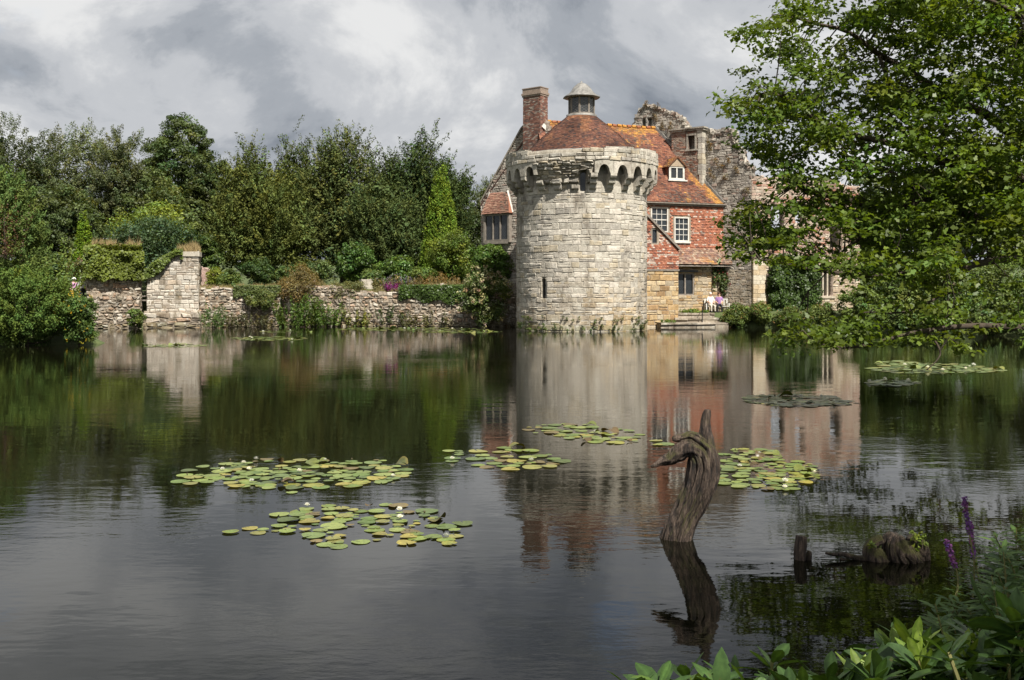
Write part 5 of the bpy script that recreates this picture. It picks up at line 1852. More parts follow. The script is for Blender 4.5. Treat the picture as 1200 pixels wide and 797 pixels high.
shrub('fern_clump', 'fresh green fern clump growing from the gap in the moat wall', 328, 372, 342, 383, 69.6, (0.085, 0.13, 0.024), 'stalk', leaf=0.2, ncl=60, per=44, aspect=0.35, seed=69, zb=0.1, depth=0.7)
shrub('fern_clump', 'fern clump at the foot of the retaining wall below the russet bush', 370, 398, 350, 383, 70.0, (0.08, 0.125, 0.026), 'stalk', leaf=0.19, ncl=44, per=40, aspect=0.35, seed=70, zb=0.1, depth=0.6)
shrub('wall_fern', 'small dark fern rooted in the retaining wall face', 440, 470, 352, 378, 70.6, (0.055, 0.085, 0.025), 'stalk', leaf=0.15, ncl=30, per=36, aspect=0.4, seed=71, depth=0.5)
shrub('wall_plant', 'yellowish weed tuft at the waterline under the retaining wall', 408, 432, 358, 382, 70.4, (0.11, 0.12, 0.028), 'stalk', leaf=0.14, ncl=28, per=34, seed=72, depth=0.5)
shrub('wall_plant', 'straggly weeds at the waterline under the hanging ivy', 470, 530, 362, 382, 70.2, (0.09, 0.09, 0.035), 'stalk', leaf=0.13, ncl=50, per=34, seed=73, depth=0.5)
shrub('reed_tuft', 'upright green reed tuft in the water near the wall stub', 240, 258, 354, 383, 67.6, (0.06, 0.105, 0.025), 'stalk', leaf=0.42, ncl=26, per=22, aspect=0.1, seed=74, depth=0.4, cat='reeds')
shrub('wall_plant', 'leafy weeds hanging off the overgrown wall near the fern gap', 282, 328, 338, 366, 69.3, (0.10, 0.125, 0.035), 'lobe', leaf=0.12, ncl=80, per=46, seed=75, depth=0.5)
shrub('wall_plant', 'brownish weeds along the foot of the overgrown wall', 258, 318, 364, 382, 68.9, (0.10, 0.095, 0.04), 'stalk', leaf=0.13, ncl=46, per=34, seed=76, depth=0.4)
shrub('wall_plant', 'green weed patch in front of the railed opening', 148, 172, 364, 386, 66.4, (0.085, 0.12, 0.026), 'lobe', leaf=0.12, ncl=50, per=46, seed=77, depth=0.5, zb=0.05)
shrub('perennial_clump', 'bronze and gold perennials along the top of the retaining wall', 486, 540, 318, 342, 71.6, (0.17, 0.115, 0.045), 'stalk', leaf=0.11, ncl=90, per=34, seed=78, zb=2.45, depth=0.7)
shrub('perennial_clump', 'dry straw-coloured perennials beside the stone block on the wall', 440, 490, 322, 344, 71.8, (0.17, 0.145, 0.06), 'stalk', leaf=0.11, ncl=80, per=34, seed=79, zb=2.45, depth=0.7, extra=[('blossom', 8, (0.55, 0.45, 0.4), 0.07, 8)])
shrub('purple_heather', 'magenta flower patch on top of the retaining wall', 452, 470, 330, 343, 71.0, (0.19, 0.03, 0.15), 'stalk', leaf=0.1, ncl=40, per=30, seed=80, zb=2.5, depth=0.5, cat='flowers')
shrub('lavender_clump', 'greyish lavender clump behind the magenta flowers', 450, 486, 320, 342, 72.4, (0.13, 0.105, 0.14), 'stalk', leaf=0.1, ncl=60, per=32, seed=81, zb=2.45, depth=0.6, cat='flowers')
shrub('trailing_plant', 'grey-green plants trailing over the wall beside the russet bush', 376, 444, 326, 356, 71.0, (0.115, 0.12, 0.045), 'lobe', leaf=0.11, ncl=120, per=50, seed=82, depth=0.7, nl=14)
shrub('rose_bush', 'shrub of pink-flecked foliage on the bank by the visitors', 72, 108, 304, 334, 69.4, (0.10, 0.10, 0.04), 'lobe', leaf=0.12, ncl=60, per=50, seed=83, depth=0.8, extra=[('blossom', 12, (0.5, 0.25, 0.22), 0.07, 6)])

# ivy, grass and weeds on the stub and the capped wall
r = np.random.default_rng(88)
cap_in = lambda u, v: (v > 2.62 + 0.75 * vnoise(np.stack([u * 1.1, 0 * u, 0 * u], 1), 3) + 0.3 * vnoise(np.stack([u * 4, 0 * u, 0 * u], 1), 5)) & (v < 4.95 + 0.6 * vnoise(np.stack([u * 1.5, 0 * u + 2, 0 * u], 1), 3))
ivy = Thing('ivy_mat', 'thick yellow-green ivy cap clothing the top of the whitish wall', 'ivy', S1(S1.len / 2, 4.4, 0.1))
g1 = ivy_on(S1, cap_in, -0.15, S1.len + .1, 2.6, 5.5, 12000, 0.16, (0.16, 0.195, 0.026), r, (0.05, 0.62))
n = 2500
C = S1(r.uniform(-0.1, S1.len, n), 5.25 + r.normal(0, 0.12, n), r.uniform(-0.9, 0.35, n))
g2 = leaf_quads(C, r.normal(0, .5, (n, 3)) + [0, 0, 1], r.normal(0, 1, (n, 3)), np.full(n, .17), np.full(n, .14), np.array((0.13, 0.155, 0.024)) * r.uniform(.6, 1.4, (n, 1)))
ivy.part('leaves', merge_leaves([g1, g2]), LEAF)
ivy = Thing('ivy_drape', 'green ivy trailing down the sloping shoulder of the pale wall stub', 'ivy', SPl(0.8, 4.0, 0.1))
pt_u = lambda u: np.interp(u, ptop[:, 0], ptop[:, 1])
g1 = ivy_on(SPl, lambda u, v: (v < pt_u(u) + .25) & (v > pt_u(u) - .35 - .3 * np.sin(u * 2.3) * (u < 2.2)), -0.4, 2.3, 3, 5.2, 5200, 0.16, (0.095, 0.13, 0.024), r, (0.02, 0.3))
n = 1600
uu = r.uniform(-0.5, 2.3, n)
C = SPl(uu, pt_u(uu) + r.uniform(0, .35, n), r.uniform(-1.4, 0.2, n))
g2 = leaf_quads(C, r.normal(0, .5, (n, 3)) + [0, 0, 1], r.normal(0, 1, (n, 3)), np.full(n, .16), np.full(n, .13), np.array((0.11, 0.145, 0.026)) * r.uniform(.6, 1.4, (n, 1)))
ivy.part('leaves', merge_leaves([g1, g2]), LEAF)
ivy = Thing('hanging_ivy', 'dark green ivy hanging over the lip of the long retaining wall', 'ivy', S3(10, 2.4, 0.1))
uA, uB = S3.uv(468, 340)[0], S3.uv(545, 340)[0]
g1 = ivy_on(S3, lambda u, v: (v < 2.85) & (v > 2.75 - 0.55 - 0.75 * vnoise(np.stack([u * 1.1, 0 * u, 0 * u], 1), 12)), uA, uB, 1.2, 2.85, 5200, 0.15, (0.055, 0.095, 0.02), r, (0.03, 0.22))
ivy.part('leaves', g1, LEAFG)
ivy = Thing('ivy_fringe', 'pale green creeper along the lip of the overgrown wall', 'ivy', S2(3, 2.5, 0.1))
g1 = ivy_on(S2, lambda u, v: (v < 2.8) & (v > 2.7 - 0.9 * vnoise(np.stack([u * 1.3, 0 * u, 0 * u], 1), 15) - .1), 2.2, S2.len, 1.3, 2.8, 4200, 0.14, (0.11, 0.14, 0.04), r, (0.03, 0.2))
ivy.part('leaves', g1, LEAF)

n = 1500
u = r.uniform(1.9, SPl.len, n)
gs = [grass_blades(SPl(u, pt_u(u) + 0.02, r.uniform(-1.3, 0.05, n)), 0.40, 0.022, (0.42, 0.32, 0.17), r)]
u = r.uniform(0.3, S1.len, n)
gs.append(grass_blades(S1(u, 5.2 + 0 * u, r.uniform(-0.9, -0.1, n)), 0.45, 0.022, (0.40, 0.30, 0.16), r))
n = 1800
u = r.uniform(0, S2.len, n)
gs.append(grass_blades(S2(u, 2.6 + 0 * u, r.uniform(-1.0, 0.0, n)), 0.22, 0.03, (0.32, 0.26, 0.12), r))
u = r.uniform(0, S3.len * .8, n)
gs.append(grass_blades(S3(u, 2.55 + 0.25 * np.sin(u * 0.7), r.uniform(-0.9, 0.0, n)), 0.28, 0.03, (0.26, 0.22, 0.10), r))
G = merge_leaves(gs)
o = link('dry_grass', mk('dry_grass', G[0], G[1], STRAW, G[2]))
tag(o, 'dry straw-coloured grass growing on the moat wall tops', 'grass', kind='stuff')

# small weeds in the masonry at the tower foot and ruin top
pl = Thing('tower_weeds', 'small green weeds rooted round the waterline of the round tower', 'weeds', cyl(0, 0.2, 0.05))
n = 70
u = r.uniform(-1.3, 1.3, n) * TR
cen = cyl(u, r.uniform(0.05, 0.9, n) ** 1.5, 0.05)
d = unit(np.stack([cen[:, 0] - TC[0], cen[:, 1] - TC[1], np.full(n, 3.0)], 1))
pl.part('leaves', foliage(cen, d, 0.22, 0.13, 34, 0.085, 0.5, (0.065, 0.095, 0.022), 0.25, 0.2, r=r, along=0.4), LEAF)
pl = Thing('ruin_weeds', 'dry brown tufts growing on the broken top of the ruin', 'weeds', at(800, 170, 74))
cs = []
for (x, y) in ((758, 125), (768, 140), (778, 150), (790, 150), (770, 128), (833, 175), (838, 190), (846, 195), (856, 190), (850, 210), (864, 200), (835, 208), (830, 170), (876, 225)):
    for k in range(3):
        u, v = cw.uv(x + r.normal(0, 2), y + r.normal(0, 2))
        cs.append(cw(u, v, 0.08))
cs = np.array(cs)
pl.part('leaves', foliage(cs, np.tile(unit(np.append(cw.n * .5, 1)), (len(cs), 1)), 0.3, 0.22, 40, 0.12, 0.3, (0.22, 0.15, 0.065), 0.25, 0.2, r=r, along=0.4), STRAW)

# creeper on the ruin front, climbing rose and low hedge
ivm = Thing('ivy_mass', 'dense rounded ivy mass climbing the sunlit front of the ruin', 'ivy', fwr(3, 1.0, 0.3))
iu0, iu1, iv0, iv1 = fwr.rect(897, 957, 297, 364)
ic, ih = (iu0 + iu1) / 2, (iu1 - iu0) / 2
g1 = ivy_on(fwr, lambda u, v: ((u - ic) / ih) ** 4 * 0.75 + (np.clip((v - iv0) / (iv1 - iv0), 0, 1)) ** 3 < 0.92 + 0.25 * (vnoise(np.stack([u * 2, v * 2, 0 * u], 1), 6) - .5), iu0, iu1, 0.8, iv1, 11000, 0.17, (0.058, 0.10, 0.022), r, (0.1, 0.75), 0.25)
ivm.part('leaves', g1, LEAFG)
ivm.part('stem', join([(*sweep(spline([fwr(ic + k * .4, 0.8, 0.25), fwr(ic + k * .7, 2.2, 0.2), fwr(ic + k, iv1 - 1, 0.15)], 8), np.linspace(.06, .02, 8), 6), None) for k in (-1, 0, 1)]), BARK)
ros = Thing('climbing_rose', 'climbing rose with dark red blooms trained on the house corner', 'climber', main(mlen - .5, 0.9, 0.2))
ru0, ru1, rv0, rv1 = main.rect(834, 855, 312, 364)
g1 = ivy_on(main, lambda u, v: vnoise(np.stack([u * 1.7, v * 1.1, 0 * u], 1), 19) > 0.34, ru0, ru1 + .1, 0.9, rv1, 2600, 0.13, (0.06, 0.085, 0.02), r, (0.05, 0.35), 0.3)
ros.part('leaves', g1, LEAF)
ros.part('blossom', ivy_on(main, lambda u, v: vnoise(np.stack([u * 1.7, v * 1.1, 0 * u], 1), 19) > 0.45, ru0, ru1, 1.2, rv1, 90, 0.11, (0.22, 0.02, 0.03), r, (0.25, 0.42), 0.3), PETAL)
ros.part('stem', join([(*sweep(spline([main(ru0 + k, 0.9, 0.1), main(ru0 + k + .2, 2.2, 0.12), main(ru0 + k - .1, 3.9, 0.1)], 8), np.linspace(.035, .012, 8), 6), None) for k in (0.3, 0.8, 1.2)]), BARK)
for i, (x0, x1, yt, Y, lb) in enumerate(((843, 882, 358, 69.1, 'bushy low hedge of mixed green leaves at the landing steps end'), (872, 912, 357, 68.6, 'low leafy hedge at the water in front of the ivy mass'), (905, 945, 361, 67.6, 'low green hedge at the water below the mullioned window'), (940, 985, 358, 66.4, 'low green hedge at the water near the end of the ruin'))):
    shrub('low_hedge', lb, x0, x1, yt, HY + CAMZ * F / Y + 1, Y, (0.085, 0.115, 0.028), 'lobe', group='low hedge plants along the castle bank', leaf=0.13, ncl=150, per=60, seed=120 + i, depth=1.1, nl=16, extra=[('dry_leaves', 30, (0.25, 0.15, 0.06), 0.07, 5)])
for i, (x0, x1, yt, Y, c_, lb) in enumerate(((985, 1040, 335, 65, (0.10, 0.14, 0.03), 'sunlit bank bush where the ruin ends'), (1035, 1095, 338, 62, (0.12, 0.15, 0.035), 'bright yellowish bank bush seen below the oak boughs'), (1090, 1150, 326, 60, (0.07, 0.11, 0.028), 'rounded green bank bush opposite the lily rafts'),
                                          (1140, 1205, 340, 57, (0.10, 0.135, 0.03), 'light green shore bush under the thick oak bough'), (1195, 1270, 330, 54, (0.07, 0.105, 0.025), 'dense shore bush past the thick oak bough'), (1040, 1120, 300, 72, (0.06, 0.09, 0.025), 'tall dark shrub behind the sunlit shore bushes'), (1130, 1220, 290, 70, (0.075, 0.11, 0.028), 'tall fresh green shrub behind the shore bushes'), (1075, 1135, 366, 57, (0.085, 0.12, 0.03), 'low waterside bush beyond the pale lily raft'), (1120, 1190, 364, 54.5, (0.075, 0.11, 0.028), 'low leafy bush at the shore under the bare oak branch'), (1180, 1260, 360, 51.5, (0.08, 0.115, 0.03), 'low rounded bush where the shore bends to the oak'), (1005, 1080, 362, 61.5, (0.085, 0.125, 0.03), 'low spreading bush at the shore in front of the ruin end'), (1005, 1070, 306, 76, (0.07, 0.105, 0.028), 'tall rounded bush beside the far end of the ruined front wall'))):
    shrub('bank_bush', lb, x0, x1, yt, HY + CAMZ * F / Y - (2 if Y < 68 else 14), Y, c_, 'lobe', group='bushes along the far shore', leaf=0.19, ncl=110, per=48, seed=140 + i, nl=14)
shrub('terrace_plants', 'fresh green herbs at the foot of the house wall below the leaded window', 798, 828, 362, 371, 70.3, (0.11, 0.16, 0.03), 'stalk', leaf=0.1, ncl=40, per=34, seed=160, zb=0.92, depth=0.35)
shrub('quay_weeds', 'small weeds on the landing beside the lean-to wall foot', 772, 792, 374, 382, 68.3, (0.09, 0.13, 0.03), 'stalk', leaf=0.09, ncl=24, per=30, seed=161, zb=0.3, depth=0.3)

# ================================================================ OVERHANGING OAK
r = np.random.default_rng(5)
OB = np.array([16.5, 23.0, float(ground_z(np.array([16.5]), np.array([23.0]))[0])])
oak = Thing('oak_tree', 'large leafy oak leaning over the moat with long drooping boughs', 'tree', OB)
trunk_path = spline([OB - [0, 0, .3], OB + [-.3, -.1, 2.5], OB + [-.6, 0, 5.5], OB + [-.4, .3, 7.5], OB + [0, .2, 9.5]], 16)
gs = [(*sweep(trunk_path, 0.62 * np.linspace(1, 0.25, 16), 14, lambda a, t: 1 + 0.07 * np.sin(a * 5 + t * 6) + 0.04 * np.sin(a * 11)), None)]
limb_px = [  # boughs seen in the photograph: (column, row, distance), from the trunk outwards, and base radius
    ([(1290, 300, 22.6), (1200, 285, 22.3), (1130, 250, 22), (1075, 241, 21.6), (1045, 243, 21.4), (985, 235, 21), (940, 215, 20.6), (905, 175, 20.4)], 0.16),
    ([(1290, 300, 22.6), (1225, 300, 21.5), (1140, 310, 20.5), (1060, 318, 20), (1000, 322, 19.6), (935, 310, 19.4), (880, 300, 19.2)], 0.10),
    ([(1330, 340, 22), (1250, 385, 20.5), (1195, 385, 19.5), (1150, 378, 19), (1085, 385, 18.6), (1010, 405, 18.3), (955, 395, 18.1)], 0.10),
    ([(1330, 200, 23), (1220, 170, 23), (1150, 130, 22.6), (1085, 95, 22.2), (1030, 60, 21.8), (985, 30, 21.4), (930, 20, 21)], 0.14),
    ([(1320, 220, 23), (1210, 210, 22), (1120, 190, 21.2), (1040, 170, 20.6), (975, 150, 20.2), (915, 115, 19.8), (880, 110, 19.6)], 0.11),
    ([(1330, 150, 24), (1260, 60, 24.5), (1190, 0, 24.5), (1120, -60, 24), (1040, -90, 23.5), (960, -70, 23)], 0.14),
    ([(1350, 180, 24), (1300, 100, 22), (1240, 40, 20.5), (1180, 10, 19.5), (1120, -20, 18.8)], 0.12),
    ([(1045, 243, 21.4), (1010, 280, 20.6), (985, 300, 20.2), (955, 345, 19.8)], 0.05),
    ([(1030, 60, 21.8), (1035, 100, 21.2), (1040, 150, 20.8), (1038, 200, 20.5)], 0.05),
    ([(1085, 385, 18.6), (1105, 410, 18.4), (1092, 428, 18.3)], 0.03),
    ([(1140, 310, 20.5), (1100, 345, 19.8), (1060, 365, 19.5), (1000, 372, 19.2)], 0.05),
]
limb_pts = []
for pts, r0 in limb_px:
    P3 = [at(*p) for p in pts]
    if pts[0][0] > 1280:
        k = int(np.argmin(np.abs(trunk_path[:, 2] - P3[0][2])))
        P3 = [trunk_path[k]] + P3[1:]
    pp = spline(P3, 26)
    pp = pp + np.stack([vnoise(pp * 0.9 + k * 7, 3) - 0.5 for k in range(3)], 1) * 0.35 * np.linspace(0.2, 1, 26)[:, None]
    gs.append((*sweep(pp, np.maximum(r0 * np.linspace(1, 0.12, 26), 0.012), 8), None))
    limb_pts.append(pp[4:])
# further boughs that complete the crown out of the frame
for k in range(9):
    f = r.uniform(0.3, 0.8)
    s0 = trunk_path[int(f * 15)]
    a = r.uniform(-1.2, 2.4)
    L_ = r.uniform(4, 7.5) * (1.15 - 0.6 * f)
    e = s0 + np.array([math.cos(a) * L_, math.sin(a) * L_, L_ * r.uniform(0.1, 0.6)])
    pp = spline([s0, (s0 + e) / 2 + [0, 0, .5], e], 14)
    gs.append((*sweep(pp, 0.13 * np.linspace(1, .12, 14), 7), None))
    limb_pts.append(pp[3:])
limb_all = np.concatenate(limb_pts)
# leafy sprays: sampled inside the crown outline (the part in view) and round the outer boughs
crown_px = np.array([(1290, -70), (1010, -70), (950, -10), (905, 8), (868, 36), (884, 68), (864, 98), (857, 128), (878, 146), (866, 166), (884, 186), (873, 200), (905, 214), (930, 226), (893, 236), (861, 247), (856, 268), (853, 290), (880, 308), (902, 288), (930, 292), (945, 326), (958, 345), (932, 366),
                     (915, 390), (936, 407), (968, 398), (1000, 406), (1040, 392), (1078, 396), (1094, 421), (1108, 414), (1128, 384), (1165, 372), (1215, 366), (1290, 380)])
holes = [((925, 340), 40, 30, .95), ((905, 225), 30, 14, .7), ((1000, 118), 22, 14, .6), ((1060, 150), 20, 14, .5), ((880, 60), 10, 14, .6), ((965, 335), 16, 16, .9), ((1030, 335), 38, 24, .85), ((1065, 360), 36, 18, .85), ((1130, 345), 44, 28, .86), ((1185, 335), 30, 30, .82), ((1010, 365), 30, 15, .8), ((975, 375), 20, 12, .6), ((955, 48), 24, 20, .88), ((990, 42), 16, 16, .8), ((905, 80), 12, 14, .8), ((925, 150), 14, 12, .6), ((890, 205), 18, 10, .8), ((955, 205), 26, 18, .72), ((1000, 180), 12, 12, .5),
         ((975, 270), 30, 16, .8), ((925, 262), 22, 12, .75), ((900, 262), 12, 10, .6), ((1075, 275), 34, 14, .55), ((1040, 385), 28, 10, .8), ((1150, 400), 60, 18, .8), ((1120, 290), 22, 12, .5), ((945, 100), 16, 10, .5)]
C = []
tries = 0
while len(C) < 1330:
    x, y = r.uniform(850, 1290), r.uniform(-70, 425)
    if not in_poly(crown_px, np.array([x]), np.array([y]))[0]:
        continue
    bad = False
    for (c_, a, b_, p) in holes:
        if ((x - c_[0]) / a) ** 2 + ((y - c_[1]) / b_) ** 2 < 1 and r.random() < p:
            bad = True
    if bad:
        continue
    lump = 0.65 * vnoise(np.array([[x / 46.0, y / 26.0, 0.5]]), 31)[0] + 0.35 * vnoise(np.array([[x / 17.0, y / 11.0, 0.5]]), 33)[0]
    if r.random() > 0.10 + 2.3 * (lump - 0.36) + (0.25 if x > 1040 and y < 280 else 0):
        continue
    lo = 18.2 if y > 280 else 19.2
    dep = r.uniform(lo, 21.0 + (x - 850) / 440 * 4.5 + (1.5 if y < 150 else 0))
    C.append(at(x, y, dep))
C = np.array(C)
m = 260
k = r.integers(0, len(limb_all), m)
C2 = limb_all[k] + r.normal(0, 0.9, (m, 3))
C2 = C2[(C2[:, 0] / C2[:, 1] > 0.56) | (C2[:, 2] > 2.5 + 0.30 * C2[:, 1])]
C3 = np.concatenate([limb_pts[j][r.integers(2, len(limb_pts[j]), n_)] + r.normal(0, 0.28, (n_, 3)) for j, n_ in ((2, 34), (1, 8), (9, 5), (10, 8))])
qx, qy = 600 + C3[:, 0] / C3[:, 1] * F, HY - (C3[:, 2] - CAMZ) / C3[:, 1] * F
C3 = C3[(qy < 408) & ~((qx > 890) & (qx < 975) & (qy > 318) & (qy < 375))]
CA = np.concatenate([C, C2, C3])
# twigs from the nearest bough to every spray
twig = []
for c_ in CA[::2]:
    d2 = ((limb_all - c_) ** 2).sum(1)
    j = int(np.argmin(d2))
    if d2[j] < 0.02 or d2[j] > 2.2:
        continue
    s0 = limb_all[j]
    midp = (s0 + c_) / 2 + r.normal(0, 0.08, 3) + [0, 0, 0.1]
    twig.append((*sweep(np.array([s0, midp, c_]), [0.016, 0.010, 0.005], 4, cap=False), None))
oak.part('trunk', join(gs), BARK, smooth=True)
oak.part('twigs', join(twig), BARK, kind='stuff')
D = unit(r.normal(0, 0.6, (len(CA), 3)) + [-0.4, -0.1, 0.15])


def oak_leaves(CA, D, per, size, col, r):
    K = len(CA)
    ci = np.repeat(np.arange(K), per)
    n = len(ci)
    t = r.random(n)
    off = r.normal(0, 1, (n, 3)) * [1, 1, 0.55]
    off = unit(off) * (r.random(n) ** 0.5)[:, None] * np.array([0.42, 0.42, 0.17]) * r.uniform(0.6, 1.25, K)[ci][:, None]
    P = CA[ci] + D[ci] * (t * 0.42 - 0.12)[:, None] + off
    N = unit(r.normal(0, 0.55, (n, 3)) + [0, 0, 0.9] + off * 0.8)
    A = unit(off * 3 + D[ci] * 0.8 + r.normal(0, 0.4, (n, 3)))
    A = unit(A - (A * N).sum(1, keepdims=True) * N)
    B = np.cross(N, A)
    L = size * r.uniform(0.6, 1.25, n)[:, None]
    prof = [(-.5, .0), (-.2, .21), (-.05, .13), (.2, .33), (.5, 0.0), (.2, -.33), (-.05, -.13), (-.2, -.21)]
    v = np.stack([P + A * L * a + B * L * b_ + N * L * (abs(b_) * 0.35 - 0.25 * (a + .2) ** 2) for a, b_ in prof], 1)
    cl = (1 + r.normal(0, 0.16, K))[ci] * (1 + r.normal(0, 0.16, n))
    hue = (r.normal(0, 0.08, K)[ci])
    c = np.asarray(col)[None, :] * np.clip(cl, .4, 1.9)[:, None] * np.stack([1 + hue, np.ones(n), 1 - hue], 1)
    k = len(prof)
    return v.reshape(-1, 3), np.arange(n * k).reshape(n, k), np.repeat(c, k, axis=0)


oak.part('crown', oak_leaves(CA, D, 50, 0.14, (0.132, 0.185, 0.028), r), OAKLEAF)

# unseen tree added beside the viewpoint to shade the near bank and rhododendrons
BT = np.array([6.6, -1.0, 1.0])
bt = Thing('shade_tree', 'unseen tall broad tree added on the near bank to shade the rhododendrons', 'tree', BT)
lobC, lobD = lobed(BT + [0, 0, 8.6], 4.7, 4.7, 4.0, 22, 460, r, keep=0.55)
lobC2 = BT + [0, 0, 8.6] + rand_dirs(200, r) * [4.2, 4.2, 3.4] * r.random((200, 1)) ** 0.5
sel = np.concatenate([lobC, lobC2])
ok = (sel[:, 0] > 0.56 * np.maximum(sel[:, 1], 0.1) + 0.8) | (sel[:, 2] > 3.6 + 0.36 * np.maximum(sel[:, 1], 0))
sel = sel[ok]
bt.part('crown', foliage(sel, rand_dirs(len(sel), r), 0.0, 0.9, 20, 0.22, 0.6, (0.05, 0.075, 0.018), r=r), LEAF)
bt.part('trunk', limbs(BT - [0, 0, .3], BT + [0, 0, 10], 0.38, sel[r.choice(len(sel), 26, replace=False)], r), BARK)

# ================================================================ DRIFTWOOD
def wob(seed, n1, amp):
    ph = np.random.default_rng(seed).uniform(0, 6.28, 8)

    def f(a, t):
        rgn = np.random.default_rng(seed)
        s_ = np.ones(len(a))
        for k, (fr, am) in enumerate(((2, .5), (3, .4), (5, .3))):
            s_ = s_ + amp * am * np.sin(a * fr + ph[k] + t * (1.3 + 0.6 * k))
        for k, (fr, am) in enumerate(((n1, 1.0), (n1 * 2 + 3, .45))):
            w = np.abs(np.sin(a * fr / 2 + ph[k + 3] + 0.5 * np.sin(t * 5 + a) + t * 1.5))
            s_ = s_ - amp * 1.9 * am * (1 - w) ** 2.2
        return s_
    return f


YS = 10.3
st = Thing('driftwood_stump', 'swan-shaped driftwood stump with curved neck and moss standing in the water', 'stump', at(792, 634, YS))


def rough(G, amp=0.012, sc=14.0, sd=3):
    V = np.asarray(G[0], float)
    n3 = np.stack([vnoise(V * sc * [1, 1, .45] + 11 * k, sd + k) - 0.5 for k in range(3)], 1) + 0.5 * np.stack([vnoise(V * sc * 2.7 * [1, 1, .4] + 11 * k, sd + k + 5) - 0.5 for k in range(3)], 1)
    return V + n3 * 2 * amp, G[1]


def stump_path(pts, n, dy=0.0):
    P3 = np.array([at(x, y, YS + dy_) for x, y, dy_ in [(p[0], p[1], p[3] if len(p) > 3 else 0) for p in pts]])
    rad = np.array([p[2] for p in pts]) / F * YS
    t = np.linspace(0, len(pts) - 1, n)
    return spline(P3, n), np.interp(t, np.arange(len(pts)), rad)


pp, rr = stump_path([(786, 662, 18), (791, 640, 18.5), (796, 622, 17.5), (806, 600, 17), (818, 576, 18.5), (824, 556, 19), (825, 538, 18.5), (819, 524, 15), (809, 517, 11), (797, 517, 7)], 56)
st.part('trunk', rough(sweep(pp, rr * 0.97, 110, wob(3, 11, 0.13))), DRIFT, smooth=True)
pp, rr = stump_path([(822, 528, 13), (812, 524, 13), (802, 526, 12), (793, 532, 10.5), (785, 538, 8), (777, 541, 6), (770, 544, 3.5), (763, 547, 1.2)], 34)
st.part('broken_limb', rough(sweep(pp, rr, 40, wob(5, 9, 0.09))), DRIFT, smooth=True)
pp, rr = stump_path([(828, 545, 12), (828, 525, 10), (826, 508, 7.5), (826.5, 495, 5.6), (828, 486, 5.0), (829, 480.5, 3.6)], 30)
st.part('spike', rough(sweep(pp, rr, 36, wob(9, 8, 0.10))), DRIFT, smooth=True)
pp, rr = stump_path([(812, 516, 9), (803, 515, 7), (795, 513, 4.5), (788, 514, 2)], 16)
st.part('broken_limb', rough(sweep(pp, rr, 26, wob(12, 7, 0.12))), DRIFT, smooth=True)
pp, rr = stump_path([(836, 552, 6), (841, 550, 4), (844, 547, 1.5)], 8)
st.part('knot', rough(sweep(pp, rr, 14, wob(15, 5, 0.1))), DRIFT, smooth=True)
pp, rr = stump_path([(808, 618, 4), (815, 614, 2.2), (818, 609, 2.6)], 8)
st.part('knot', rough(sweep(pp, rr, 12, wob(16, 5, 0.1))), DRIFT, smooth=True)

YS = 9.5
lg_ = Thing('fallen_log', 'half-sunken gnarled log with ribbed knot and small green sprouts', 'log', at(1050, 664, YS))
pp, rr = stump_path([(1078, 676, 16, .1), (1064, 660, 19), (1054, 646, 19), (1050, 634, 15), (1052, 626, 8)], 34)
lg_.part('knot', rough(sweep(pp, rr, 90, wob(21, 12, 0.13))), DRIFT, smooth=True)
pp, rr = stump_path([(1082, 660, 8, .05), (1080, 645, 10), (1072, 634, 9), (1066, 628, 5)], 24)
lg_.part('knot', rough(sweep(pp, rr, 36, wob(23, 9, 0.09))), DRIFT, smooth=True)
pp, rr = stump_path([(1050, 668, 14, .1), (1032, 660, 14), (1022, 648, 11), (1022, 638, 8), (1034, 632, 5)], 26)
lg_.part('root', rough(sweep(pp, rr, 40, wob(25, 9, 0.09))), DRIFT, smooth=True)
pp, rr = stump_path([(1040, 660, 6), (1015, 655, 5), (990, 651, 3.2), (968, 648, 1.8)], 22)
lg_.part('branch', rough(sweep(pp, rr, 18, wob(27, 6, 0.1))), DRIFT, smooth=True)
pp, rr = stump_path([(1030, 664, 4), (1005, 660, 3), (985, 656, 1.5)], 14)
lg_.part('branch', rough(sweep(pp, rr, 14, wob(28, 6, 0.1))), DRIFT, smooth=True)
cs = np.array([at(1076 + r.normal(0, 4), 632 + r.normal(0, 4), YS - .1) for _ in range(10)] + [at(1022 + r.normal(0, 3), 640, YS - .1) for _ in range(3)])
lg_.part('sprouts', foliage(cs, rand_dirs(len(cs), r, 1.0), 0.06, 0.03, 8, 0.045, 0.5, (0.14, 0.19, 0.03), r=r), LEAF)
po = Thing('wooden_post', 'short rotten post stump standing in the water beside the gnarled log', 'post', at(938, 655, YS))
pp, rr = stump_path([(937, 672, 6.5), (938, 655, 6.5), (938, 640, 6.2), (938.5, 628, 5.6)], 14)
po.part('post', rough(sweep(pp, rr, 24, wob(31, 7, 0.07))), DRIFT, smooth=True)
pp, rr = stump_path([(947, 664, 4), (947, 652, 4), (948, 645, 2.5)], 8)
po.part('stub', rough(sweep(pp, rr, 14, wob(32, 5, 0.1))), DRIFT, smooth=True)

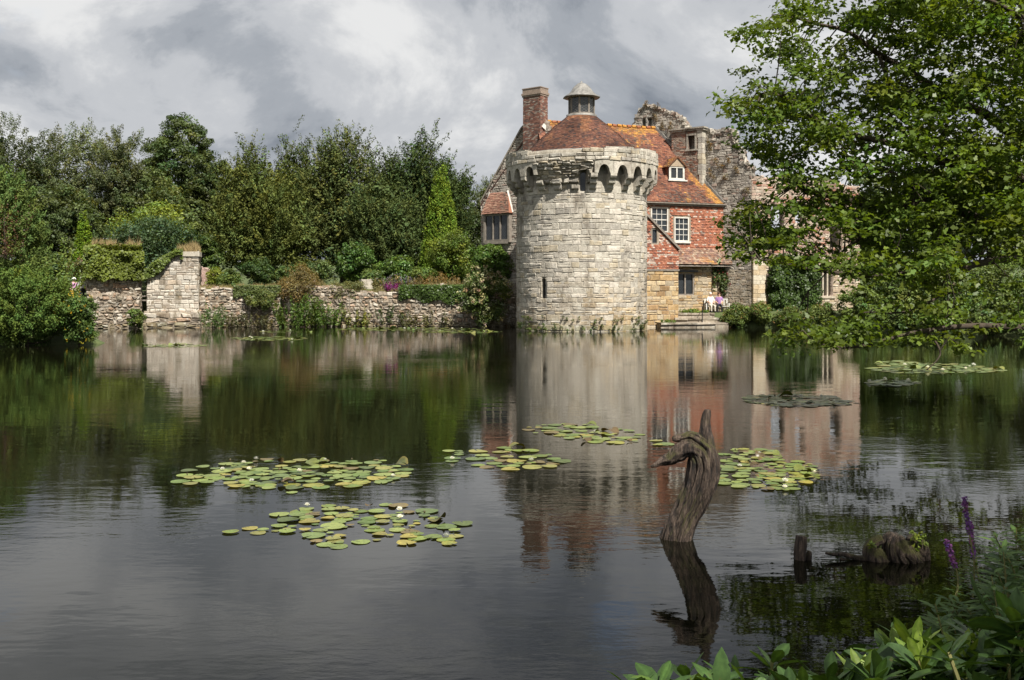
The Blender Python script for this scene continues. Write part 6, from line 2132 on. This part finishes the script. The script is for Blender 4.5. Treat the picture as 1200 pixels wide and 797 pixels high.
# ================================================================ WATER LILIES
def pad_mesh(i, r, col, curl):
    seg = 20
    slit = 0.22
    an = np.linspace(slit / 2, 2 * math.pi - slit / 2, seg)
    rim = 1.0 + 0.04 * np.sin(an * 3 + i) + r.normal(0, 0.012, seg)
    V = [(0.06, 0, 0.0)]
    wv_ = curl * np.sin(an * 2 + i * 1.7)
    for f in (0.55, 1.0):
        for k in range(seg):
            V.append((math.cos(an[k]) * rim[k] * f, math.sin(an[k]) * rim[k] * f, (0.012 if f == 1 else 0.0) + wv_[k] * f * f))
    Fc = [(0, 1 + k, 2 + k) for k in range(seg - 1)] + [(1 + k, 1 + seg + k, 2 + seg + k, 2 + k) for k in range(seg - 1)]
    V = np.array(V)
    c = np.tile(np.array(col), (len(V), 1)) * r.uniform(0.9, 1.1, (len(V), 1))
    if i % 4 == 1:
        c[1 + seg:] = c[1 + seg:] * 0.6 + np.array((0.20, 0.14, 0.03)) * 0.4
    return mk('pad', V, Fc, PADM, c, True)


r = np.random.default_rng(11)
pad_cols = [(0.16, 0.21, 0.055), (0.13, 0.185, 0.045), (0.19, 0.23, 0.075), (0.11, 0.165, 0.045), (0.15, 0.195, 0.06), (0.20, 0.215, 0.05), (0.12, 0.165, 0.06), (0.17, 0.22, 0.07), (0.22, 0.215, 0.07), (0.15, 0.12, 0.06), (0.09, 0.12, 0.04), (0.25, 0.22, 0.06)]
pads = [pad_mesh(i, r, c, 0.02 if i < 9 else 0.05) for i, c in enumerate(pad_cols)]
curled = [pad_mesh(20 + i, r, c, 0.30) for i, c in enumerate(((0.10, 0.07, 0.035), (0.07, 0.08, 0.03), (0.12, 0.14, 0.04)))]
# white flower: cup of pointed petals round yellow stamens
V, Fc, Cc = [], [], []
for ring_, (np_, tilt, L_) in enumerate(((8, 0.35, 1.0), (7, 0.85, 0.9), (5, 1.2, 0.75))):
    for k in range(np_):
        a = 2 * math.pi * (k + ring_ * .5) / np_
        d = np.array([math.cos(a) * math.cos(tilt), math.sin(a) * math.cos(tilt), math.sin(tilt)])
        s_ = np.array([-math.sin(a), math.cos(a), 0]) * 0.2
        n0 = len(V)
        V += [d * 0.05, d * 0.55 * L_ + s_, d * L_ + [0, 0, .12], d * 0.55 * L_ - s_]
        Fc.append((n0, n0 + 1, n0 + 2, n0 + 3))
        Cc += [(0.8, 0.78, 0.7)] * 4
for k in range(6):
    a = 2 * math.pi * k / 6
    d = np.array([math.cos(a) * .16, math.sin(a) * .16, .35])
    n0 = len(V)
    V += [d * .1, d + [.04, 0, 0], d + [0, .04, 0]]
    Fc.append((n0, n0 + 1, n0 + 2))
    Cc += [(0.7, 0.5, 0.05)] * 3
FLOWER = mk('flower', np.array(V), Fc, PETAL, np.array(Cc))
V, Fc = sweep(spline([(0, 0, -.3), (0, 0, .3), (0, 0, .7), (0, 0, 1.0)], 7), [.3, .42, .5, .5, .4, .25, .03], 8)
BUD = mk('bud', V, Fc, PADM, (0.09, 0.07, 0.035), True)
for m_ in bpy.data.meshes:
    pass


def lily(label, regions, n, nf, rad=0.125, seed=1, joined=False, bend=0.04, minsep=0.9, yellow=0.25):
    """regions: ellipses (cx, cy, rx, ry, weight) in the picture, laid on the water"""
    r = np.random.default_rng(seed)
    c0 = on_water(regions[0][0], regions[0][1])
    T = Thing('water_lily', label, 'water lily', c0, 'rafts of water lilies on the moat')
    wts = np.array([g[4] for g in regions], float)
    wts /= wts.sum()
    spots, tries = [], 0
    while len(spots) < n and tries < n * 60:
        tries += 1
        g = regions[r.choice(len(regions), p=wts)]
        a, f = r.uniform(0, 2 * math.pi), math.sqrt(r.random())
        x, y = g[0] + math.cos(a) * f * g[2], g[1] + math.sin(a) * f * g[3]
        p = on_water(x, y)
        s_ = rad * r.choice([0.45, 0.7, 0.9, 1.0, 1.1, 1.3]) * r.uniform(0.9, 1.1)
        if spots and min(math.hypot(p[0] - q[0], p[1] - q[1]) / (s_ + q[2]) for q in spots) < minsep * r.uniform(0.6, 1.05):
            continue
        spots.append((p[0], p[1], s_))
    P = []
    for i, (x, y, s_) in enumerate(spots):
        curl = r.random() < 0.05
        me = curled[r.integers(0, 3)] if curl else pads[(r.integers(0, 8) if r.random() > yellow else r.integers(8, 12))]
        z = 0.006 + 0.0012 * (i % 9)
        M = Matrix.Translation((x, y, z + (0.03 if curl else 0))) @ Matrix.Rotation(r.uniform(0, 6.28), 4, 'Z') @ Matrix.Rotation(r.normal(0, 0.02 if not curl else 0.35), 4, 'X') @ Matrix.Diagonal((s_, s_, s_, 1))
        if joined:
            V = np.empty(len(me.vertices) * 3, np.float32)
            me.vertices.foreach_get('co', V)
            V = np.c_[V.reshape(-1, 3), np.ones(len(V) // 3)] @ np.array(M).T
            P.append((V[:, :3], [tuple(p_.vertices) for p_ in me.polygons], np.array(pad_cols[r.integers(0, 9)])))
        else:
            o = link('pad', me, T.root)
            o.matrix_local = Matrix.Translation(-Vector(c0)) @ M
    if joined:
        T.part('pads', join(P), PADM, kind='stuff')
    for k in range(nf):
        x, y, s_ = spots[r.integers(0, len(spots))]
        me = FLOWER if r.random() < 0.72 else BUD
        s2 = rad * (r.uniform(0.38, 0.52) if me is FLOWER else r.uniform(0.2, 0.3))
        o = link('flower' if me is FLOWER else 'bud', me, T.root)
        o.matrix_local = Matrix.Translation(Vector((x, y + 0.03, 0.035)) - Vector(c0)) @ Matrix.Rotation(r.normal(0, .3), 4, 'X') @ Matrix.Diagonal((s2, s2, s2, 1))
    return T


lily('dense raft of pale green lily pads dotted with many white flowers', [(345, 556, 130, 17, 5), (330, 556, 70, 18, 1.5), (430, 553, 50, 14, 1.2), (225, 562, 20, 6, .25), (345, 575, 45, 3, .12)], 150, 15, 0.098, 1, minsep=0.84)
lily('looser lily raft with brown curled pads closest to the driftwood stump', [(400, 620, 70, 22, 3.4), (455, 612, 66, 22, 3), (365, 612, 50, 14, 1.3), (500, 628, 42, 13, 1.0), (300, 622, 34, 6, .5), (385, 598, 30, 6, .5), (520, 614, 25, 5, .4)], 92, 6, 0.094, 2, minsep=0.95, yellow=0.3)
lily('scattered lily pads with a single white flower before the tower reflection', [(595, 543, 40, 8, 2), (540, 535, 35, 7, 1), (640, 540, 22, 8, 1), (600, 528, 30, 4, .6)], 38, 2, 0.112, 3)
lily('thin curved chain of lily pads lying across the tower reflection', [(660, 502, 45, 5, 1.6), (715, 512, 38, 9, 2), (640, 508, 20, 3, .5), (772, 519, 14, 5, .5), (680, 511, 22, 4, .6)], 62, 1, 0.112, 4)
lily('dull green lily raft behind the swan-shaped stump', [(880, 540, 40, 16, 2.4), (925, 555, 32, 16, 2), (865, 560, 28, 12, 1.2), (905, 570, 30, 6, .6)], 105, 7, 0.102, 5, yellow=0.1)
lily('shadowed lily raft floating across the ruin reflection', [(935, 470, 55, 7, 3), (895, 468, 22, 5, 1), (985, 472, 20, 3, .5)], 120, 8, 0.15, 6, yellow=0.3)
lily('pale lily raft beneath the drooping oak twigs', [(1090, 432, 70, 6, 3), (1050, 426, 25, 3, 1), (1145, 434, 30, 3, .8), (1045, 449, 32, 3.5, 1)], 200, 10, 0.16, 7, True)
lily('far sparse lily raft by the overgrown moat wall', [(315, 397, 45, 2.5, 2), (335, 389, 30, 1.2, .6)], 110, 10, 0.17, 8, True)
lily('long thin lily raft under the retaining wall', [(480, 386, 85, 2.2, 2), (540, 389, 48, 1.8, 1.3), (430, 385, 24, 1.2, .6)], 260, 12, 0.17, 9, True)
lily('small far lily patch reflecting the pale wall stub', [(205, 405, 38, 2.2, 1)], 50, 2, 0.15, 10, True)

# ================================================================ FOREGROUND RHODODENDRONS
def leaf_mesh(name, L_, Wd, droop, fold, col, rib, r, wavy=0.0, mat=LEAFG):
    st_ = [(0, .06), (.15, .42), (.38, .86), (.62, 1.0), (.84, .62), (1.0, .04)]
    V, Cc = [], []
    for i, (t, w) in enumerate(st_):
        z = -droop * t * t * L_
        wz = wavy * L_ * math.sin(i * 2.1)
        for s_ in (-1, -0.5, 0, 0.5, 1):
            V.append((t * L_, s_ * w * Wd / 2, z + fold * abs(s_) * w * Wd + (wz * s_ if abs(s_) == 1 else 0) - 0.12 * Wd * w * (abs(s_) == 1)))
            Cc.append(rib if s_ == 0 else col)
    Fc = []
    for i in range(len(st_) - 1):
        for k in range(4):
            Fc.append((i * 5 + k, (i + 1) * 5 + k, (i + 1) * 5 + k + 1, i * 5 + k + 1))
    return mk(name, np.array(V), Fc, mat, np.array(Cc), True)


r = np.random.default_rng(21)
RL = [leaf_mesh('leaf', 1, 0.34 + 0.05 * (i % 3), 0.06 + 0.09 * (i % 4), 0.16 + 0.06 * (i % 2), c, tuple(x * 1.5 for x in c), r, 0.012 * (i % 3))
      for i, c in enumerate([(0.052, 0.105, 0.024), (0.064, 0.12, 0.028), (0.045, 0.09, 0.024), (0.08, 0.14, 0.03), (0.055, 0.108, 0.03), (0.04, 0.08, 0.022)])]
RY = [leaf_mesh('leaf', 1, 0.32, 0.02, 0.2, (0.16, 0.24, 0.035), (0.2, 0.28, 0.06), r, 0.01), leaf_mesh('leaf', 1, 0.30, 0.1, 0.2, (0.13, 0.21, 0.04), (0.18, 0.26, 0.06), r, 0.01)]
WLF = [leaf_mesh('leaf', 1, 0.24, 0.15 + .1 * i, 0.15, c, tuple(x * 1.3 for x in c), r, mat=LEAF) for i, c in enumerate([(0.07, 0.125, 0.03), (0.09, 0.15, 0.035), (0.055, 0.105, 0.028)])]
STEM = mat_plain('green_stem', (0.16, 0.15, 0.05), 0.6)


def leaf_at(p, d, up, size, me, parent, base, name='leaf'):
    d = Vector(d).normalized()
    y = Vector(up).cross(d)
    if y.length < 1e-4:
        y = Vector((0, 1, 0))
    y.normalize()
    z = d.cross(y)
    M = Matrix(((d.x, y.x, z.x, p[0] - base[0]), (d.y, y.y, z.y, p[1] - base[1]), (d.z, y.z, z.z, p[2] - base[2]), (0, 0, 0, 1))) @ Matrix.Diagonal((size, size, size, 1))
    o = link(name, me, parent)
    o.matrix_local = M
    return o


def rhodo(label, tips, seed, size=(0.115, 0.16), young=0.15, rest=0):
    tips = [(x, y + 22, Y) for x, y, Y in tips]
    """tips: picture positions (column, row, distance) of the leaf whorls"""
    r = np.random.default_rng(seed)
    b0 = at(*tips[0])
    base = np.array([b0[0], b0[1], float(ground_z(np.array([b0[0]]), np.array([b0[1]]))[0])])
    T = Thing('rhododendron', label, 'shrub', base, 'rhododendrons on the near bank')
    stems = []
    for (x, y, Y) in tips:
        p = at(x, y, Y)
        foot = np.array([p[0] * 0.9 + base[0] * 0.1 + r.normal(0, .05), p[1] - 0.15 + r.normal(0, .08), max(0.2, p[2] - r.uniform(0.4, 0.7))])
        pp = spline([foot, (foot + p) / 2 + r.normal(0, .03, 3), p], 8)
        stems.append((*sweep(pp, np.linspace(.008, .005, 8), 6), None))
        axis_ = unit(p - foot + r.normal(0, 0.12, 3))
        n = r.integers(8, 12)
        a0 = r.uniform(0, 6.28)
        e1 = unit(np.cross(axis_, [0.3, 0.8, 0.1]))
        e2 = np.cross(axis_, e1)
        yg = r.random() < young
        for k in range(n):
            a = a0 + k * 2.399
            lay = k / n
            el = 0.05 + 0.95 * lay ** 1.3 if not yg else 0.35 + 0.9 * lay
            out = e1 * math.cos(a) + e2 * math.sin(a)
            d = unit(out * math.cos(el) + axis_ * math.sin(el) + r.normal(0, 0.08, 3))
            me = (RY if yg and lay > 0.3 else RL)[r.integers(0, 2 if yg and lay > 0.3 else len(RL))]
            leaf_at(p - axis_ * (0.05 * (1 - lay)), d, axis_ + r.normal(0, .15, 3), r.uniform(*size) * (1 - 0.4 * lay), me, T.root, base)
    T.part('stem', join(stems), STEM)
    if rest:
        # inner leaves too shaded and overlapped to tell apart
        P = []
        for i in r.integers(0, len(tips), rest * 5):
            p = at(*tips[i]) + r.normal(0, 0.075, 3) - [0, 0, 0.17]
            d = unit(r.normal(0, 1, 3) + [0, -.3, .2])
            yv = unit(np.cross(unit(r.normal(0, .4, 3) + [0, 0, 1]), d))
            zv = np.cross(d, yv)
            me = RL[r.integers(0, len(RL))]
            V = np.empty(len(me.vertices) * 3, np.float32)
            me.vertices.foreach_get('co', V)
            V = V.reshape(-1, 3) * r.uniform(*size)
            P.append((p + V[:, :1] * d + V[:, 1:2] * yv + V[:, 2:] * zv, [tuple(q.vertices) for q in me.polygons], np.array((0.05, 0.095, 0.032)) * r.uniform(.7, 1.3)))
        T.part('inner_foliage', join(P), LEAFG, kind='stuff', smooth=True)
    return T


def row_tips(xs, top, n, r, dmin, dmax, drop):
    out = []
    for _ in range(n):
        x = r.uniform(*xs)
        y = np.interp(x, *np.array(top).T) + r.random() ** 1.2 * drop
        Y = r.uniform(dmin, dmax) - (y - 700) / 100 * 0.35
        out.append((x, y, max(2.4, Y)))
    return out


r = np.random.default_rng(31)
t1 = [(862, 775, 3.2), (905, 752, 3.1), (930, 780, 2.9), (885, 790, 2.9), (815, 792, 3.1), (845, 796, 2.9), (960, 775, 3.0), (985, 790, 2.8), (740, 786, 3.0), (955, 800, 2.7), (905, 800, 2.7), (772, 778, 3.0), (805, 770, 3.1), (838, 778, 3.0)]
rhodo('rhododendron with large leaves and one bright young shoot beside open water', t1 + row_tips((840, 985), [(840, 790), (985, 770)], 14, r, 2.9, 3.3, 60), 41, young=0.2, rest=60)
t2 = [(1058, 722, 3.35), (1040, 745, 3.2), (1080, 740, 3.2), (1010, 770, 3.0), (1060, 770, 3.0), (1105, 735, 3.3), (1030, 790, 2.8), (1090, 775, 2.9)]
rhodo('tall rhododendron with upright leaf whorl standing over the dark water', t2 + row_tips((1000, 1115), [(1000, 770), (1060, 735), (1115, 730)], 18, r, 2.9, 3.4, 70), 42, young=0.1, rest=70)
t3 = [(1140, 720, 3.4), (1180, 705, 3.4), (1165, 745, 3.2), (1130, 765, 3.0), (1195, 760, 3.0), (1170, 790, 2.8)]
rhodo('rhododendron growing in front of the willowherb stems', t3 + row_tips((1110, 1225), [(1110, 735), (1225, 690)], 20, r, 2.9, 3.5, 90), 43, young=0.1, rest=70)

# willowherb and purple loosestrife at the bank edge
def herb(name, label, stems_px, seed, lsize, flower=None, cat='plant', per=26):
    r = np.random.default_rng(seed)
    b0 = at(*stems_px[0][0])
    T = Thing(name, label, cat, b0)
    st_, fl_ = [], []
    for (foot, tip) in stems_px:
        a, b_ = at(*foot), at(*tip)
        pp = spline([a, (a + b_) / 2 + r.normal(0, .03, 3), b_], 10)
        st_.append((*sweep(pp, np.linspace(.006, .0025, 10), 5), None))
        n = per
        for k in range(n):
            t = 0.15 + 0.85 * k / n if flower is None else 0.1 + 0.55 * k / n
            p = pp[int(t * 9)] * (1 - (t * 9) % 1) + pp[min(9, int(t * 9) + 1)] * ((t * 9) % 1)
            an = k * 2.4 + r.normal(0, .2)
            d = np.array([math.cos(an), math.sin(an), 0.45 + r.normal(0, .15)])
            leaf_at(p, d, (0, 0, 1), lsize * r.uniform(.7, 1.2) * (1.1 - 0.5 * t), WLF[r.integers(0, 3)], T.root, b0)
        if flower:
            for t in np.linspace(flower[0], 1.0, 15):
                p = pp[int(t * 8.99)] * (1 - (t * 9) % 1) + pp[min(9, int(t * 9) + 1)] * ((t * 9) % 1)
                fl_.append(p)
    T.part('stem', join(st_), STEM)
    if fl_:
        c = np.array(fl_)
        for k in range(0, len(c), 15):
            q = c[k:k + 15]
            T.part('flower_spike', foliage(q, rand_dirs(len(q), r), 0.0, 0.015, 12, 0.017, 0.8, flower[1], 0.15, 0.2, r=r), PETAL)
    return T


PUR = (0.27, 0.10, 0.31)
herb('purple_loosestrife', 'purple loosestrife with tall flower spikes rising over the dark water', [((1150, 690, 5.2), (1130, 583, 5.3)), ((1120, 700, 5.1), (1109, 634, 5.2)), ((1140, 700, 5.2), (1137, 612, 5.3))], 51, 0.07, (0.62, PUR), 'flower', per=22)
r = np.random.default_rng(61)
stp = []
for k in range(11):
    x = r.uniform(1165, 1215)
    Y = r.uniform(4.6, 5.6)
    stp.append(((x + 12, 735, Y), (x + r.normal(0, 8), np.interp(x, [1150, 1200], [650, 585]) + r.uniform(0, 45), Y)))
herb('willowherb', 'leafy willowherb clump on the bank edge behind the rhododendrons', stp, 52, 0.17, per=27)
stp = []
for k in range(11):
    x = r.uniform(1095, 1175)
    Y = r.uniform(4.3, 4.9)
    stp.append(((x + 15, 770, Y), (x + r.normal(0, 8), np.interp(x, [1095, 1175], [705, 650]) + r.uniform(0, 40), Y)))
herb('willowherb', 'lower willowherb stems leaning over the water under the loosestrife', stp, 53, 0.15, per=26)

# ================================================================ BENCH AND PEOPLE
BY = 71.2
bz = 0.93
bx = at(843, 366, BY)[0]
bench = Thing('garden_bench', 'white slatted garden bench on the terrace by the climbing rose', 'bench', (bx, BY, bz))
bW = Wall((bx - 0.95, BY), (bx + 0.75, BY + 0.15), bz)
for k in range(4):
    bench.part('seat_slat', sbox(bW, 0, bW.len, .42, .455, -.42 + k * .12, -.32 + k * .12), PAINT)
for k in range(9):
    bench.part('back_slat', sbox(bW, .08 + k * .19, .15 + k * .19, .50, .90, -.50, -.47), PAINT)
bench.part('top_rail', sbox(bW, 0, bW.len, .90, .97, -.51, -.46), PAINT)
for u_ in (0.02, bW.len - .09):
    bench.part('leg', sbox(bW, u_, u_ + .07, 0, .62, -.02, .05), PAINT)
    bench.part('leg', sbox(bW, u_, u_ + .07, 0, .97, -.52, -.45), PAINT)
    bench.part('armrest', sbox(bW, u_, u_ + .07, .622, .66, -.44, .05), PAINT)


def person(label, joints, radii, bones, colours, base, group=None):
    """one continuous skinned body; colours: list of (test(co) -> bool, material)"""
    T = Thing('person', label, 'person', base, group)
    names = list(joints)
    me = bpy.data.meshes.new('body')
    me.from_pydata([tuple(joints[n]) for n in names], [(names.index(a), names.index(b_)) for a, b_ in bones], [])
    o = bpy.data.objects.new('body_tmp', me)
    COL.objects.link(o)
    sk = o.modifiers.new('skin', 'SKIN')
    sv = me.skin_vertices[0].data
    for i, n in enumerate(names):
        q = radii[n]
        sv[i].radius = (q, q) if not isinstance(q, tuple) else q
        sv[i].use_root = (n == 'pelvis')
    ss = o.modifiers.new('sub', 'SUBSURF')
    ss.levels = ss.render_levels = 1
    dg = bpy.context.evaluated_depsgraph_get()
    em = bpy.data.meshes.new_from_object(o.evaluated_get(dg))
    bpy.data.objects.remove(o)
    em.name = 'body'
    em.materials.clear()
    for _, m in colours:
        em.materials.append(m)
    pts = {n: np.array(joints[n]) for n in names}
    for p in em.polygons:
        p.use_smooth = True
        c = np.array(p.center)
        best, bi = 9, None
        for (a, b_) in bones:
            d = pts[b_] - pts[a]
            t = np.clip(np.dot(c - pts[a], d) / (d @ d + 1e-9), 0, 1)
            q = np.linalg.norm(c - pts[a] - d * t)
            if q < best:
                best, bi = q, (a, b_, t)
        for i, (f, _) in enumerate(colours):
            if f(bi):
                p.material_index = i
                break
    link('body', em, T.root)
    return T


BONES = [('pelvis', 'waist'), ('waist', 'chest'), ('chest', 'neck'), ('neck', 'head'), ('head', 'crown')]
for s_ in 'lr':
    BONES += [('chest', 'shoulder_' + s_), ('shoulder_' + s_, 'elbow_' + s_), ('elbow_' + s_, 'wrist_' + s_), ('wrist_' + s_, 'hand_' + s_), ('pelvis', 'hip_' + s_), ('hip_' + s_, 'knee_' + s_), ('knee_' + s_, 'ankle_' + s_), ('ankle_' + s_, 'toe_' + s_)]
RAD = dict(pelvis=.15, waist=.14, chest=.16, neck=.055, head=.095, crown=.085)
for s_ in 'lr':
    RAD.update({'shoulder_' + s_: .07, 'elbow_' + s_: .045, 'wrist_' + s_: .032, 'hand_' + s_: .036, 'hip_' + s_: .10, 'knee_' + s_: .065, 'ankle_' + s_: .045, 'toe_' + s_: .04})


def sit(side=0.0):
    J = dict(pelvis=(0, 0, .52), waist=(0, .03, .72), chest=(0, .05, .95), neck=(0, .03, 1.14), head=(0, 0, 1.24), crown=(0, .0, 1.36))
    for s_, x in (('l', -1), ('r', 1)):
        J.update({'shoulder_' + s_: (x * .18, .05, 1.05), 'elbow_' + s_: (x * .25, -.02, .80), 'wrist_' + s_: (x * .14, -.24, .68), 'hand_' + s_: (x * .10, -.32, .66),
                  'hip_' + s_: (x * .10, -.03, .50), 'knee_' + s_: (x * .13, -.46, .50), 'ankle_' + s_: (x * .13, -.48, .09), 'toe_' + s_: (x * .14, -.64, .05)})
    return J


def stand():
    J = dict(pelvis=(0, 0, .95), waist=(0, 0, 1.10), chest=(0, 0, 1.30), neck=(0, 0, 1.47), head=(0, -.02, 1.57), crown=(0, -.01, 1.69))
    for s_, x in (('l', -1), ('r', 1)):
        J.update({'shoulder_' + s_: (x * .18, 0, 1.40), 'elbow_' + s_: (x * .25, .02, 1.13), 'wrist_' + s_: (x * .24, -.12, .92), 'hand_' + s_: (x * .23, -.17, .86),
                  'hip_' + s_: (x * .10, 0, .92), 'knee_' + s_: (x * .11, -.02 + .06 * x, .50), 'ankle_' + s_: (x * .11, .10 * x, .09), 'toe_' + s_: (x * .12, -.14 + .10 * x, .05)})
    return J


def cloth(name, c):
    return mat_plain(name, c, 0.9, var=0.12)


def parts_of(top, legs, shoes, sleeve=0.55):
    leg = lambda b_: b_[0].startswith(('hip', 'knee')) or b_[1].startswith('hip') or b_[0] == 'pelvis' and b_[2] < 0.25
    return [(lambda b_: b_[0].startswith('ankle'), shoes), (leg, legs), (lambda b_: b_[0] in ('neck', 'head') or b_[0].startswith('wrist') or (b_[0].startswith('elbow')) or (b_[1] == 'neck' and b_[2] > .75), SKINM), (lambda b_: True, top)]


def head_extras(T, J, hair, hat=None):
    h = np.array(J['head']) + [0, 0, .055]

    def ball(c, rx, ry, rz, cut=-2, seg=12):
        V, Fc = [], []
        for i in range(9):
            th_ = math.pi * i / 8
            for k in range(seg):
                a = 2 * math.pi * k / seg
                V.append((c[0] + rx * math.sin(th_) * math.cos(a), c[1] + ry * math.sin(th_) * math.sin(a), c[2] + rz * max(cut, math.cos(th_))))
        for i in range(8):
            for k in range(seg):
                Fc.append((i * seg + k, i * seg + (k + 1) % seg, (i + 1) * seg + (k + 1) % seg, (i + 1) * seg + k))
        return mk('hair', np.array(V), Fc, hair, smooth=True)
    link('hair', ball(h + [0, .025, .02], .098, .105, .115, -0.35), T.root)
    fm = mk('nose', *sweep([h + [0, -.085, .02], h + [0, -.115, -.02], h + [0, -.09, -.035]], [.010, .017, .010], 6), SKINM)
    link('nose', fm, T.root)
    if hat:
        V, Fc = [], []
        for (r_, z) in ((0.001, .145), (.07, .14), (.10, .10), (.108, .05), (.17, .035), (.172, .025), (.10, .03)):
            for k in range(16):
                a = 2 * math.pi * k / 16
                V.append((h[0] + math.cos(a) * r_, h[1] + math.sin(a) * r_, h[2] + z))
        for i in range(6):
            for k in range(16):
                Fc.append((i * 16 + k, i * 16 + (k + 1) % 16, (i + 1) * 16 + (k + 1) % 16, (i + 1) * 16 + k))
        link('hat', mk('hat', np.array(V), Fc, hat, smooth=True), T.root)


WHITE_C, LILAC, BLACKC, CREAMC, PINKC, GREYH, BROWNH = cloth('white_cotton', (0.75, 0.73, 0.7)), cloth('lilac_cotton', (0.30, 0.17, 0.36)), cloth('black_cloth', (0.02, 0.02, 0.025)), cloth('cream_cloth', (0.55, 0.5, 0.42)), cloth('pink_cotton', (0.5, 0.25, 0.42)), cloth('white_hair', (0.6, 0.57, 0.52)), cloth('brown_hair', (0.06, 0.03, 0.02))
for (px, top, legs, hair, lb, tw) in ((833.5, WHITE_C, CREAMC, GREYH, 'seated white-haired person in white shirt and pale trousers on the bench', 0.2), (843.5, LILAC, BLACKC, BROWNH, 'seated dark-haired person in lilac top and black trousers on the bench', -0.1)):
    J = sit()
    x = at(px, 366, BY)[0]
    p = person(lb, J, RAD, BONES, parts_of(top, legs, BLACKC), (x, BY + 0.22, bz), 'people resting on the bench')
    head_extras(p, J, hair)
    p.root.rotation_euler = (0, 0, tw)
for (px, py, Y, top, legs, hat, lb) in ((86.5, 327, 67.0, PINKC, CREAMC, WHITE_C, 'standing person in pink top and white sun hat behind the yellow-flowered bush'), (96, 326, 67.3, WHITE_C, BLACKC, CREAMC, 'standing person in white shirt and cream sun hat beside the ivy-capped wall')):
    J = stand()
    b_ = at(px, py, Y)
    p = person(lb, J, RAD, BONES, parts_of(top, legs, BLACKC), (b_[0], Y, b_[2] - 1.66), 'people walking on the garden bank')
    head_extras(p, J, BROWNH, hat)
    p.root.rotation_euler = (0, 0, 0.7)
